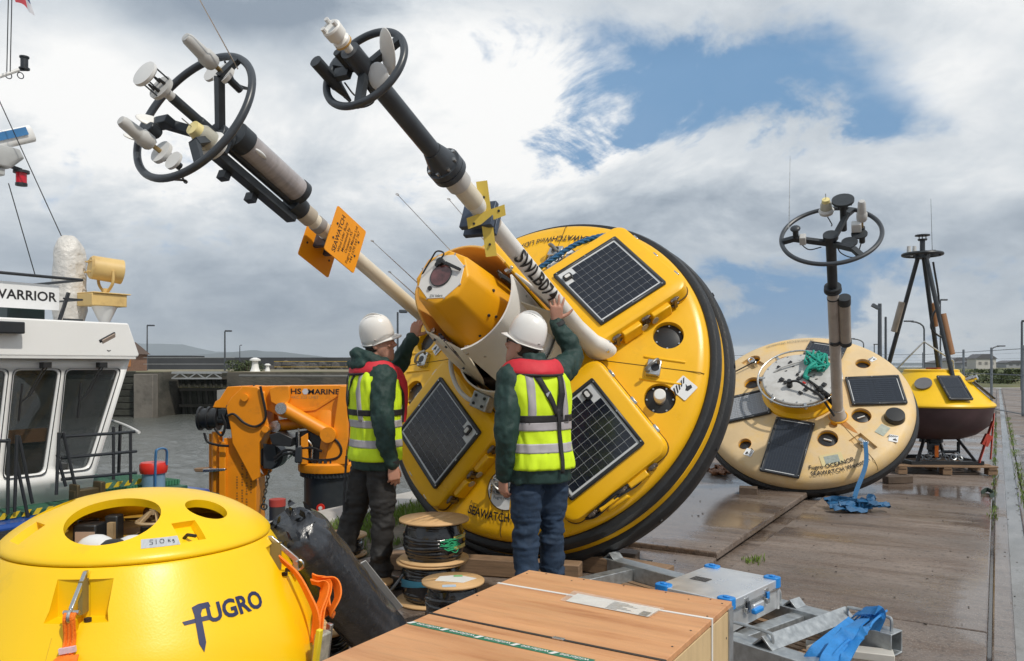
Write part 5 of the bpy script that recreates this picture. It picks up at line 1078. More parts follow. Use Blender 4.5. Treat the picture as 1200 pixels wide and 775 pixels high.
one('sensor_box', dark_metal, lb, lambda b: (b.box(RC + pol(.18, 188, .02), (.09, .05, .06)), b.cyl(RC + pol(.22, 205, .01), RC + pol(.22, 205, .08), .03, n=12)), bevel=.006)
q = RC + pol(.33, 52, 0); one('whip_antenna', steel, lb, lambda b: b.cyl(q, q + V((.10, .30, .95)).normalized() * 1.1, .0035, .0015, n=6))
# warning plates clamped round mast one
for dx in (.085, -.115):
    Mp = frame(axp(P1, 1.975, dx, -.01 if dx > 0 else -.03), V((0, 0, -1)) , V((0, 1, 0)), V((1, 0, 0))) 
    pl = one('sign_plate', orange_sign, lb, lambda b: b.prism(rrect(.30, .31, .012, 3), .006, Mp), smooth=30)
    if dx > 0:
        b = MB(); T = Mp @ Matrix.Translation((0, 0, .0072)); 
        def tl(txt, sz, yy, bold=.0):
            b.text(txt, sz, lambda x, y: T @ V((yy - y, x, 0)), bold)
        tl('SEAWATCH', .048, -.075, .012)
        for i, tx_ in enumerate(('Wind Lidar Buoy', 'Maintained by', 'Oceanor AS', 'Fugro GB Marine Ltd', '+44 1570 547 767')): tl(tx_, .031, -.035 + .031 * i, .004)
        b.build('lettering', mat('brown black print', (.05, .022, .01), .5), pl, smooth=0)
    for i in (-1, 1):
        for j in (-1, 1): one('screw', dark_metal, pl, lambda b: b.cyl(Mp @ V((i * .11, j * .05, -.002)), Mp @ V((i * .11, j * .05, .010)), .007, n=8))
one('plate_clamp', mat('blue black clamp', (.06, .08, .12), .4, .3, var=.3), lb, lambda b: (b.box(axp(P1, 2.02, -.015, 0), (.20, .15, .03)), b.box(axp(P1, 1.92, -.015, 0), (.20, .15, .03))), bevel=.004)
# --- mast two (right)
B2, T2 = axp(P2, .40), axp(P2, 2.50)
m2 = one('mast', white_paint, lb, lambda b: (b.cyl(B2, T2, .054, .050, n=28), b.loft([(axp(P2, .34, .03), V((.12, 0, 0)), V((0, .070, 0))), (axp(P2, .40, .03), V((.115, 0, 0)), V((0, .068, 0))), (axp(P2, .50, .01), V((.075, 0, 0)), V((0, .062, 0))), (axp(P2, .75), V((.053, 0, 0)), V((0, .053, 0)))], 28)))
for s in (-1, 1): one('foot_bolt', steel, m2, lambda b: b.cyl(axp(P2, .40, .11, .03 * s), axp(P2, .425, .11, .03 * s), .016, n=10))
for h0, h1, m_ in ((2.02, 2.06, mat('tan tape', (.46, .40, .34), .5)), (2.12, 2.17, mat('grey tape', (.33, .32, .31), .5)), (2.24, 2.40, cream), (2.40, 2.52, mat('pale grey collar', (.52, .51, .49), .45))): one('band', m_, m2, lambda b: b.cyl(axp(P2, h0), axp(P2, h1), .054 if h0 < 2.3 else .066, n=24))
up = one('upper_mast', mat('grey black tube', (.045, .052, .062), .34, var=.2, scale=10), lb, lambda b: (b.cyl(axp(P2, 2.55), axp(P2, 3.355), .044, n=24), b.cyl(axp(P2, 2.50), axp(P2, 2.535), .092, n=32), b.cyl(axp(P2, 2.54), axp(P2, 2.575), .092, n=32), b.cyl(axp(P2, 2.575), axp(P2, 2.68), .078, .048, n=24)))
for i in range(8): q = axp(P2, 2.49) + pol(.076, 45 * i); one('flange_bolt', steel, up, lambda b: b.cyl(q, q + Z * .105, .009, n=8))
R2 = axp(P2, 3.245); one('mast_ring', mat('grey black tube', (.045, .052, .062), .34, var=.2, scale=10), lb, lambda b: b.torus(R2, Z, .20, .017, 64, 12))
for a in (40, 160, 280): one('spoke', dark_metal, lb, lambda b: b.bar(R2 + pol(.03, a), R2 + pol(.21, a), .035, .03))
q = axp(P2, 3.335, .0, .0); sn = one('ultrasonic_sensor', white_paint, lb, lambda b: b.lathe([(0, 0), (.018, 0), (.020, .045), (.036, .058), (.038, .080), (.028, .09), (.028, .098), (.041, .102), (.043, .145), (.038, .152), (0, .152)], 22, Matrix.Translation(q)))
for k in range(3): one('transducer_tip', light_grey, sn, lambda b: b.cyl(q + pol(.030, 120 * k, .15), q + pol(.030, 120 * k, .172), .010, n=8))
one('sensor_ring', mat('amber ring', (.55, .33, .10), .5), sn, lambda b: b.cyl(q + Z * .059, q + Z * .067, .039, n=20))
one('pipe_stub', dark_metal, lb, lambda b: b.cyl(axp(P2, 3.26, -.065, .0), axp(P2, 3.36, -.065, .0), .018, n=12))
one('sensor_pod', dark_metal, lb, lambda b: (b.cyl(R2 + pol(.16, 195, -.02), R2 + pol(.16, 195, .13), .028, n=14), b.cyl(R2 + pol(.16, 195, -.12), R2 + pol(.16, 195, -.02), .006, .026, n=12), b.box(R2 + pol(.10, 195, .02), (.08, .05, .03))))
one('reflector_plate', white_paint, lb, lambda b: b.ell(R2 + pol(.13, 20, .02), (.010, .055, .10), Matrix.Rotation(R_(60), 3, 'Z') @ Matrix.Rotation(.6, 3, 'Y'), 18, 10)); one('reflector_plate', light_grey, lb, lambda b: b.ell(R2 + pol(.085, -30, -.02), (.010, .05, .06), Matrix.Rotation(R_(100), 3, 'Z') @ Matrix.Rotation(.9, 3, 'Y'), 18, 10))
for a in (180, 215): one('loop_cable', hose, lb, lambda b: b.tube(spline([R2 + pol(.15, a, -.05), R2 + pol(.13, a + 10, -.12), R2 + pol(.06, a + 20, -.14), R2 + pol(.045, a + 30, -.04)]), .004, 5))
# yellow cross plate bolted across mast two
q = MA @ axp(P2, 2.10); w_ = (V((0, 0, CAMZ)) - q).normalized(); dn = V((.13, 0, -1)); dn = (dn - w_ * dn.dot(w_)).normalized(); rt = dn.cross(w_) * -1
if rt.x < 0: rt = -rt
Mx = MAI @ frame(q + w_ * .085 + rt * .0, rt, -dn, rt.cross(-dn)); 
cr_ = mat('matt yellow plate', (.70, .52, .09), .5, var=.06)
cp_ = one('cross_plate', cr_, lb, lambda b: (b.prism([(-.030, -.215), (.030, -.215), (.030, .185), (-.030, .185)], .006, Mx), b.prism([(-.105, -.055), (.105, -.008), (.105, .050), (-.105, .003)], .006, Mx @ Matrix.Translation((0, 0, .0062)))))
for x, y in ((-.07, -.03), (.07, .02), (0, .1), (0, -.15)): one('screw', dark_metal, cp_, lambda b: b.cyl(Mx @ V((x, y, -.004)), Mx @ V((x, y, .0155)), .007, n=8))
one('plate_clamp', mat('blue black clamp', (.06, .08, .12), .4, .3, var=.3), lb, lambda b: (b.box(axp(P2, 2.06, -.04, -.03), (.20, .13, .035)), b.box(axp(P2, 2.14, -.02, -.02), (.20, .15, .035))), bevel=.004)
# id painted along mast two
wd = face_dir(axp(P2, 1.3)); tu = Z.cross(wd); 
if (MA.to_3x3() @ tu).x < 0: tu = -tu
rm_ = .0565
def wrapid(x, y):
    th = (y + .0) / rm_ ; h = 1.48 - x; r_ = .0545 + .0035; return axp(P2, h) + (wd * math.cos(th) + tu * math.sin(th)) * (r_ - .0008 * (h - 1))
b = MB(); b.text('SWLB074', .135, lambda x, y: wrapid(x * .98, y + .004), .018); b.build('lettering', ink, m2, smooth=0)
# whip antennas round the lidar
for (x, y, h, l) in ((-.336, .086, 1.28, .62), (.02, .19, 1.57, .62), (.164, .338, 1.28, .62), (-.262, -.055, 1.45, .30)): one('whip_antenna', steel, lb, lambda b: (b.cyl((x, y, h), (x, y, h + l), .0032, .002, n=6), b.torus((x, y, h + l), (0, 1, 0), .009, .002, 10, 4)))
# timber dunnage under the buoy
for i, (px, py, l, rot, lab) in enumerate(((560, 672, 1.5, .15, 'long wet timber beam under the left side of the large yellow buoy'), (690, 668, 1.3, -.25, 'wet timber beam under the right side of the large yellow buoy'), (620, 655, 1.7, .05, 'dark timber block wedged behind the second worker under the buoy'))):
    b = MB(); b.box((0, 0, .06), (l, .14, .12)); o = b.build('timber_beam', timber if i < 2 else timber_dark, bevel=.008); o.matrix_world = Matrix.Translation(gnd(px, py)) @ Matrix.Rotation(rot - .4, 4, 'Z'); tag(o, lab, 'beam')

# ------------------------------------------------------------------ the cream wave buoy behind it
MW = buoy_frame((3.688, 10.009, -.558), -.425, .798)
wb = thing('wave_buoy', 'weathered cream disc buoy with four panels and a tall mast, leaning on the quay', 'buoy', MW)
DW = Deck(.235, .413, .122)
o = one('hull', beige, wb, lambda b: b.lathe([(0, .235), (.3, .24), (.45, DW.h(.45)), (.8, DW.h(.8)), (1.15, DW.h(1.15)), (1.205, .115), (1.235, .075), (1.245, .02), (1.235, -.05), (1.15, -.075), (.6, -.12), (0, -.13)], 110))
one('under_hull', mat('red antifouling', (.17, .03, .025), .6, var=.3, dirt_or_sheen=(.05, .03, .03), dscale=4, damt=.6), wb, lambda b: b.lathe([(0, -.05), (1.18, -.05), (1.235, -.14), (1.20, -.19), (.8, -.36), (.3, -.46), (0, -.47)], 90))
circs = [(.70, -22, .105, 0), (.70, -65.5, .11, 0), (1.035, -14, .115, 1), (.985, -131, .075, 0), (.925, 44.5, .085, 0), (.70, 158, .10, 0), (.70, 112, .11, 0), (1.0, 132, .07, 0)]
cuts = []
for r, a, rad, up_ in circs:
    if not up_: Mc = DW.M(r, a); c = MB(); c.cyl(Mc @ V((0, 0, -.07)), Mc @ V((0, 0, .1)), rad, rad * 1.08, n=36); cuts.append(c)
for a in (-45.3, 136):
    Mc = DW.M(.95, a); c = MB(); c.box(Mc @ V((0, 0, .0)), (.26, .18, .08), Mc.to_3x3()); cuts.append(c)
Mc = DW.M(.555, -52); c = MB(); c.cyl(Mc @ V((0, 0, -.06)), Mc @ V((0, 0, .1)), .05, n=20); cuts.append(c)
o.data.materials.append(orange_in); cut(o, cuts)
for r, a, rad, up_ in circs:
    Mc = DW.M(r, a); z0 = -.066 if not up_ else .002
    w_ = one('recess_lining', orange_in, wb, lambda b: b.lathe([(rad * 1.0, -.068), (rad * 1.035, -.02), (rad * 1.055, .002), (rad * 1.05, .004), (rad * .99, -.06)], 36, Mc)) if not up_ else None
    rc = one('sensor_cover', black, wb, lambda b: b.lathe([(0, z0), (rad * .99, z0), (rad * .99, z0 + .012), (rad * .9, z0 + .016 + .05 * up_), (0, z0 + .018 + .055 * up_)], 32, Mc))
    if a in (-22, -65.5): one('cover_handle', light_grey, rc, lambda b: b.box(Mc @ V((0, 0, z0 + .03)), (.09, .012, .02), Mc.to_3x3() @ Matrix.Rotation(.9, 3, 'Z')))
# panels
for (t, a0, a1, w_, kind) in ((-100.57, .413, 1.223 - .02, .454, 0), (10.9, .505, 1.125, .478, 0), (76.463, .735, 1.04, .47, 0), (193.27, .42, 1.10, .425, 1)):
    Mp = DW.M((a0 + a1) / 2, t, .008)
    fr = solar_panel(wb, Mp, a1 - a0, w_, 2, 12, 0, back=mat('dark backing', (.05, .055, .065), .3), cellm=(mat('rain beaded panel', (.30, .32, .35), .35, var=.7, scale=60, bump=.6, bscale=150) if kind else mat('dark slate cell', (.020, .026, .038), .22, var=.3, scale=30)))
    for e_ in (-1, 1): one('busbar', solar_back, fr, lambda b: b.box(Mp @ V((e_ * ((a1 - a0) / 2 - .033), 0, .0165)), (.008, w_ - .12, .002), Mp.to_3x3()))
# instrument hub under a pale lid
hc_ = V((-.05, .06, 0)); T = Matrix.Translation(hc_)
hub = one('hub', yellow, wb, lambda b: b.lathe([(0, .2), (.46, .2), (.455, .26), (.415, .30), (.41, .455), (0, .455)], 60, T))
one('hub_lid', mat('dusty grey lid', (.52, .52, .51), .4, var=.12, scale=7, dirt_or_sheen=(.33, .31, .28), dscale=5, damt=.55, dthr=.5), wb, lambda b: b.lathe([(0, .455), (.43, .455), (.432, .485), (.42, .495), (0, .502)], 64, T))
one('guard_ring', steel, wb, lambda b: b.torus(hc_ + Z * .50, Z, .485, .012, 80, 8))
for k in range(7): 
    a = 25 + 360 / 7 * k; q = hc_ + pol(.445, a, .47); one('ring_bracket', steel, wb, lambda b: b.box(q, (.08, .035, .05), Matrix.Rotation(R_(a), 3, 'Z')), bevel=.004)
for k in range(16): a = 22.5 * k; q = hc_ + pol(.405, a, .494); one('lid_bolt', steel, wb, lambda b: b.cyl(q, q + Z * .012, .009, n=8))
rn = random.Random(4)
plug = one('cable_plug', black, wb, lambda b: (b.cyl(hc_ + V((-.10, -.14, .50)), hc_ + V((-.10, -.14, .575)), .036, n=18), b.cyl(hc_ + V((-.10, -.14, .57)), hc_ + V((-.10, -.14, .60)), .026, n=14)))
one('cable', hose, wb, lambda b: b.tube(spline([hc_ + V((-.10, -.14, .58)), hc_ + V((0, -.16, .60)), hc_ + V((.13, -.24, .56)), hc_ + V((.25, -.32, .53)), V((.36, -.42, .35))]), .014, 8))
for k in range(6): 
    q = hc_ + V((.10 + .045 * k, -.03 - .045 * k, .505)); c_ = one('connector', black, wb, lambda b: b.bar(q + V((-.02, .02, 0)), q + V((.03, -.05, .02)), .022, .022), bevel=.004)
    one('cable', hose, wb, lambda b: b.tube(spline([q + V((.02, -.03, .02)), q + V((.07, -.13, .05)), V((.36, -.34 + .012 * k, .40)), V((.38 - .01 * k, -.36, .26))]), .007, 6))
one('label_print', ink, wb, lambda b: [b.box(hc_ + V((x, y, .5035)), (.03, .012, .002), Matrix.Rotation(.4, 3, 'Z')) for x, y in ((-.21, -.03), (-.17, -.06), (-.23, -.07), (-.16, .12), (-.08, .2), (.0, .1), (.06, .04), (.10, .08), (.13, .02), (.17, .05), (.2, -.02))], smooth=0)
for (x, y, w_, h_) in ((-.20, -.04, .05, .05), (-.15, -.09, .035, .045), (.0, -.02, .045, .05), (.05, .02, .035, .05), (-.02, .05, .03, .03), (.03, -.26, .05, .03), (.09, -.20, .05, .04), (.21, -.24, .05, .06), (.25, -.18, .05, .05), (.29, -.12, .05, .05), (-.25, .18, .04, .03), (-.12, .26, .03, .05)): one('terminal_block', black, wb, lambda b: b.box(hc_ + V((x, y, .512)), (w_, h_, .022), Matrix.Rotation(-.6, 3, 'Z')), bevel=.003)
one('lid_hoop', grey_plastic, wb, lambda b: b.tube(spline([hc_ + V((-.30, .10, .50)), hc_ + V((-.20, .16, .53)), hc_ + V((.02, .27, .53)), hc_ + V((.10, .36, .50))]), .012, 6))
one('red_clip', red_paint, wb, lambda b: b.bar(hc_ + V((.05, -.08, .51)), hc_ + V((.08, -.12, .53)), .02, .014))
yc = hc_ + V((-.33, .36, 0)); one('ring_handle', yellow, wb, lambda b: b.lathe([(.05, .19), (.075, .20), (.085, .28), (.075, .33), (.055, .33), (.045, .28), (.05, .19)], 24, Matrix.Translation(yc)))
# mast with clamp sleeve and the instrument ring
WP = V((.393, -.306, 0)); mcol = mat('scuffed grey mast', (.46, .42, .385), .5, var=.12, scale=8, dirt_or_sheen=(.26, .22, .19), dscale=9, damt=.5)
mw = one('mast', mcol, wb, lambda b: (b.cyl(axp(WP, .2), axp(WP, 2.16), .062, .058, n=24), b.lathe([(0, .19), (.095, .19), (.098, .23), (.085, .26), (.07, .36), (0, .36)], 24, Matrix.Translation(WP))))
one('mast_collar', orange_in, mw, lambda b: b.lathe([(.09, .18), (.115, .185), (.115, .225), (.10, .235)], 28, Matrix.Translation(WP)))
for h in (1.42, 2.05): one('band', dark_metal, mw, lambda b: b.cyl(axp(WP, h), axp(WP, h + .015), .062, n=20))
sv = one('battery_sleeve', mat('dusty clear sleeve', (.36, .32, .28), .35, var=.2, scale=8), wb, lambda b: b.cyl(axp(WP, 1.45, .11, -.02), axp(WP, 2.0, .11, -.02), .058, n=22))
for h0, h1 in ((1.42, 1.47), (1.99, 2.08)): one('sleeve_cap', dark_metal, sv, lambda b: b.cyl(axp(WP, h0, .11, -.02), axp(WP, h1, .11, -.02), .063, n=22))
one('strap_band', dark_metal, sv, lambda b: b.box(axp(WP, 1.46, .05, -.01), (.19, .12, .02)))
um = one('upper_mast', dark_metal, wb, lambda b: (b.cyl(axp(WP, 2.2), axp(WP, 2.82), .05, n=20), b.cyl(axp(WP, 2.155), axp(WP, 2.185), .088, n=24), b.cyl(axp(WP, 2.19), axp(WP, 2.215), .085, n=24)))
RW = axp(WP, 2.86); one('mast_ring', mat('grey black tube', (.045, .052, .062), .34, var=.2, scale=10), wb, lambda b: b.torus(RW, Z, .46, .022, 76, 10))
for a in (65, 188, 308): one('spoke', dark_metal, wb, lambda b: (b.bar(axp(WP, 2.76), RW + pol(.34, a, .02), .045, .05), b.bar(RW + pol(.34, a, .02), RW + pol(.46, a), .05, .045)))
one('mast_cap', dark_metal, wb, lambda b: b.cyl(axp(WP, 2.82), axp(WP, 2.87), .072, n=20))
q = RW + pol(.32, 70, .0); one('instrument_pole', dark_metal, wb, lambda b: b.cyl(q - Z * .16, q + Z * .18, .032, n=14)); one('top_disc', dark_metal, wb, lambda b: (b.cyl(q + Z * .18, q + Z * .205, .105, n=28), b.cyl(q + Z * .155, q + Z * .165, .06, n=20)))
for k in range(6): one('disc_stud', dark_metal, wb, lambda b: b.cyl(q + pol(.075, 60 * k, .13), q + pol(.075, 60 * k, .18), .008, n=6))
nav_lamp(wb, RW + pol(.36, 98, .02), 1.1); antenna(wb, RW + pol(.30, 20, .0), .78); one('antenna_plug', dark_metal, wb, lambda b: b.cyl(RW + pol(.30, 20, -.18), RW + pol(.30, 20, 0), .028, n=12)); one('sensor_box', light_grey, wb, lambda b: b.box(RW + pol(.24, 14, .04), (.09, .07, .10)), bevel=.01)
for a, r_ in ((5, .26), (330, .2)): one('reflector_disc', dark_metal, wb, lambda b: b.cyl(RW + pol(r_, a, -.03), RW + pol(r_, a, -.015), .075, n=22))
q = RW + pol(.32, 186, .03); one('motion_sensor', dark_metal, wb, lambda b: (b.cyl(q, q + Z * .09, .028, n=12), b.ell(q + Z * .10, (.05, .05, .025), n=14, m=8))); one('sensor_clamp', grey_plastic, wb, lambda b: b.box(RW + pol(.26, 192, .01), (.06, .08, .09)), bevel=.008)
for pts in ([pol(.30, 20, -.16), pol(.22, 0, -.28), pol(.1, -20, -.2), pol(.05, -10, -.1)], [pol(.3, 186, -.02), pol(.22, 200, -.1), pol(.1, 210, -.1)], [pol(.36, 98, 0), pol(.30, 90, -.08), pol(.2, 90, -.03)]): one('loop_cable', hose, wb, lambda b: b.tube(spline([RW + p for p in pts]), .006, 5))
q = RW + pol(.40, 168, .05); one('whip_antenna', steel, wb, lambda b: b.cyl(q, q + MW.to_3x3().inverted() @ V((0, -.05, 1)) * .72, .004, .002, n=6))
# shackle lugs, seam, stickers and lettering
for a in (-45.3, 136):
    Mc = DW.M(.93, a); sh = one('lifting_eye', steel, wb, lambda b: b.box(Mc @ V((0, 0, .0)), (.09, .05, .10), Mc.to_3x3()), bevel=.012); one('shackle', steel, sh, lambda b: b.tube(spline([Mc @ V((.02, -.035, .03)), Mc @ V((.06, -.03, .05)), Mc @ V((.075, 0, .055)), Mc @ V((.06, .03, .05)), Mc @ V((.02, .035, .03))]), .011, 8))
one('seam', mat('dark joint', (.10, .055, .01), .7), wb, lambda b: b.tube([DW.p(.52, -42, .001), DW.p(.80, -46, .001), DW.p(.83, -46, .001), DW.p(1.19, -48.5, .001), pol(1.232, -48.5, .078), pol(1.246, -48.5, .02)], .0035, 5))
for a in (-45.3,): Mc = DW.M(.62, -41); one('rust_streak', mat('rust stain', (.50, .20, .03), .6, var=.3), wb, lambda b: b.prism([(-.16, -.03), (.0, -.045), (.15, -.02), (.2, 0), (.12, .02), (-.02, .035), (-.15, .03)], .002, Mc))
for (r, a, w_, h_, m_) in ((.985, -69.7, .25, .15, mat('yellowed sticker', (.62, .52, .27), .5, var=.1)), (.985, -27.3, .15, .11, mat('faded green sticker', (.38, .42, .36), .5, var=.2, scale=20)),):
    Mc = DW.M(r, a, .002) @ Matrix.Rotation(PI / 2 - .05, 4, 'Z'); s_ = one('sticker', m_, wb, lambda b: b.prism(rrect(w_, h_, .008, 2), .003, Mc))
    if w_ > .2: one('sticker_field', mat('grey green print', (.30, .34, .31), .5, var=.2, scale=30), s_, lambda b: b.prism(rrect(.16, .10, .004, 2), .001, Mc @ Matrix.Translation((0, 0, .003))))
Mc = DW.M(1.135, -29.5, .002) @ Matrix.Rotation(.4, 4, 'Z'); sticker(wb, Mc, .10, .10, 'hazard_label', None, lambda b, M_: hazard_print(b, M_, .8))
Mc = DW.M(1.05, -124, .002) @ Matrix.Rotation(.2, 4, 'Z'); sticker(wb, Mc, .10, .10, 'hazard_label', None, lambda b, M_: hazard_print(b, M_, .8))
Mc = DW.M(1.07, 44, .002); sticker(wb, Mc, .09, .07, 'hazard_label', None, lambda b, M_: hazard_print(b, M_, .6))
b = MB(); b.text('SEAWATCH Wavescan', .078, DW.txt(1.148, -67, .011, .88), .014); b.text('Fugro OCEANOR', .078, (lambda f: lambda x, y: f(x - .02, y))(DW.txt(1.068, -70, .011, .88)), .014); b.build('lettering', ink, wb, smooth=0)
b = MB(); b.text('SEAWATCH Wavescan', .07, DW.txt(1.11, 103, .011, .9), .0); b.build('faded_lettering', mat('faded print', (.30, .25, .17), .5), wb, smooth=0)
one('side_cable', hose, wb, lambda b: b.tube([DW.p(.90, 136, .06), DW.p(1.05, 158, .05), DW.p(1.22, 172, .01)], .009, 6))
# black rubber fender of the cream buoy
one('fender', rubber, wb, lambda b: b.lathe([(1.22, -.03), (1.25, -.02), (1.275, -.05), (1.28, -.11), (1.26, -.15), (1.22, -.155), (1.22, -.03)], 110))
# teal rope bundle on the lid
rn = random.Random(8); b = MB(); c0 = hc_ + V((.19, .22, .54))
for k in range(9):
    P_ = [c0 + V((rn.uniform(-.13, .13), rn.uniform(-.16, .16), rn.uniform(-.03, .09))) for _ in range(7)]; b.tube(spline(P_, 5), .013, 6)
b.tube(spline([c0 + V((.03, -.02, .05)), c0 + V((-.07, -.12, .05)), c0 + V((-.12, -.22, .0)), c0 + V((-.08, -.27, .0))]), .026, 8)
o = b.build('rope_bundle', teal_rope); o.matrix_world = MW; tag(o, 'bundle of teal green rope lying on the lid of the cream buoy', 'rope')
# blue strap from the front lug down to a pile on the ground
lug = MW @ (DW.M(.95, -45.3) @ V((.03, 0, .07))); pile = gnd(1000, 598)
def band(mb, pts, w, th, side): 
    P_ = [V(p) for p in pts]; vs = []
    for i, p in enumerate(P_):
        t = (P_[min(i + 1, len(P_) - 1)] - P_[max(i - 1, 0)]).normalized(); s_ = V(side[i] if isinstance(side, list) else side); s_ = (s_ - t * s_.dot(t)).normalized(); n_ = t.cross(s_)
        vs += [p - s_ * w / 2 - n_ * th / 2, p + s_ * w / 2 - n_ * th / 2, p + s_ * w / 2 + n_ * th / 2, p - s_ * w / 2 + n_ * th / 2]
    n = len(P_); fs = [(4 * i + k, 4 * i + (k + 1) % 4, 4 * i + 4 + (k + 1) % 4, 4 * i + 4 + k) for i in range(n - 1) for k in range(4)] + [(3, 2, 1, 0), (4 * n - 4, 4 * n - 3, 4 * n - 2, 4 * n - 1)]
    mb.add(vs, fs)
b = MB(); band(b, spline([lug, lug * .66 + pile * .34 + V((.02, -.06, .0)), lug * .3 + pile * .7 + V((-.02, -.03, -.02)), pile + UP * .06]), .046, .007, V((1, -.2, 0)))
rn = random.Random(21)
for k in range(7):
    P_ = [pile + V((rn.uniform(-.32, .34), rn.uniform(-.20, .16), .015 + .016 * k * rn.random() + .008)) for _ in range(6)]
    for q in P_: q.z = max(.012, q.z) + rn.uniform(0, .06)
    band(b, spline(P_, 6), .055, .006, [V((rn.uniform(-.3, .3), rn.uniform(-.3, .3), 1)).normalized() if rn.random() < .5 else V((.2, 1, .3)) for _ in range(len(spline(P_, 6)))])
o = b.build('lashing_strap', blue_web_dark, smooth=50); tag(o, 'long blue strap hanging from the cream buoy into a loose pile on the concrete', 'strap')
b = MB(); b.box((0, 0, .055), (.20, .16, .11)); o = b.build('timber_chock', timber_dark, bevel=.006); o.matrix_world = Matrix.Translation(gnd(877, 582)) @ Matrix.Rotation(-.3, 4, 'Z'); tag(o, 'small dark timber chock under the cream buoy', 'chock')
b = MB(); b.box((0, 0, .10), (.5, .3, .20)); o = b.build('timber_chock', timber_dark, bevel=.006); o.matrix_world = Matrix.Translation(gnd(975, 556)) @ Matrix.Rotation(-.3, 4, 'Z'); tag(o, 'dark timber block hidden in the shade behind the cream buoy rim', 'chock')
b = MB()
for k in range(6): b.tube(spline([gnd(838 + rn.uniform(-10, 22), 548 + rn.uniform(-4, 8), .03 + rn.uniform(0, .06)) for _ in range(5)]), .02, 6)
o = b.build('chain_heap', rust); tag(o, 'rusty chain heap on the quay between the yellow and cream buoys', 'chain')

# ------------------------------------------------------------------ small tripod buoy on its pallet
TB = V((at(1091, 555, 11.4).x, 11.4, 0)); tb = thing('tripod_buoy', 'small yellow and maroon buoy with a black tripod tower on a pallet stand', 'buoy', Matrix.Translation(TB))
maroon = mat('maroon antifouling', (.055, .030, .034), .5, var=.3, scale=4, dirt_or_sheen=(.09, .06, .055), dscale=3, damt=.5)
one('hull', maroon, tb, lambda b: b.lathe([(0, .46), (.40, .47), (.56, .53), (.72, .66), (.76, .80), (.785, .90), (.79, .93), (0, .93)], 64))
one('deck', mat('clean yellow', (.86, .52, .006), .38, var=.05), tb, lambda b: b.lathe([(0, .92), (.795, .92), (.805, .94), (.795, .965), (.765, .985), (.40, 1.36), (.36, 1.40), (.36, 1.43), (.335, 1.44), (0, 1.44)], 64))
for a in (-90, 40, 95, 150):
    d = V((math.cos(R_(a)), math.sin(R_(a)), -.94)).normalized(); y = V((-math.sin(R_(a)), math.cos(R_(a)), 0)); Mp = frame(pol(.60, a, 1.185), d, y, d.cross(y))
    solar_panel(tb, Mp, .46, .32, 2, 6, 0, back=mat('dark backing', (.05, .055, .065), .3), cellm=mat('dark slate cell', (.020, .026, .038), .22))
d = V((math.cos(R_(-25)), math.sin(R_(-25)), -.94)).normalized(); y = V((-math.sin(R_(-25)), math.cos(R_(-25)), 0)); solar_panel(tb, frame(pol(.60, -25, 1.185), d, y, d.cross(y)), .46, .32, 2, 6, 0, back=MATS['dark backing'], cellm=mat('dark slate cell', (.020, .026, .038), .22))
d = V((math.cos(R_(-128)), math.sin(R_(-128)), -.94)).normalized(); y = V((-math.sin(R_(-128)), math.cos(R_(-128)), 0)); Mp = frame(pol(.53, -128, 1.245), d, y, d.cross(y)); one('round_hatch', mat('grey hatch', (.15, .15, .16), .4), tb, lambda b: b.cyl(Mp @ V((0, 0, -.01)), Mp @ V((0, 0, .012)), .11, n=28))
one('vent_fitting', steel, tb, lambda b: (b.cyl(pol(.47, -48, 1.28), pol(.56, -48, 1.32), .045, n=14), b.cyl(pol(.56, -48, 1.32), pol(.60, -48, 1.335), .035, n=14)))
apex = V((at(1081, 300, 11.4).x - TB.x, 0, at(1081, 300, 11.4).z))
for (px, py, Y) in ((1042, 425, 11.9), (1100.5, 436, 11.75), (1122, 467, 10.95)):
    ft = at(px, py, Y) - TB; tp = apex + V((ft.x, ft.y, 0)).normalized() * .06; one('tripod_leg', dark_metal, tb, lambda b: b.cyl(ft, tp, .032, .030, n=12))
    m_ = ft * .62 + tp * .38; d_ = (tp - ft).normalized(); sd = V((ft.x, 0, 0)).normalized() * .07; one('leg_sleeve', mat('rusty brown sleeve', (.27, .13, .055), .5, var=.25) if px > 1100 else mat('dusty clear sleeve', (.36, .32, .28), .35), tb, lambda b: b.cyl(ft * .70 + tp * .30 + sd * .8, ft * .42 + tp * .58 + sd * .8, .045, n=14)) if px != 1100.5 else one('leg_sleeve', mat('rusty brown sleeve', (.27, .13, .055), .5), tb, lambda b: b.cyl(ft * .60 + tp * .40 + sd * .5, ft * .4 + tp * .6 + sd * .5, .04, n=14))
one('tower_ring', dark_metal, tb, lambda b: b.torus(apex + UP * .02, Z, .255, .024, 40, 8))
one('tower_plate', dark_metal, tb, lambda b: (b.cyl(apex - UP * .04, apex + UP * .05, .10, n=16), b.bar(apex + V((-.25, 0, .02)), apex + V((.25, 0, .02)), .03, .03), b.bar(apex + V((0, -.25, .02)), apex + V((0, .25, .02)), .03, .03)))
one('tower_sensor', dark_metal, tb, lambda b: (b.cyl(apex, apex + UP * .22, .035, n=12), b.lathe([(0, .22), (.06, .22), (.065, .24), (0, .245)], 16, Matrix.Translation(apex)), b.lathe([(0, .28), (.10, .285), (.10, .30), (0, .305)], 18, Matrix.Translation(apex)), *[b.cyl(apex + pol(.05, 120 * k, .24), apex + pol(.05, 120 * k, .285), .007, n=6) for k in range(3)]))
for x in (-.22, -.14): one('tower_lamp', grey_plastic, tb, lambda b: b.cyl(apex + V((x, -.05, .03)), apex + V((x, -.05, .13)), .03, .024, n=12))
one('tower_antenna', dark_metal, tb, lambda b: (b.cyl(apex + V((.14, 0, .05)), apex + V((.14, 0, .08)), .05, n=12), b.cyl(apex + V((.14, 0, .08)), apex + V((.12, 0, .82)), .004, .002, n=5)))
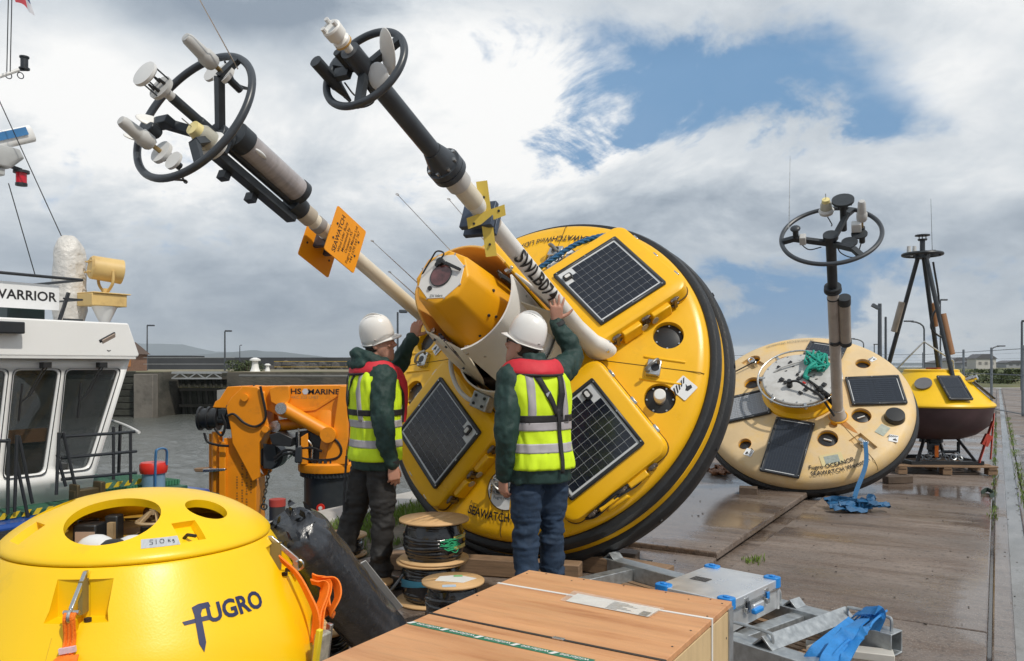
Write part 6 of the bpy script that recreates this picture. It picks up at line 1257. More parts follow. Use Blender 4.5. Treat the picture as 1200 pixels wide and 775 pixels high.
one('tower_cable', hose, tb, lambda b: b.tube(spline([apex + V((.10, -.1, -.1)), apex + V((.18, -.1, -.65)), apex + V((.10, -.1, -.85)), apex + V((.07, -.1, -1.02)), apex + V((.14, -.1, -1.12)), apex + V((.26, -.15, -1.2))]), .014, 6))
one('lifting_frame', galv, tb, lambda b: (b.tube([V((-.42, .2, 1.42)), V((-.05, .1, 1.84)), V((.32, -.0, 1.56)), V((.33, 0, 1.43))], .014, 8), b.bar(V((-.42, .2, 1.45)), V((.33, 0, 1.45)), .015, .015)))
one('antenna_cap', mat('rust cap', (.35, .1, .03), .5), tb, lambda b: b.box((-.02, -.1, 1.45), (.16, .1, .03)))
# stand, keel, strap
for sx in (-1, 1):
    for sy in (-1, 1): one('stand_leg', black, tb, lambda b: b.bar(V((sx * .42, sy * .42, .14)), V((sx * .16, sy * .2, .60)), .035, .035))
for s in (-1, 1): one('stand_rail', black, tb, lambda b: b.bar(V((-.5, s * .42, .15)), V((.5, s * .42, .15)), .05, .05)); one('stand_rail', black, tb, lambda b: b.bar(V((s * .48, -.42, .152)), V((s * .48, .42, .152)), .05, .05))
one('keel', dark_metal, tb, lambda b: (b.cyl((-.05, -.1, .2), (-.05, -.1, .5), .045, n=12), b.lathe([(0, .40), (.16, .40), (.15, .46), (0, .47)], 20), b.cyl((.05, -.2, .28), (.30, -.2, .28), .022, n=10), b.cyl((.28, -.2, .25), (.28, -.2, .42), .022, n=10), b.box((-.1, -.25, .36), (.14, .1, .1))), bevel=.006)
rn = random.Random(2); one('mooring_chain', galv, tb, lambda b: [b.torus(V((-.28 + .06 * k, -.28 + rn.uniform(-.05, .05), .20 + .02 * (k % 3))), (rn.uniform(-1, 1), 1, rn.uniform(-1, 1)), .04, .011, 12, 5) for k in range(10)])
one('orange_tag', orange_web, tb, lambda b: b.box((-.10, -.34, .30), (.05, .012, .16)))
b = MB(); band(b, [V((.70, -.30, .72)), V((.46, -.42, .22)), V((.42, -.45, .15))], .055, .008, V((0, 1, 0))); band(b, [V((.78, -.2, .82)), V((.60, -.42, .2))], .03, .008, V((0, 1, 0))); b.box((.58, -.36, .46), (.09, .05, .16), Matrix.Rotation(.45, 3, 'Y')); o = b.build('ratchet_strap', mat('red webbing', (.42, .05, .03), .6, var=.2, scale=30)); o.matrix_world = Matrix.Translation(TB); tag(o, 'red ratchet strap holding the tripod buoy down to its pallet', 'strap')
pal = thing('pallet', 'weathered timber pallet under the tripod buoy stand', 'pallet', Matrix.Translation(TB) @ Matrix.Rotation(-.12, 4, 'Z'))
for k in range(6): one('deck_board', timber, pal, lambda b: b.box((0, -.5 + .2 * k, .115), (1.3, .13, .022)), bevel=.003)
for x in (-.58, 0, .58):
    one('stringer', timber, pal, lambda b: b.box((x, 0, .092), (.10, 1.15, .02)))
    for y in (-.5, 0, .5): one('block', timber, pal, lambda b: b.box((x, y, .045), (.12, .13, .078)), bevel=.003)
b = MB(); b.box((0, 0, .045), (.36, .12, .09)); o = b.build('timber_chock', timber_dark, bevel=.006); o.matrix_world = Matrix.Translation(gnd(1052, 566)) @ Matrix.Rotation(.2, 4, 'Z'); tag(o, 'dark timber chock beside the pallet of the tripod buoy', 'chock')
b = MB(); band(b, spline([gnd(1150, 578, .01), gnd(1157, 574, .03), gnd(1165, 579, .02), gnd(1160, 582, .01)]), .05, .006, V((0, .3, 1))); o = b.build('strap_scrap', mat('dark green scrap', (.03, .05, .04), .7)); tag(o, 'dark scrap of strap lying on the concrete near the drain', 'strap scrap')

# ------------------------------------------------------------------ foreground: round yellow buoy
DC = V((-1.339, 2.881, 0)); db = thing('round_buoy', 'bright yellow domed buoy with an open top hatch in the left foreground', 'buoy', Matrix.Translation(DC))
body_pr = [(.40, .875), (.437, .878), (.447, .872), (.468, .84), (.512, .765), (.556, .685), (.590, .62), (.625, .53), (.648, .44), (.655, .36), (.648, .26), (.61, .14), (.52, .05), (.38, .02), (.30, .02)]
body_in = [(.30, .05), (.40, .06), (.52, .15), (.57, .26), (.57, .36), (.52, .55), (.43, .74), (.385, .80), (.375, .86), (.40, .875)]
def body_r(z):
    for (r0, z0), (r1, z1) in zip(body_pr[2:], body_pr[3:]):
        if z1 <= z <= z0: return r1 + (r0 - r1) * (z - z1) / (z0 - z1)
    return .6
def fine(pr, n=3):
    P = spline([V((r, 0, z)) for r, z in pr], n); return [(p.x, p.z) for p in P]
o = one('body', yellow_fg, db, lambda b: b.lathe(fine(body_pr) + fine(body_in)[:-1] + [(.40, .875)], 120), smooth=40)
cuts = []
for a in (-85, 5, 95, 185):
    x = pol(1, a); y = pol(1, a + 90); c = MB()
    for s in (-1, 1):
        vs = []
        for (r, zz, ta, tb) in ((.455, .735, .010, .082), (.455, .848, .010, .082), (.66, .735, .010, .115), (.66, .86, .010, .090)):
            vs += [x * r + y * s * ta + Z * zz, x * r + y * s * tb + Z * zz]
        c.add(vs, [(0, 2, 3, 1), (4, 5, 7, 6), (0, 1, 5, 4), (2, 6, 7, 3), (0, 4, 6, 2), (1, 3, 7, 5)])
    cuts.append(c); c = MB(); c.box(x * .56 + Z * .80, (.22, .026, .20), Matrix.Rotation(R_(a), 3, 'Z')); cuts.append(c)
cut(o, cuts, 40)
dome_out = [(.440, .880), (.445, .887), (.438, .903), (.408, .930), (.36, .962), (.30, .994), (.22, 1.022), (.12, 1.040), (.03, 1.046), (.0005, 1.046)]
dome_in = [(.0005, 1.016), (.03, 1.016), (.12, 1.010), (.22, .992), (.30, .964), (.36, .932), (.395, .905), (.40, .884)]
dm = one('lid', yellow_fg, db, lambda b: b.lathe(fine(dome_out) + fine(dome_in) + [dome_out[0]], 110), smooth=40)
def dome_z(r):
    for (r0, z0), (r1, z1) in zip(dome_out[1:], dome_out[2:]):
        if r1 <= r <= r0: return z1 + (z0 - z1) * (r - r1) / (r0 - r1)
    return 1.04
def dome_M(r, a, dh=0):
    e = .01; sl = (dome_z(r + e) - dome_z(r - e)) / (2 * e); d = V((math.cos(R_(a)), math.sin(R_(a)), sl)).normalized(); y = V((-math.sin(R_(a)), math.cos(R_(a)), 0)); n_ = d.cross(y)
    return frame(pol(r, a, dome_z(r)) + n_ * dh, d, y, n_)
cuts = []
for r, a, rad, st_ in ((.268, -84, .145, 1.0), (.285, -19, .072, 1.0), (.285, 112, .072, 1.0), (.285, 196, .072, 1.0)):
    Mc = dome_M(r, a); c = MB(); c.cyl(Mc @ V((0, 0, -.12)), Mc @ V((0, 0, .12)), rad, n=48); cuts.append(c)
for a in (-131, -43, 47, 137):
    Mc = dome_M(.375, a); c = MB(); vs = []
    for zz, k in ((-.042, .55), (.05, 1.15)): vs += [Mc @ V((p, q * k, zz)) for p, q in ((-.05, -.05), (.045, -.05), (.045, .05), (-.05, .05))]
    c.add(vs, [(3, 2, 1, 0), (4, 5, 6, 7), (0, 1, 5, 4), (1, 2, 6, 5), (2, 3, 7, 6), (3, 0, 4, 7)]); cuts.append(c)
cut(dm, cuts, 40); dm.modifiers.new('bevel', 'BEVEL').width = .004; dm.modifiers['bevel'].limit_method = 'ANGLE'; dm.modifiers['bevel'].segments = 2; dm.modifiers['bevel'].angle_limit = R_(50)
for a in (-131, -43, 47, 137):
    Mc = dome_M(.375, a); one('slot_floor', yellow_fg, db, lambda b: b.box(Mc @ V((0, 0, -.035)), (.10, .10, .012), Mc.to_3x3()))
Mc = dome_M(.375, -43); one('cable_stub', hose, db, lambda b: b.tube([Mc @ V((.0, -.01, -.03)), Mc @ V((.005, -.005, -.01)), Mc @ V((.03, .01, .004))], .006, 6))
# instruments seen through the open hatch
_n0 = set(o.name for o in C.objects)
one('inner_floor', mat('buoy inside', (.42, .25, .03), .6, var=.3, dirt_or_sheen=(.12, .08, .05), dscale=5, damt=.7), db, lambda b: b.cyl((0, 0, .80), (0, 0, .825), .39, n=48))
one('inner_wall', orange_in, db, lambda b: b.lathe([(.375, .77), (.375, .812), (.382, .812), (.382, .77), (.375, .77)], 60))
tanw = mat('bare tan metal', (.42, .30, .17), .5, .3, var=.3, scale=18); 
one('instrument_cover', mat('white black cover', (.66, .66, .66), .35, var=.1), db, lambda b: (b.ell((.0, -.315, .815), (.075, .05, .07), n=20, m=10), b.ell((.115, -.30, .815), (.075, .05, .065), n=20, m=10)))
one('cover_gasket', black, db, lambda b: (b.ell((.06, -.325, .81), (.09, .045, .062), n=20, m=10), b.ell((.07, -.25, .815), (.11, .05, .045), n=16, m=8)))
cage = one('sensor_cage', tanw, db, lambda b: [b.bar(V((.105, -.125, .82)) + pol(.060, 60 * k), V((.105, -.125, .89)) + pol(.060, 60 * k), .012, .012) for k in range(6)] + [b.bar(V((.105, -.125, .89)) + pol(.060, 60 * k), V((.105, -.125, .925)) + pol(.015, 60 * k), .009, .009) for k in range(6)] + [b.torus(V((.105, -.125, zz)), Z, .060, .006, 24, 6) for zz in (.845, .89)])
one('sensor_can', black, cage, lambda b: b.cyl((.105, -.125, .82), (.105, -.125, .875), .048, n=20)); one('cage_top', tanw, cage, lambda b: b.cyl((.105, -.125, .915), (.105, -.125, .932), .020, n=12))
one('battery_box', black, db, lambda b: b.box((-.10, -.17, .850), (.08, .07, .085)), bevel=.006); one('battery_label', mat('dusty pink label', (.45, .33, .26), .6, var=.2), db, lambda b: b.box((-.095, -.208, .842), (.065, .004, .055)))
one('module', black, db, lambda b: b.box((-.04, -.12, .862), (.045, .05, .10)), bevel=.006); one('module', black, db, lambda b: b.box((-.14, -.10, .85), (.05, .06, .085)), bevel=.006)
one('bracket', tanw, db, lambda b: (b.box((.0, -.03, .86), (.3, .02, .02)), b.box((-.01, -.20, .85), (.02, .02, .10)), b.prism([(-.06, 0), (.10, 0), (.10, .055)], .02, frame(V((.10, -.17, .825)), V((1, 0, 0)), Z, V((0, -1, 0))))))
one('rotary_valve', mat('brown valve', (.16, .08, .03), .5, .5, var=.3), db, lambda b: (b.cyl((.03, -.02, .82), (.03, -.02, .885), .012, n=10), b.ell((.03, -.02, .895), (.018, .012, .026), n=10, m=6), b.bar((-.05, -.02, .875), (.03, -.02, .88), .008, .008)))
for o in [o for o in C.objects if o.name not in _n0 and o.type == 'MESH']:
    for v in o.data.vertices: v.co.z += .07
# handles in their pockets
for a in (-85, 5, 95, 185):
    x = pol(1, a); y = pol(1, a + 90); h_ = one('lifting_handle', steel, db, lambda b: (b.bar(x * .452 + Z * .872, x * .538 + Z * .795, .006, .030, y), b.bar(x * .538 + Z * .80, x * .538 + Z * .735, .006, .030, y)) if False else b.prism([(.44, .873), (.462, .873), (.556, .79), (.556, .725), (.535, .725), (.535, .782)], .012, frame(-y * .006, x, Z, x.cross(Z)) if False else Matrix.Translation(y * .006) @ frame(V((0, 0, 0)), x, Z, x.cross(Z))), bevel=.002)
    one('slot_plate', mat('brown slot plate', (.25, .19, .06), .6), h_, lambda b: b.box(x * .468 + Z * .80 + y * .0, (.05, .013, .10), Matrix.Rotation(R_(a), 3, 'Z')))
    for s in (-1, 1): one('pocket_bolt', mat('rusty dark bolt', (.06, .035, .02), .6, .4, var=.4), h_, lambda b: b.cyl(x * .512 + y * s * .030 + Z * .734, x * .512 + y * s * .030 + Z * .746, .011, n=8))
    one('shackle_pin', steel, h_, lambda b: (b.cyl(x * .55 + y * -.022 + Z * .775, x * .55 + y * .022 + Z * .775, .007, n=10), b.torus(x * .555 + Z * .765, y, .018, .005, 16, 6)))
# moulding seam
one('mould_seam', mat('seam shade', (.70, .46, .01), .5), db, lambda b: b.tube([pol(body_r(zz) + .0005, -91, zz) for zz in (.70, .62, .55, .48, .40, .3)], .0016, 4))
# tape with the hand written weight, and the maker's name
Mc = dome_M(.402, -57, .0015); tape = one('tape', mat('silver duct tape', (.50, .52, .55), .38, .2, var=.12, scale=20, stretch=(8, 1, 1)), db, lambda b: b.add([pol(r, a, dome_z(r) + .0022) for r in (.387, .418) for a in (-65.5, -61, -57, -53, -49.5)], [(i, i + 1, i + 6, i + 5) for i in range(4)]))
b = MB(); mk = lambda x, y: pol(.403 - y, -57 + math.degrees(x / .403), dome_z(.403 - y) + .0042)
for st_ in ([(-.024, .008), (-.033, .009), (-.034, .002), (-.027, .001), (-.026, -.006), (-.036, -.007)], [(-.015, .009), (-.016, -.007)], [(.003, .008), (-.003, .006), (-.005, 0), (-.002, -.006), (.005, -.006), (.008, 0), (.007, .006), (.003, .008)], [(.021, .005), (.021, -.005)], [(.027, .003), (.021, 0), (.027, -.005)], [(.037, .002), (.033, .001), (.033, -.003), (.037, -.003), (.037, .002), (.037, -.008), (.033, -.009)]): b.tube([mk(*p) for p in st_], .0009, 4)
b.build('handwriting', mat('pen ink', (.03, .03, .045), .6), tape)
def on_body(x, y): zz = .705 + y; r = body_r(zz) + .003; return pol(r, -41 + math.degrees(x / .555), zz)
b = MB(); b.text('UGRO', .070, lambda x, y: on_body(x * 1.08 + .068, y + .012), .030)
b.add([on_body(*p) for p in ((-.083, .040), (-.060, .046), (-.026, .046), (-.022, .032), (-.050, .030), (-.058, .018), (-.058, -.060), (-.068, -.085), (-.079, -.060), (-.079, .018))], [(0, 9, 5, 4), (0, 4, 1), (1, 4, 3, 2), (9, 8, 6, 5), (8, 7, 6)])
b.add([on_body(*p) for p in ((-.118, .006), (-.030, .010), (-.034, -.003), (-.112, -.004))], [(0, 3, 2, 1)]); b.build('lettering', navy, db, smooth=0)
# orange sling on the front handle, with its tag and a cable tie; another with ratchet on the right one
def bpt(a, zz, d=0.0): return pol(body_r(zz) + d, a, zz)
sl_a = -85
b = MB(); X_ = pol(1, sl_a); Yt = pol(1, sl_a + 90)
band(b, spline([X_ * .556 + Z * .775, X_ * .566 + Z * .76, bpt(-85, .70, .012) , bpt(-85, .66, .010), bpt(-85.2, .60, .016), bpt(-85.5, .52, .02), bpt(-85.5, .44, .014), bpt(-85.5, .36, .012)]), .034, .006, Yt)
lp = [bpt(-85, .655, .016), bpt(-86.5, .635, .05), bpt(-87, .60, .062), bpt(-87, .55, .055), bpt(-86, .50, .03)]; band(b, spline(lp), .046, .005, Yt); band(b, spline([bpt(-83.6, .66, .014), bpt(-83, .62, .045), bpt(-83.4, .56, .04), bpt(-84, .48, .022)]), .040, .005, Yt)
for k in (-1, 0, 1): b.tube(spline([X_ * .568 + Z * .76 + Yt * .010 * k, bpt(-85, .70, .017) + Yt * .011 * k, bpt(-85, .665, .016) + Yt * .011 * k]), .004, 5)
o = b.build('lifting_sling', orange_web, None); o.matrix_world = Matrix.Translation(DC); tag(o, 'orange lifting sling hanging from the front handle of the domed buoy', 'sling')
b = MB(); band(b, [bpt(-87, .672, .018), bpt(-82.6, .678, .018)], .016, .012, Z); b.build('sewn_tag', mat('pink white tag', (.68, .50, .55), .6, var=.2, scale=60), o)
b = MB(); b.tube(spline([bpt(-84.4, .585, .055), bpt(-80, .60, .03), bpt(-76, .612, .014), bpt(-70.5, .628, .008)]), .0032, 5); b.build('cable_tie', black, o)
b = MB(); X_ = pol(1, 3); Yt = pol(1, 93)
band(b, spline([pol(.50, 0, .80), pol(.57, -4, .755), pol(.62, -6, .69), pol(.66, -8, .62), pol(.665, -9, .52)]), .045, .006, pol(1, -50)); 
for k in range(2): band(b, spline([pol(.60, 6 + 4 * k, .70), pol(.645, 5 + 3 * k, .685), pol(.655, 1 + 3 * k, .66), pol(.645, -3 + 2 * k, .61), pol(.655, -7, .53)]), .055, .006, pol(1, -50 + 18 * k) + UP * .3)
band(b, spline([pol(.62, 10, .70), pol(.68, 8, .69), pol(.70, 4, .65), pol(.675, 2, .60), pol(.66, 6, .585), pol(.65, 10, .62)]), .05, .006, pol(1, -50) + UP * .4)
o = b.build('lifting_sling', orange_web, None); o.matrix_world = Matrix.Translation(DC); tag(o, 'orange ratchet sling bunched at the right side of the domed buoy', 'sling')
q = pol(.685, -10, .50); Rq = Matrix.Rotation(R_(-25), 3, 'Z') @ Matrix.Rotation(.15, 3, 'Y')
b = MB(); b.box(q, (.03, .06, .15), Rq); b.build('ratchet_body', mat('worn labelled steel', (.46, .44, .38), .45, .4, var=.5, scale=30), o, bevel=.006)
b = MB(); b.box(q + V((.012, .05, .01)), (.022, .016, .16), Rq); b.cyl(q + V((0, -.04, .05)), q + V((0, .06, .05)), .014, n=10); b.build('ratchet_lever', steel, o, bevel=.003)
b = MB(); b.box(q + V((.0, -.045, .03)), (.018, .02, .14), Rq); b.build('yellow_pull', mat('yellow pull', (.75, .60, .03), .5), o, bevel=.003)
b = MB(); b.box(pol(.672, -17, .41), (.012, .065, .05), Matrix.Rotation(R_(-20), 3, 'Z') @ Matrix.Rotation(.3, 3, 'X')); b.build('strap_end', mat('dark red strap end', (.30, .03, .02), .6), o)

# ------------------------------------------------------------------ black wrapped cylinder leaning on the domed buoy
Pa, Pb = V((-.868, 3.10, .865)), V((-.59, 3.92, .10)); d = (Pb - Pa); L_ = d.length; X_, Y_, Z_ = basis(d)
b = MB(); rings = []
for i in range(56):
    t = i / 55; rr = .132 + .006 * noise.noise(V((t * 9, 1, 0))); 
    if t < .07: rr *= (.72 + 4.0 * t)
    if t > .97: rr *= 1 - (t - .97) * 6
    rings.append((Pa + d * t, X_ * rr, Y_ * rr))
b.loft(rings, 72); film = mat('black stretch film', (.030, .034, .042), .26, var=.5, scale=7, stretch=(1, 1, 1), dirt_or_sheen=(.16, .165, .17), dscale=24, damt=.45, dthr=.56, bump=.4, bscale=30, coat=.3, bdist=.012)  # pale grey blotches paint the sheen of the film
o = b.build('wrapped_cylinder', film, smooth=70); me = o.data
for v in me.vertices:
    p = v.co; n_ = v.normal.copy(); q = V(((p - Pa).dot(X_), (p - Pa).dot(Y_), (p - Pa).dot(Z_)))
    a = math.atan2(q.y, q.x); cr = noise.noise(V((math.cos(a) * 3.5, math.sin(a) * 3.5, q.z * 3 + a * 1.2))) ; rid = abs(noise.noise(V((math.cos(a) * 2.2 + q.z * 1.5, math.sin(a) * 2.2, q.z * 5)))) 
    v.co += n_ * (.006 * cr - .006 * rid)
tag(o, 'long cylinder wrapped in crumpled black film leaning on the domed buoy', 'wrapped pipe')
b = MB(); rn = random.Random(31)
for k in range(20):
    a = rn.uniform(0, 2 * PI); p = Pa + (X_ * math.cos(a) + Y_ * math.sin(a)) * rn.uniform(.05, .12); q = p - Z_ * rn.uniform(.01, .035) + V((rn.uniform(-.015, .015), rn.uniform(-.015, .015), rn.uniform(-.01, .02))); w_ = V((rn.uniform(-1, 1), rn.uniform(-1, 1), rn.uniform(-1, 1))).normalized() * rn.uniform(.008, .02)
    b.add([p - w_, p + w_, q + w_ * .7, q - w_ * .5], [(0, 1, 2, 3)])
f_ = b.build('torn_film', film, o, smooth=0, fix=False); f_['kind'] = 'stuff'
b = MB(); band(b, [Pa + d * .42 + Y_ * 0 + V((.085, .06, .085)), Pa + d * .80 + V((.10, .06, .078))], .05, .004, V((.6, .3, 0))); b.build('white_sheet_edge', mat('white film edge', (.62, .62, .60), .5), o)

# ------------------------------------------------------------------ plywood crate, right in front
ply = mat('red brown plywood', (.64, .325, .15), .46, var=.24, scale=3.2, stretch=(.9, 9, 4), bump=.18, bscale=40, dirt_or_sheen=(.34, .125, .042), dscale=1.6, damt=.75, dthr=.48)
ply_s = mat('pale plywood side', (.60, .44, .24), .6, var=.12, scale=4, stretch=(1, 5, 1), bump=.1, bscale=60, dirt_or_sheen=(.40, .27, .13), dscale=3, damt=.4)
ZC = .75; cA = gnd(620, 668, ZC); cB = cA + E2 * .745; LC = 1.3
crate = thing('plywood_crate', 'large plywood crate with white and black straps and green tape in the foreground', 'crate', frame(cA.xy.to_3d(), E2, -E1, -UP))
MCi = crate.matrix_world.inverted()
def cl(p): return MCi @ p
CM = crate.matrix_world
# local x: across, y: towards the camera, z: down; top at z=-ZC
o = one('top_panel', ply, crate, lambda b: b.box((.3725, LC / 2, -ZC + .009), (.745, LC, .018)), bevel=.002)
one('side_panel', ply_s, crate, lambda b: b.box((.736, .30, -ZC / 2 + .01), (.016, .60, ZC - .025)), bevel=.0015); one('side_panel', ply_s, crate, lambda b: b.box((.736, .955, -ZC / 2 + .01), (.016, .70, ZC - .025)), bevel=.0015)
one('side_panel', ply_s, crate, lambda b: b.box((.3725, .008, -ZC / 2 + .01), (.72, .016, ZC - .025))); one('side_panel', ply_s, crate, lambda b: b.box((.009, LC / 2, -ZC / 2 + .01), (.016, LC - .04, ZC - .025)))
one('corner_edge', galv, crate, lambda b: (b.box((.7465, .02, -ZC / 2), (.004, .045, ZC - .03)), b.box((.7245, -.0015, -ZC / 2), (.045, .003, ZC - .03))))
def top_at(px, py, dz=0.0): return cl(gnd(px, py, ZC) + UP * dz)
wht = mat('white strapping', (.74, .73, .70), .4, var=.05); 
p0, p1 = top_at(593, 681), top_at(823, 729); y_ = (p0.y + p1.y) / 2
one('white_strap', wht, crate, lambda b: (b.box((.3725, y_, -ZC - .0012), (.75, .012, .0016)), b.box((.7462, y_, -ZC / 2), (.0016, .012, ZC))))
p0, p1 = top_at(512, 719), top_at(770, 775); y_ = (p0.y + p1.y) / 2
one('black_strap', black, crate, lambda b: (b.box((.3725, y_, -ZC - .0012), (.75, .011, .0018)), b.box((.7465, y_, -ZC / 2), (.0016, .011, ZC)))); one('strap_clip', steel, crate, lambda b: b.box((.44, y_, -ZC - .003), (.035, .014, .004)), bevel=.001)
p0, p1 = top_at(474.6, 733), top_at(699.6, 772); a_ = (p1 - p0); a_.z = 0; y_ = (p0.y + p1.y) / 2
tp_ = one('green_tape', mat('green printed tape', (.012, .17, .10), .35, var=.08), crate, lambda b: b.box(((p0.x + p1.x) / 2, y_, -ZC - .0008), (a_.length, .027, .0012)))
b = MB(); tn = (p1.x - p0.x)
for k in range(5):
    xk = p1.x - tn * (.09 + .2 * k); b.text('widerøe', .024, lambda x, y: V((xk - x * 1.05 - y * .1, y_ + y, -ZC - .0022)), .006)
    b.add([V((xk - .062, y_ - .010, -ZC - .0022)), V((xk - .047, y_ - .010, -ZC - .0022)), V((xk - .058, y_ + .010, -ZC - .0022)), V((xk - .072, y_ + .010, -ZC - .0022))], [(0, 1, 2, 3)])
b.build('print', wht, tp_, smooth=0)
q4 = [top_at(*p) for p in ((656, 704.6), (672.5, 694), (779, 714), (762, 725))]
b = MB(); b.add([V((q.x, q.y, -ZC - .0032 - .002 * (i % 2))) for i, q in enumerate(q4)], [(0, 1, 2, 3)]); pc = b.build('document_pouch', mat('clear document film', (.78, .76, .73), .16, var=.1, scale=20, alpha=.30, coat=.5, bump=.4, bscale=30), crate, smooth=0)
b = MB(); mm = lambda u, v: q4[0] * (1 - u) * (1 - v) + q4[3] * u * (1 - v) + q4[2] * u * v + q4[1] * (1 - u) * v
b.add([V((*mm(u, v).xy, -ZC - .0018)) for u, v in ((.06, .06), (.97, .05), (.97, .92), (.06, .9))], [(0, 1, 2, 3)]); pp = b.build('paper', wht, pc, smooth=0)
b = MB()
for k in range(7):
    v0 = .13 + .1 * k; u1 = .62 + .2 * ((k * 37) % 10) / 10; b.add([V((*mm(u, v).xy, -ZC - .0024)) for u, v in ((.50, v0), (u1, v0), (u1, v0 + .04), (.50, v0 + .04))], [(0, 1, 2, 3)])
b.add([V((*mm(u, v).xy, -ZC - .0024)) for u, v in ((.86, .08), (.95, .08), (.95, .45), (.86, .45))], [(0, 1, 2, 3)]); b.build('print', mat('grey print', (.05, .07, .07), .5), pp, smooth=0)
for x, y in [(.02, .05 + .16 * i) for i in range(5)] + [(.725, .04 + .15 * i) for i in range(6)] + [(.08 + .15 * i, .015) for i in range(5)]: one('nail', dark_metal, crate, lambda b: b.cyl((x, y, -ZC - .0012), (x, y, -ZC), .0032, n=7))
for z_ in (.1, .24, .40): one('nail', dark_metal, crate, lambda b: (b.cyl((.7442, .06, -ZC + z_), (.7452, .06, -ZC + z_), .0035, n=7)))
for x in (.20, .62): one('nail', dark_metal, crate, lambda b: b.cyl((x, .05, -ZC - .001), (x, .05, -ZC), .003, n=6))

# ------------------------------------------------------------------ galvanised cradle, aluminium case, blue sling
end = gnd(1057.8, 738.7, .12); far = gnd(719, 651, .12); u_ = (end - far); BL = u_.length; u_.normalize(); n_ = V((-u_.y, u_.x, 0)) * -1        # n_ towards the camera-left
if n_.y > 0: n_ = -n_
CR = frame(V((far.x, far.y, 0)), u_, n_.cross(u_).cross(u_) * -1 if False else n_, u_.cross(n_)) 
if CR.to_3x3().col[2].z < 0: CR = frame(V((far.x, far.y, 0)), u_, n_, V((0, 0, -1)))
CU = lambda s, t, z: V((far.x, far.y, 0)) + u_ * s + n_ * t + UP * z
cradle = thing('steel_cradle', 'galvanised steel beam cradle lying on the concrete beside the crate', 'steel frame', (0, 0, 0))
def hollow(name, p, q, w, h, th=.008):
    b = MB(); d = (V(q) - V(p)); x, y, z = basis(d); rings = []
    o4 = lambda c, a, bb: [c + x * a + y * bb, c - x * a + y * bb, c - x * a - y * bb, c + x * a - y * bb]
    vs = o4(V(p), w / 2, h / 2) + o4(V(q), w / 2, h / 2) + o4(V(p), w / 2 - th, h / 2 - th) + o4(V(q), w / 2 - th, h / 2 - th); fs = []
    for i in range(4): j = (i + 1) % 4; fs += [(i, j, 4 + j, 4 + i), (8 + i, 12 + i, 12 + j, 8 + j), (i, 8 + i, 8 + j, j), (4 + i, 4 + j, 12 + j, 12 + i)]
    return b.add(vs, fs).build(name, galv, cradle, bevel=.006)
T2 = .70
hollow('beam', CU(0, .06, .061), CU(BL, .06, .061), .12, .12); hollow('beam', CU(-.1, T2 + .06, .061), CU(BL + .12, T2 + .06, .061), .12, .12)
def proj_s(px, py, z=.12): p = gnd(px, py, z) - V((far.x, far.y, 0)); return p.dot(u_), p.dot(n_)
s1 = proj_s(915, 722)[0]; 
for s_ in (.26, s1): hollow('cross_beam', CU(s_, .121, .057), CU(s_, T2 - .001, .057), .085, .085)
def vee(name, s0, t0, t1, w=.055, z=.121, h=.05):
    b = MB(); b.prism([(-w, 0), (-w + .012, 0), (0, h - .012), (w - .012, 0), (w, 0), (0, h + .002)], t1 - t0, frame(CU(s0, t0, z), u_, UP, n_) if u_.cross(UP).dot(n_) > 0 else frame(CU(s0, t1, z), u_, UP, -n_)); return b.build(name, galv, cradle, bevel=.002)
sv_ = proj_s(958, 735)[0]; vee('angle_bar', sv_, .02, T2 + .10, .06, .1215, .055)
for (px, py) in ((937, 708),): s_, t_ = proj_s(px, py); vee('angle_cleat', s_, .01, .11, .045, .1215, .04); vee('angle_cleat', s_ - .06, T2 + .01, T2 + .11, .045, .1215, .04)
s_, t_ = proj_s(732, 652); vee('angle_cleat', .05, .0, .10, .05, .1215, .04)
for (px, py, t0) in ((925, 690, .06), (1030, 728, .06), (880, 752, T2 + .06)):
    s_ = proj_s(px, py)[0]; one('loop_handle', galv, cradle, lambda b: b.tube(spline([CU(s_ - .12, t0, .12), CU(s_ - .12, t0, .175), CU(s_ - .09, t0, .19), CU(s_ + .09, t0, .19), CU(s_ + .12, t0, .175), CU(s_ + .12, t0, .12)], 4), .0085, 8))
pal2 = thing('pallet', 'worn timber pallet lying under the galvanised cradle', 'pallet', (0, 0, 0))
for k in range(9): one('deck_board', timber, pal2, lambda b: b.box(CU(.95 + .0, .15 + .062 * k, .012), (1.7, .045, .018), Matrix((u_, n_, u_.cross(n_))).transposed()), bevel=.002) if k < 9 else None
b = MB(); b.box((0, 0, .02), (.42, .10, .04)); o = b.build('pale_batten', mat('pale batten', (.50, .48, .44), .6, var=.15), bevel=.004); p = gnd(995, 768, 0); o.matrix_world = Matrix.Translation((p.x, p.y, 0)) @ Matrix.Rotation(-.35, 4, 'Z'); tag(o, 'pale painted batten on the concrete in front of the galvanised beam end', 'batten')
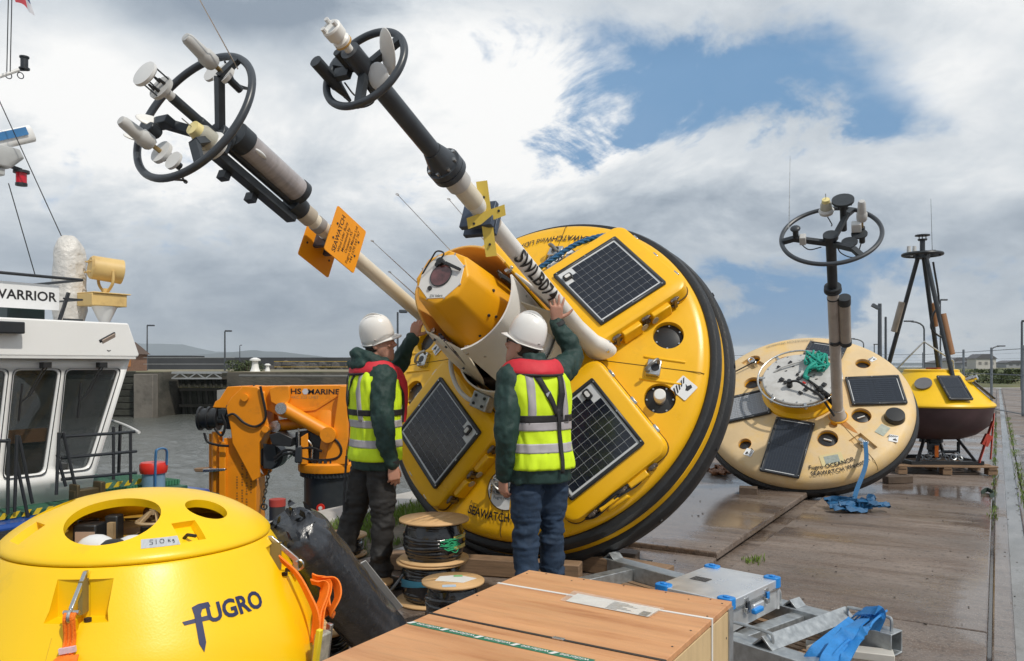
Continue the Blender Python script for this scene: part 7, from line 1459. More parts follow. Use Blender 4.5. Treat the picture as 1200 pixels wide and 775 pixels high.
# case
kz = .295; c4 = [gnd(*p, kz) for p in ((776, 688), (826.7, 659.6), (905.8, 678.6), (861.5, 705.5))]; cen = sum(c4, V()) / 4
ux = Matrix.Rotation(R_(4), 3, 'Z') @ ((c4[3] - c4[0]) + (c4[2] - c4[1])).normalized(); uy = UP.cross(ux); lx = ((c4[3] - c4[0]).length + (c4[2] - c4[1]).length) / 2; ly = ((c4[1] - c4[0]).length + (c4[2] - c4[3]).length) / 2; hz = kz - .125
case = thing('aluminium_case', 'aluminium transport case with blue plastic corners standing on the galvanised cradle', 'case', frame(V((cen.x, cen.y, .125)), ux, uy, UP))
one('body', alu, case, lambda b: (b.prism(rrect(lx - .02, ly - .02, .02, 3), hz - .05, Matrix.Translation((0, 0, 0))),), bevel=.003)
one('lid', alu, case, lambda b: b.prism(rrect(lx, ly, .025, 3), .046, Matrix.Translation((0, 0, hz - .046))), bevel=.004); one('lid_rim', steel, case, lambda b: b.prism(rrect(lx + .008, ly + .008, .027, 3), .010, Matrix.Translation((0, 0, hz - .056))))
blue_p = mat('bright blue plastic', (.015, .22, .62), .38, var=.06)
for sx in (-1, 1):
    for sy in (-1, 1):
        cn = one('corner_cap', blue_p, case, lambda b: (b.prism(rrect(.088, .068, .022, 3), .058, Matrix.Translation((sx * (lx / 2 - .036), sy * (ly / 2 - .026), hz - .048))), b.prism(rrect(.035, .03, .012, 3), .008, Matrix.Translation((sx * (lx / 2 - .036), sy * (ly / 2 - .026), hz + .0095)))), bevel=.004)
        for k in (-1, 1): one('rivet', steel, cn, lambda b: b.cyl((sx * (lx / 2 - .036) + .018 * k, sy * (ly / 2 + .006), hz - .02), (sx * (lx / 2 - .036) + .018 * k, sy * (ly / 2 + .0105), hz - .02), .005, n=8))
        one('edge_profile', alu, case, lambda b: b.cyl((sx * (lx / 2 - .012), sy * (ly / 2 - .012), .0), (sx * (lx / 2 - .012), sy * (ly / 2 - .012), hz - .05), .013, n=10))
for s in (-1, 1): lt = one('latch', steel, case, lambda b: (b.box((lx / 2 - .002, s * .12, hz - .055), (.012, .045, .075)), b.box((lx / 2 + .008, s * .12, hz - .085), (.012, .038, .03))), bevel=.003); one('latch_lever', blue_p if s > 0 else dark_metal, lt, lambda b: b.box((lx / 2 + .010, s * .12, hz - .06), (.008, .028, .045)), bevel=.002)
one('carry_handle', alu, case, lambda b: b.box((lx / 2 + .006, 0, hz - .085), (.022, .12, .035)), bevel=.006); one('handle_grip', blue_p, case, lambda b: b.box((lx / 2 + .020, -.03, hz - .10), (.03, .10, .028)), bevel=.008)
for s in (-.12, .0, .12): one('pressed_rib', alu, case, lambda b: b.box((s, -ly / 2 + .009, hz * .36), (.06, .006, hz * .4)), bevel=.002)
nm = one('label_plate', ink, case, lambda b: b.box((-.10, -.02, hz + .0012), (.10, .075, .0012)))
b = MB()
for k in range(3):
    for j in range(4): b.box((-.135 + .024 * j, -.044 + .024 * k, hz + .0022), (.015 + .004 * ((j + k) % 2), .004, .0006))
b.build('label_print', mat('grey label print', (.30, .30, .30), .5), nm)
# blue sling on the cradle
p = [gnd(1018, 722, .15), gnd(1000, 735, .24), gnd(985, 752, .20), gnd(968, 778, .14), gnd(955, 800, .05)]
b = MB(); band(b, spline(p), .072, .008, V((.9, .25, .1))); band(b, spline([q + V((.09, .02, .01)) for q in p]), .05, .010, V((.7, .35, .3)))
band(b, spline([gnd(1000, 728, .16), gnd(972, 750, .15), gnd(955, 764, .14), gnd(940, 785, .05)]), .06, .008, V((.8, .1, -.3))); 
for k in range(6): band(b, spline([gnd(1000 + 5 * k, 722 + 2 * k, .13), gnd(1012 + 3 * k, 716, .20 + .01 * k), gnd(1026 + k, 722, .22), gnd(1024, 738, .14)]), .06, .006, V((.5, -.3, .6)))
b.tube(spline([gnd(1005, 745, .2), gnd(992, 752, .2), gnd(975, 770, .16), gnd(965, 790, .08)]), .008, 5)
o = b.build('round_sling', blue_web, smooth=50); tag(o, 'bright blue lifting sling draped over the end of the galvanised cradle', 'sling')

# ------------------------------------------------------------------ cable reels
reelw = mat('reel plywood', (.60, .37, .17), .6, var=.12, scale=5, stretch=(1, 6, 1), bump=.1, bscale=50, dirt_or_sheen=(.36, .20, .09), dscale=5, damt=.4)
cable_m = mat('glossy wrapped cable', (.012, .012, .014), .16, var=.4, coat=.4, bump=.35, bscale=14, bdist=.02)
def reel(p, rot, R, H, label, top_label=None, M_=None, wrap=None, seed=0):
    g = thing('cable_reel', label, 'cable reel', M_ or (Matrix.Translation(p) @ Matrix.Rotation(rot, 4, 'Z')), 'cable reels on the wet quay'); r_ = random.Random(seed)
    for zz in (0, H - .014): 
        vs, fs = plate_geo(circle(R, 56), [[(q[0] * 1, q[1] * 1) for q in circle(R * .085, 14)]] + [[(c[0] + q[0], c[1] + q[1]) for q in circle(R * .03, 8)] for c in ((R * .35, .02), (-R * .3, R * .1), (-R * .22, -R * .28), (R * .2, -R * .3), (.05 * R, R * .33))] + [[(q[0] - R * .30, q[1] + R * .36) for q in rrect(R * .36, R * .09, R * .03, 2)]], .012)
        b = MB(); b.add([v + V((0, 0, zz + .007)) for v in vs], fs); b.build('flange', reelw, g, smooth=30)
    pr = [(R * .34, .013)]; n = 6
    one('core', black, g, lambda b: b.cyl((0, 0, .014), (0, 0, H - .014), R * .12, n=20))
    b = MB()
    for k in range(9):
        zz = .02 + (H - .048) * k / 8; rr = R * (.66 + .14 * math.sin(PI * (k + .4) / 9)) + r_.uniform(-.008, .006)
        b.tube([V((rr * math.cos(t) * (1 + .02 * math.sin(3 * t + k)), rr * math.sin(t), zz + .006 * math.sin(2 * t + k * 2))) for t in [2 * PI * i / 40 for i in range(40)]], .019, 8, closed=True)
    b.cyl((0, 0, .016), (0, 0, H - .016), R * .68, n=40); o = b.build('cable', cable_m, g, smooth=60); o['kind'] = 'stuff'
    b = MB(); m_ = 40; rings = []
    for k in range(8):
        zz = .03 + (H - .065) * k / 7; rings.append((V((0, 0, zz)), V((R * (.76 + .12 * math.sin(PI * (k + .5) / 8)), 0, 0)), V((0, R * (.76 + .12 * math.sin(PI * (k + .5) / 8)), 0))))
    b.loft(rings, 48, cap=False); f_ = b.build('black_film', cable_m, g, smooth=80); wrinkle(f_.data, .016, 9, seed, stretch=(1, 1, .6))
    return g
r0 = V((at(506, 600, 5.08).x, 5.08, 0))
g1 = reel(r0, .3, .225, .262, 'lower cable reel of the two stacked beside the first worker', seed=1); g2 = reel(r0 + V((.015, 0, .263)), 1.1, .222, .262, 'upper cable reel with green netting, stacked on another reel', seed=5)
b = MB(); rn = random.Random(6)
for k in range(22):
    a = -125 + rn.uniform(-14, 14); zz = .13 + rn.uniform(-.035, .035); b.tube(spline([pol(.202, a, zz), pol(.212, a + rn.uniform(5, 14), zz + rn.uniform(-.02, .02)), pol(.205, a + rn.uniform(18, 30), zz + rn.uniform(-.02, .02))], 4), .003, 5)
o = b.build('green_netting', mat('green net', (.03, .36, .16), .6, var=.2), g2); o['kind'] = 'stuff'
for s in (0, 1): one('yellow_tag', mat('tan yellow tag', (.55, .42, .12), .5, var=.2, scale=20), g2, lambda b: band(b, [pol(.208, a, .165 - .06 * s + .002 * (a + 110)  * .05) for a in (-112, -104, -96, -88, -80)], .022, .004, Z))
one('blue_band', mat('dull blue tape', (.03, .16, .24), .4), g1, lambda b: (band(b, [pol(.213, a, .155) for a in range(-170, -60, 10)], .03, .003, Z), band(b, [pol(.212, a, .125 + .0004 * (a + 170)) for a in range(-165, -70, 10)], .016, .003, Z)))
b = MB(); q = [r0 + V((-.17, -.10, .19)), r0 + V((-.24, -.13, .10)), r0 + V((-.32, -.12, .03)), r0 + V((-.38, -.10, .012))]; b.tube(spline(q), .016, 8, flat=.6); o = b.build('cable_tail', cable_m); tag(o, 'loose black cable tail trailing from the lower reel of the stack', 'cable')
p3 = at(531, 693, 4.45); g3 = reel(V((p3.x, 4.45, 0)), .4, .175, .30, 'small cable reel with a paper label behind the crate', seed=9)
pl_ = one('paper_label', wht, g3, lambda b: b.prism([(-.10, -.02), (.06, -.06), (.13, .03), (.02, .10), (-.08, .07)], .0015, Matrix.Translation((.0, .0, .2995)) @ Matrix.Rotation(-.4, 4, 'Z')))
one('green_label', mat('green label', (.20, .50, .20), .5), g3, lambda b: b.box((.05, .06, .3025), (.05, .03, .001), Matrix.Rotation(-.3, 3, 'Z'))); one('blue_label', mat('pale blue label', (.45, .55, .66), .5), g3, lambda b: b.box((-.06, -.11, .3005), (.075, .045, .001), Matrix.Rotation(-.3, 3, 'Z')))
p4 = gnd(400, 650); reel(V((p4.x, p4.y, 0)), .2, .20, .16, 'cable reel on the ground just behind the first worker', seed=12)
p5 = gnd(433, 694); reel(V((p5.x + .04, p5.y - .1, 0)), .2, .13, .10, 'smallest cable reel at the first worker\'s boots', seed=14)
p6 = gnd(372, 772, 0); reel(V((p6.x + .02, p6.y - .15, 0)), .2, .19, .22, 'cable reel squeezed between the domed buoy and the crate', seed=15)

# ------------------------------------------------------------------ the two workers
skin = mat('skin', (.46, .235, .165), .5, var=.10, scale=14, sub=.08, bump=.08, bscale=160)
jacket_m = mat('dark green jacket cloth', (.010, .038, .033), .62, var=.22, scale=9, bump=.25, bscale=240)
jeans_m = mat('blue denim', (.013, .032, .068), .78, var=.35, scale=10, bump=.3, bscale=320, dirt_or_sheen=(.045, .085, .145), dscale=6, damt=.5, dthr=.55)  # paler blue blotches paint highlights on the denim
trousers_m = mat('black work trousers', (.020, .019, .019), .75, var=.3, scale=10, bump=.3, bscale=300, dirt_or_sheen=(.05, .047, .045), dscale=5, damt=.5)
hivis = mat('hi vis yellow cloth', (.62, .84, .012), .7, var=.04, scale=12, bump=.2, bscale=260)
reflect = mat('reflective tape', (.40, .38, .40), .38, var=.1, scale=14, bump=.15, bscale=300)
red_cloth = mat('red lifejacket cloth', (.58, .018, .035), .6, var=.12, scale=12, bump=.25, bscale=200)
webbing = mat('black webbing', (.016, .016, .018), .6, var=.25, scale=40, bump=.3, bscale=260)
helmet_m = mat('white helmet shell', (.80, .79, .77), .3, var=.02, scale=5, coat=.25)
hair_m = mat('dark brown hair', (.035, .020, .012), .6, var=.5, scale=60, bump=.6, bscale=180)
boot_m = mat('black leather boot', (.018, .016, .015), .4, var=.3, bump=.2, bscale=80)
# torso section: z -> half width, half depth, centre y
TOR = [(.80, .185, .135, -.005), (.90, .190, .145, -.005), (1.00, .178, .135, .0), (1.10, .178, .130, .0), (1.22, .192, .136, -.004), (1.33, .204, .140, -.008), (1.40, .200, .130, -.012), (1.445, .180, .112, -.014), (1.475, .145, .095, -.012), (1.50, .105, .082, -.008), (1.525, .080, .075, -.002)]
def tor(z):
    if z <= TOR[0][0]: return TOR[0][1:]
    for a, b in zip(TOR, TOR[1:]):
        if a[0] <= z <= b[0]: t = (z - a[0]) / (b[0] - a[0]); t = t; return tuple(a[i] * (1 - t) + b[i] * t for i in (1, 2, 3))
    return TOR[-1][1:]
def limb(b, pts, rad, n=16, sub=5, flat=1.0):
    """tapering limb through joints with smooth bends"""
    P = spline(pts, sub); m = len(P); R2_ = []
    for i in range(m):
        t = i / (m - 1) * (len(rad) - 1); k = min(int(t), len(rad) - 2); f = t - k; R2_.append(rad[k] * (1 - f) + rad[k + 1] * f)
    b.tube(P, R2_, n, flat=flat)
    b.ell(P[0], [R2_[0]] * 3, n=12, m=8); b.ell(P[-1], [R2_[-1]] * 3, n=12, m=8)
def hand(b, wrist, fwd, palm, side, curl, spread=.12, thumb_out=.9):
    """five fingers; palm = palm normal, side = +1 thumb along fwd x palm"""
    f = V(fwd).normalized(); pn = (V(palm) - f * V(palm).dot(f)).normalized(); l = f.cross(pn) * side; w = V(wrist)
    b.loft([(w - f * .02, l * .027, pn * .020), (w + f * .02, l * .034, pn * .018), (w + f * .06, l * .042, pn * .016), (w + f * .090, l * .042, pn * .013), (w + f * .100, l * .038, pn * .010)], 16, 2.5)
    for k, (o_, ln, r) in enumerate(((.031, .072, .0088), (.011, .081, .0092), (-.010, .075, .0088), (-.030, .060, .0078))):
        base = w + f * (.092 - .006 * abs(k - 1)) + l * o_; d = (f + l * spread * (1.2 - k) * .8).normalized(); c = curl[k]; pts = [base - d * .012]; ang = 0
        for j, sg in enumerate((.46, .30, .24)):
            ang += c * (.75, 1.0, .7)[j]; dd = d * math.cos(ang) + pn * math.sin(ang); pts.append(pts[-1] + dd * (ln * sg + (.012 if j == 0 else 0)))
        b.tube(spline(pts, 3), [r * 1.08] * 3 + [r] * 4 + [r * .88] * 2 + [r * .62], 9); b.ell(pts[-1], [r * .72] * 3, n=8, m=6)
    t0 = w + f * .028 + l * .028 + pn * .004; td = (f * .55 + l * thumb_out + pn * .25 * (1 + curl[4])).normalized(); t1 = t0 + td * .040; t2 = t1 + (td + f * .35 + pn * .35 * curl[4]).normalized() * .032; t3 = t2 + (td * .8 + f * .6 + pn * .5 * curl[4]).normalized() * .024
    b.tube(spline([t0 - td * .012, t0, t1, t2, t3], 3), [.015, .015, .0145, .014, .013, .0125, .012, .0115, .0105, .010, .009, .0082, .007], 9)
def person(label, M_, P, legs_m, boots=True):
    g = thing('person', label, 'person', M_, 'workers in hi vis vests')
    H = P['head']; HM = Matrix.Translation(V(H)) @ P['hrot'].to_4x4(); h3 = HM.to_3x3(); sh = P['sh']
    # ---- body: one continuous skin
    b = MB(); h = lambda x, y, z: HM @ V((x, y, z))
    b.loft([(h(0, yc, z), h3 @ V((rx, 0, 0)), h3 @ V((0, ry, 0))) for z, rx, ry, yc in ((-.135, .030, .032, .052), (-.12, .044, .050, .040), (-.09, .056, .072, .022), (-.05, .064, .088, .006), (0, .070, .096, -.002), (.05, .073, .099, -.006), (.085, .066, .090, -.008), (.11, .045, .062, -.010), (.12, .02, .03, -.01))], 24)
    b.ell(h(0, .100, -.030), (.013, .022, .014), h3, 10, 8); b.loft([(h(0, .086, .012), h3 @ V((.010, 0, 0)), h3 @ V((0, .010, 0))), (h(0, .112, -.028), h3 @ V((.013, 0, 0)), h3 @ V((0, .012, 0)))], 10)
    b.ell(h(0, .086, -.068), (.022, .012, .007), h3, 12, 6); b.ell(h(0, .084, -.080), (.020, .012, .007), h3, 12, 6); b.ell(h(0, .072, -.112), (.024, .02, .016), h3, 12, 8)
    for s in (-1, 1): b.ell(h(s * .072, -.008, -.022), (.009, .020, .032), h3 @ Matrix.Rotation(s * .25, 3, 'Z'), 12, 8); b.ell(h(s * .034, .080, -.035), (.022, .014, .014), h3, 10, 6); b.loft([(h(s * .012, .093, .022), h3 @ V((.004, 0, 0)), h3 @ V((0, .008, .004))), (h(s * .045, .082, .022), h3 @ V((.004, 0, 0)), h3 @ V((0, .008, .004)))], 8)
    nk = V((P['lean'][0] * .9, P['lean'][1] * .9 - .012, 1.47)); b.tube([nk, nk * .5 + h(0, -.02, -.08) * .5, h(0, -.02, -.07)], [.064, .058, .060], 16)
    tp = [(z, rx * .86, ry * .82, yc) for z, rx, ry, yc in TOR]
    lean = lambda z: V((P['lean'][0], P['lean'][1], 0)) * max(0, min(1, (z - .95) / .5))
    b.loft([(V((0, yc, z)) + lean(z), V((rx, 0, 0)), V((0, ry, 0))) for z, rx, ry, yc in tp], 28, 2.3)
    for A_ in P['arms']: limb(b, [A_['s'], A_['e'], A_['w']], [.058, .044, .027], 14); hand(b, A_['w'], A_['f'], A_['p'], A_['side'], A_['curl'], A_.get('spread', .1), A_.get('tout', .9))
    for Lg in P['legs']: limb(b, [Lg['h'], Lg['k'], Lg['a']], [.085, .056, .040], 14); b.ell(Lg['a'] + V(Lg['d']) * .07 - UP * .05, (.04, .10, .035), Matrix.Rotation(math.atan2(-V(Lg['d']).x, V(Lg['d']).y), 3, 'Z'), 12, 8)
    o = b.build('body', skin, g, smooth=0); realise(o, [('REMESH', dict(mode='VOXEL', voxel_size=.0048)), ('SMOOTH', dict(iterations=3, factor=.5))]); o.data.polygons.foreach_set('use_smooth', [True] * len(o.data.polygons)); o.data.materials.clear(); o.data.materials.append(skin)
    # eyes, brows, hair
    for s in (-1, 1): e_ = one('eye', mat('eye white', (.7, .68, .64), .2), g, lambda b: b.ell(h(s * .031, .086, .006), (.011, .011, .009), h3, 12, 8)); one('iris', mat('dark iris', (.03, .02, .012), .15), e_, lambda b: b.ell(h(s * .031, .0955, .006), (.005, .003, .005), h3, 10, 6))
    b = MB(); b.loft([(h(0, yc, z), h3 @ V((rx, 0, 0)), h3 @ V((0, ry, 0))) for z, rx, ry, yc in ((-.085, .050, .052, -.035), (-.06, .064, .078, -.022), (-.02, .0725, .086, -.018), (.02, .0745, .088, -.016), (.07, .070, .086, -.014), (.11, .045, .062, -.012))], 28); hr = b.build('hair', hair_m, g, smooth=60); wrinkle(hr.data, .006, 40, 3)
    # ---- helmet
    hm = P['helmet']; HH = HM @ Matrix.Translation((0, -.010, .046)) @ Matrix.Rotation(P.get('hroll', 0), 4, 'Y') @ Matrix.Rotation(P.get('htilt', 0), 4, 'X'); b = MB(); n = 48; rings = []
    prof = [(.985, -.042), (1.00, -.01), (1.0, .02), (.985, .045), (.95, .072), (.885, .098), (.78, .122), (.62, .141), (.42, .154), (.2, .160), (.02, .161)]
    vs = []
    for k, z in prof:
        for i in range(n):
            a = 2 * PI * i / n; vs.append(HH @ V((.097 * k * math.cos(a), .119 * k * math.sin(a), z * .93 - .030 * max(0, math.sin(a)) * 0 + (.026 * max(0, math.sin(a)) if z < -.005 else 0))))
    fs = [(j * n + i, j * n + (i + 1) % n, (j + 1) * n + (i + 1) % n, (j + 1) * n + i) for j in range(len(prof) - 1) for i in range(n)] + [tuple(range((len(prof) - 1) * n, len(prof) * n))]
    b.add(vs, fs); shell_ = b.build('helmet', helmet_m, g, smooth=60); sd = shell_.modifiers.new('s', 'SOLIDIFY'); sd.thickness = .004
    b = MB(); vs = []; m_ = n      # brim: narrow gutter all round, a peak at the front
    for k in range(4):
        for i in range(n):
            a = 2 * PI * i / n; c_, s_ = math.cos(a), math.sin(a); pk = max(0, s_) ** 3; ext = (.007 + .042 * pk) * (k / 3); x, y = .0955 * c_, .1175 * s_; l_ = math.hypot(x, y); vs.append(HH @ V((x * (1 + ext / l_), y * (1 + ext / l_), -.036 + .026 * max(0, s_) - .016 * pk * (k / 3) ** 1.3 - .003 * (k / 3))))
    b.add(vs, [(j * n + i, j * n + (i + 1) % n, (j + 1) * n + (i + 1) % n, (j + 1) * n + i) for j in range(3) for i in range(n)]); br_ = b.build('brim', helmet_m, shell_, smooth=60); br_.modifiers.new('s', 'SOLIDIFY').thickness = .005
    b = MB()
    for x, w_, hgt in ((0, .017, .1525), (-.037, .008, .1415), (.037, .008, .1415)): b.tube([HH @ V((x * (.4 + .6 * math.cos(t * .8)), .111 * math.sin(t), hgt * math.cos(t) * .985 + .002)) for t in [-.95 + 1.9 * i / 16 for i in range(17)]], w_, 8, flat=.35, hint=h3 @ V((1, 0, 0)) if False else None)
    b.build('ridge', helmet_m, shell_, smooth=60)
    one('rear_band', mat('harness grey', (.05, .05, .05), .6), shell_, lambda b: b.tube([HH @ V((.086 * math.cos(a), .107 * math.sin(a), -.052)) for a in [PI + .2 + (PI - .4) * i / 16 for i in range(17)]], .009, 6, flat=.5)); one('side_badge', mat('dim helmet print', (.42, .38, .36), .5), shell_, lambda b: b.ell(HH @ V((.0975 * math.cos(P['badge']), .1195 * math.sin(P['badge']), -.008)), (.009, .009, .006), None, 10, 6))
    if P.get('glasses'): one('sunglasses', black, g, lambda b: ([b.ell(h(s * .034, .094, .004), (.026, .006, .018), h3 @ Matrix.Rotation(-s * .25, 3, 'Z'), 14, 8) for s in (-1, 1)], [b.bar(h(s * .058, .084, .008), h(s * .074, -.01, .0), .005, .008) for s in (-1, 1)]))
    # ---- jacket with sleeves
    b = MB(); JT = [(z, rx + .008, ry + .008, yc) for z, rx, ry, yc in TOR]; b.loft([(V((0, yc, z)) + lean(z), V((rx, 0, 0)), V((0, ry, 0))) for z, rx, ry, yc in JT], 36, 2.4)
    if P.get('hood'):
        for k in range(3): b.tube(spline([V((-.12, .03, 1.50 + .01 * k)) + lean(1.5), V((-.11, -.06, 1.54)) + lean(1.5), V((0, -.115 - .012 * k, 1.535 + .02 * k)) + lean(1.5), V((.11, -.06, 1.54)) + lean(1.5), V((.12, .03, 1.50)) + lean(1.5)], 5), .046, 10)
        b.ell(V((0, -.13, 1.505)) + lean(1.5), (.13, .055, .06), None, 16, 10)
    else: b.loft([(V((0, .0, 1.49)) + lean(1.5), V((.098, 0, 0)), V((0, .085, 0))), (V((0, .004, 1.54)) + lean(1.5), V((.082, 0, 0)), V((0, .08, 0))), (V((0, .008, 1.575)) + lean(1.5), V((.080, 0, 0)), V((0, .078, 0)))], 24)
    for A_ in P['arms']:
        s_, e_, w_ = V(A_['s']), V(A_['e']), V(A_['w']); cw = w_ + (e_ - w_).normalized() * .012; limb(b, [s_ * .92 + V((0, 0, s_.z * .08)), e_, cw], [.092, .071, .052], 18); b.cyl(cw + (e_ - w_).normalized() * .05, cw, .050, .053, 18)
    o = b.build('jacket', jacket_m, g, smooth=0); realise(o, [('REMESH', dict(mode='VOXEL', voxel_size=.0085)), ('SMOOTH', dict(iterations=4, factor=.5))])
    gate = lambda c: .35 if (c.z < 1.46 and abs(c.x - lean(c.z).x) < .15) else 1.0
    wrinkle(o.data, .022, 11, P['seed'], stretch=(1, 1, .75), gate=gate); wrinkle(o.data, .005, 30, P['seed'] + 5, gate=gate); o.data.polygons.foreach_set('use_smooth', [True] * len(o.data.polygons)); o.data.materials.clear(); o.data.materials.append(jacket_m)
    for A_ in P['arms']:
        w_, e_ = V(A_['w']), V(A_['e']); one('cuff', webbing, g, lambda b: b.cyl(w_ + (e_ - w_).normalized() * .004, w_ + (e_ - w_).normalized() * .03, .046, .050, 18))
    # ---- trousers and boots
    b = MB(); b.loft([(V((0, -.005, z)), V((rx, 0, 0)), V((0, ry, 0))) for z, rx, ry in ((.80, .178, .125), (.88, .182, .138), (.96, .172, .13), (1.03, .165, .12))], 28, 2.3)
    for Lg in P['legs']: limb(b, [Lg['h'], (Lg['h'] + Lg['k']) * .5, Lg['k'], (Lg['k'] + Lg['a']) * .5, Lg['a'] - UP * .02], [.106, .098, .080, .075, .072], 20); b.tube([Lg['a'] + UP * .02, Lg['a'] - UP * .045 + V(Lg['d']) * .012], [.073, .082], 18)
    o = b.build('trousers', legs_m, g, smooth=0); realise(o, [('REMESH', dict(mode='VOXEL', voxel_size=.0085)), ('SMOOTH', dict(iterations=4, factor=.5))])
    gz_ = lambda c: 1.5 if c.z < .28 else (1.15 if .42 < c.z < .60 or c.z > .74 else .55)
    wrinkle(o.data, .022, 8, P['seed'] + 2, stretch=(1, 1, 2.2), gate=gz_); wrinkle(o.data, .006, 22, P['seed'] + 7, stretch=(1, 1, 1.6), gate=gz_); o.data.polygons.foreach_set('use_smooth', [True] * len(o.data.polygons)); o.data.materials.clear(); o.data.materials.append(legs_m)
    for Lg in P['legs']:
        d = V(Lg['d']).normalized(); l_ = UP.cross(d); a = V(Lg['a']); z0 = a.z - .09; b = MB()
        b.loft([(a + d * dd + UP * (zz), l_ * rx, UP * rz) for dd, zz, rx, rz in ((-.085, -.05, .02, .03), (-.07, -.048, .038, .042), (-.02, -.035, .043, .055), (.05, -.045, .045, .045), (.11, -.055, .050, .034), (.16, -.062, .044, .027), (.19, -.068, .022, .018))], 18, 2.6); b.cyl(a - UP * .03, a + UP * .08, .052, .05, 16)
        bo = b.build('boot', boot_m, g, smooth=60); b = MB(); b.loft([(a + d * dd - UP * .085, l_ * rx, UP * .010) for dd, rx in ((-.088, .02), (-.07, .040), (0, .044), (.11, .053), (.165, .046), (.195, .02))], 16, 3); b.build('sole', black, bo)
    # ---- hi vis vest: shell over the torso, open at the armholes
    def vs_pt(a, z, d): rx, ry, yc = tor(z); ca, sa = math.cos(a), math.sin(a); k = 2 / 2.35; return V((math.copysign(abs(ca) ** k, ca) * (rx + d), math.copysign(abs(sa) ** k, sa) * (ry + d) + yc, z)) + lean(z)
    def wv(a, z): return .010 * noise.noise(V((math.cos(a) * 4 + P['seed'], math.sin(a) * 4, z * 5))) + .008 * noise.noise(V((math.cos(a) * 8, math.sin(a) * 8 + P['seed'], z * 10))) - .010 * abs(noise.noise(V((math.cos(a) * 3, math.sin(a) * 3 + P['seed'] * 2, z * 6 + a))))
    def band_(z0, z1, d, a0=0, a1=2 * PI, n=72, rows=6, skip=None):
        b = MB(); idx = {}
        for j in range(rows + 1):
            for i in range(n + 1):
                a = a0 + (a1 - a0) * i / n; z = z0 + (z1 - z0) * j / rows; idx[i, j] = len(b.v); b.v.append(vs_pt(a, z, d + wv(a, z)))
        for i in range(n):
            for j in range(rows):
                a = a0 + (a1 - a0) * (i + .5) / n; z = z0 + (z1 - z0) * (j + .5) / rows
                if skip and skip(a, z): continue
                b.f.append((idx[i, j], idx[i + 1, j], idx[i + 1, j + 1], idx[i, j + 1])); b.mi.append(0)
        return b
    dv = .026
    vest = band_(P['hem'], 1.50, dv, rows=44, n=96).build('vest', hivis, g, smooth=60); sd = vest.modifiers.new('s', 'SOLIDIFY'); sd.thickness = .004; sd.offset = -1
    for z0, z1 in P['bands']: o = band_(z0, z1, dv + .0025).build('reflective_band', reflect, vest, smooth=60); o.modifiers.new('s', 'SOLIDIFY').thickness = .0015
    def strip(pts, w_, d, m, name, par):
        """ribbon over the vest through (x, z, side) points; side -1 back, +1 front"""
        b = MB(); L2 = []
        for x, z, sd_ in pts:
            row = []
            for e in (-.5, 0, .5):
                xx = x + e * w_; rx, ry, yc = tor(z); rx += d; ry += d; q = max(0, 1 - abs(xx / rx) ** 2.35); y = sd_ * (ry) * q ** (1 / 2.35) + yc; a = math.atan2((y - yc) / ry, xx / rx); row.append(V((xx, y + sd_ * wv(a, z), z)) + lean(z))
            L2.append(row)
        for r in L2: b.v += r
        for i in range(len(L2) - 1):
            for k in (0, 1): b.f.append((i * 3 + k, i * 3 + k + 1, i * 3 + 4 + k, i * 3 + 3 + k)); b.mi.append(0)
        o = b.build(name, m, par, smooth=60); s__ = o.modifiers.new('s', 'SOLIDIFY'); s__.thickness = .003; s__.offset = 0; return o
    def ln(p, q, n=14): return [tuple(p[i] + (q[i] - p[i]) * k / n for i in (0, 1)) + (p[2],) for k in range(n + 1)]
    for s in (-1, 1):
        for sd_ in (-1, 1): strip(ln((s * .115, P['bands'][-1][1] - .01, sd_), (s * .105, 1.46, sd_)), .045, dv + .003, reflect, 'shoulder_stripe', vest)
    # harness
    if P['harness'] == 'x':
        strip(ln((-.075, 1.46, -1), (.055, 1.20, -1)), .042, dv + .007, webbing, 'back_strap', g); strip(ln((.105, 1.46, -1), (.062, 1.20, -1)), .042, dv + .008, webbing, 'back_strap', g); strip(ln((.06, 1.24, -1), (.045, P['hem'] - .02, -1), 24), .024, dv + .009, webbing, 'back_strap', g)
        q = V((.0, -.135 - dv - .016, 1.315)) + lean(1.3); one('strap_label', mat('grey strap label', (.35, .38, .42), .5, var=.3, scale=80), g, lambda b: b.box(q, (.034, .004, .055), Matrix.Rotation(-.45, 3, 'Y')))
    else:
        strip(ln((-.11, 1.46, -1), (-.10, P['hem'], -1), 24), .036, dv + .008, webbing, 'back_strap', g); strip(ln((.05, 1.46, -1), (-.09, 1.22, -1)), .04, dv + .007, webbing, 'back_strap', g)
        p0 = vs_pt(-PI * .62, P['hem'], dv); one('hanging_strap', webbing, g, lambda b: band(b, spline([p0 + V((0, -.01, .02)), p0 + V((-.01, -.025, -.3)), p0 + V((.0, -.02, -.55)), p0 + V((.0, -.01, -.62))]), .022, .003, V((1, .3, 0))))
    o = band_(1.165, 1.205, dv + .006).build('waist_belt', webbing, g, smooth=60); o.modifiers.new('s', 'SOLIDIFY').thickness = .003
    # inflatable collar: round the neck and down both sides of the chest
    lp = lambda x, z, sd_, d: V((x, sd_ * (tor(z)[1] + d) * max(0, 1 - abs(x / (tor(z)[0] + d)) ** 2.35) ** (1 / 2.35) + tor(z)[2], z)) + lean(z)
    half = [lp(.075, 1.12, 1, .045), lp(.105, 1.24, 1, .05), lp(.14, 1.36, 1, .045), V((.168, .06, 1.462)) + lean(1.48), V((.158, -.045, 1.492)) + lean(1.5), V((.095, -.118, 1.488)) + lean(1.5), V((0, -.142, 1.484)) + lean(1.5)]
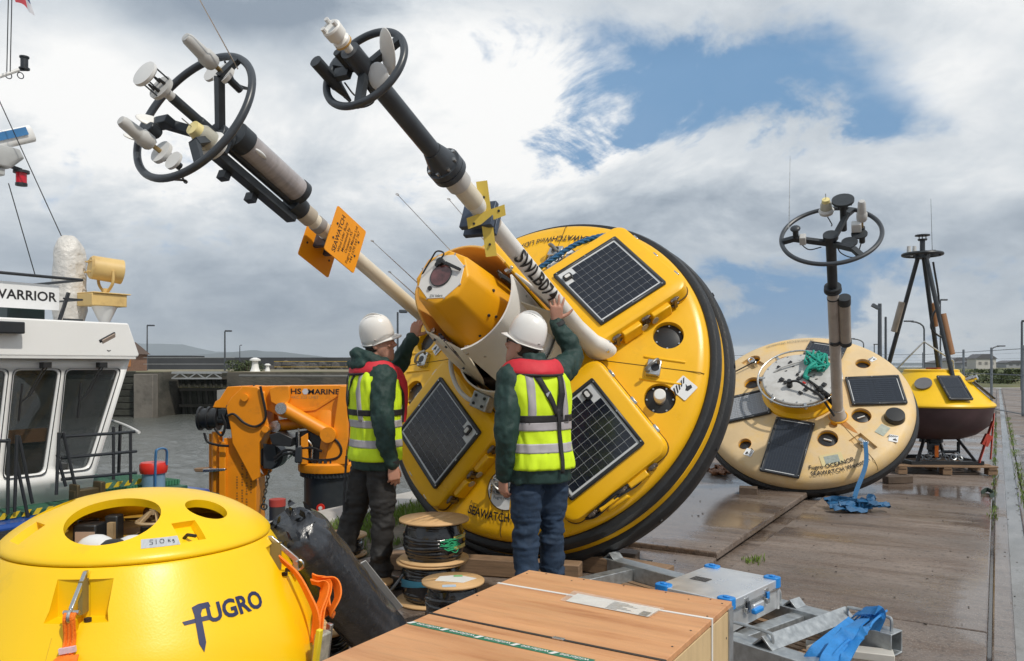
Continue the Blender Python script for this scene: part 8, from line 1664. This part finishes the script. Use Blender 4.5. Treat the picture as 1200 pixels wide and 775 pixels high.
    path = spline(half + [V((-p.x + 2 * lean(p.z).x, p.y, p.z)) for p in reversed(half[:-1])], 6); nn = len(path); ws = [.030 + .024 * math.sin(PI * min(1, 1.4 * min(i, nn - 1 - i) / (nn / 2)) / 2) for i in range(nn)]
    b = MB(); vs = []; N_ = 14
    for i, p in enumerate(path):
        t = (path[min(i + 1, nn - 1)] - path[max(i - 1, 0)]).normalized(); c_ = V((0, .0, p.z - (.10 if p.z > 1.45 else 0))) + lean(p.z); out = (p - c_); out = (out - t * out.dot(t)).normalized(); sd_ = t.cross(out)
        for k in range(N_): a = 2 * PI * k / N_; vs.append(p + sd_ * math.cos(a) * ws[i] * (1 + .06 * noise.noise(V((i * .3, k, P['seed'])))) + out * (math.sin(a) * .019 + .006 * noise.noise(V((i * .35, k * .6, P['seed'])))))
    b.add(vs, [(i * N_ + k, i * N_ + (k + 1) % N_, (i + 1) * N_ + (k + 1) % N_, (i + 1) * N_ + k) for i in range(nn - 1) for k in range(N_)] + [tuple(range(N_)), tuple(range((nn - 1) * N_, nn * N_))]); lj = b.build('lifejacket', red_cloth, g, smooth=60)
    for e in (-1, 1):
        b = MB(); q = []
        for i, p in enumerate(path):
            t = (path[min(i + 1, nn - 1)] - path[max(i - 1, 0)]).normalized(); c_ = V((0, .0, p.z - (.10 if p.z > 1.45 else 0))) + lean(p.z); out = (p - c_); out = (out - t * out.dot(t)).normalized(); sd_ = t.cross(out); q.append(p + sd_ * e * ws[i] * .98 - out * .004)
        b.tube(q, .0095, 8); b.build('black_edging', webbing, lj, smooth=60)
    return g
def leg(hx, hy, kx, ky, ax, ay, dx, dy, kz=.50): return dict(h=V((hx, hy, .90)), k=V((kx, ky, kz)), a=V((ax, ay, .098)), d=(V((dx, dy, 0)).normalized()))
# first worker: seen from his right and behind, facing the buoy
M1 = Matrix.Translation((-.926, 5.4, 0)) @ Matrix.Rotation(R_(-59.5), 4, 'Z')
person('man in black trousers and hi vis vest touching the left mast of the tilted buoy', M1, dict(
    head=V((-.005, .030, 1.655)), hrot=Euler((R_(6), 0, R_(-40))).to_matrix(), helmet=1, htilt=R_(3), hroll=R_(17), badge=0.1, lean=(0, .0), sh=0, seed=3.0, hem=.865, bands=[(.955, 1.005), (1.085, 1.135)], harness='s', hood=True,
    arms=[dict(s=V((.178, -.012, 1.425)), e=V((.232, -.035, 1.10)), w=V((.236, .03, .845)), f=V((.0, .12, -1)), p=V((-1, .1, 0)), side=1, curl=(.50, .55, .6, .65, .9), tout=.35),
          dict(s=V((-.178, .02, 1.425)), e=V((-.25, .205, 1.43)), w=V((-.070, .310, 1.692)), f=V((.13, .20, 1)), p=V((-.68, .76, .0)), side=-1, curl=(.55, .6, .62, .66, .5))],
    legs=[leg(.088, 0, .10, .015, .105, .0, .1, 1), leg(-.088, -.01, -.115, -.10, -.135, -.24, -.25, 1)]), trousers_m)
# second worker: back view, right arm raised to the mast
M2 = Matrix.Translation((.17, 4.8, 0)) @ Matrix.Rotation(.5, 4, 'Z')
person('man in blue jeans and hi vis vest holding the right mast with raised hand', M2, dict(
    head=V((-.070, .080, 1.628)), hrot=Euler((R_(14), 0, R_(36))).to_matrix(), helmet=1, htilt=R_(6), hroll=R_(0), badge=-2.0, lean=(-.035, .035), sh=0, seed=8.0, hem=.885, bands=[(.985, 1.04), (1.115, 1.165)], harness='x', glasses=True,
    arms=[dict(s=V((-.205, .02, 1.42)), e=V((-.255, -.05, 1.12)), w=V((-.230, .03, .845)), f=V((-.03, .14, -1)), p=V((1, .15, 0)), side=-1, curl=(.55, .62, .66, .7, .9), tout=.35),
          dict(s=V((.15, .04, 1.455)), e=V((.325, .135, 1.555)), w=V((.213, .160, 1.775)), f=V((-.088, -.19, 1)), p=V((.55, .85, .2)), side=-1, curl=(.20, .22, .25, .3, .15), spread=.25, tout=1.3)],
    legs=[leg(-.09, 0, -.095, .01, -.10, -.02, -.3, 1), leg(.09, 0, .10, .03, .12, .04, .15, 1)]), jeans_m)

# ------------------------------------------------------------------ the air: thin haze over the whole place
b = MB(); b.box((0, 4500, 148), (30000, 17000, 306)); hz_ = b.build('haze', None or mat('haze_tmp', (.5, .5, .5)), smooth=0)
hm_ = bpy.data.materials.new('haze air'); hm_.use_nodes = True; nt = hm_.node_tree; nt.nodes.clear(); vo = nt.nodes.new('ShaderNodeVolumePrincipled'); vo.inputs['Color'].default_value = (.78, .85, .92, 1); vo.inputs['Density'].default_value = .00011; ou = nt.nodes.new('ShaderNodeOutputMaterial'); nt.links.new(vo.outputs[0], ou.inputs['Volume'])
hz_.data.materials.clear(); hz_.data.materials.append(hm_); tag(hz_, 'thin pale haze in the air over the harbour', None, None, 'stuff')
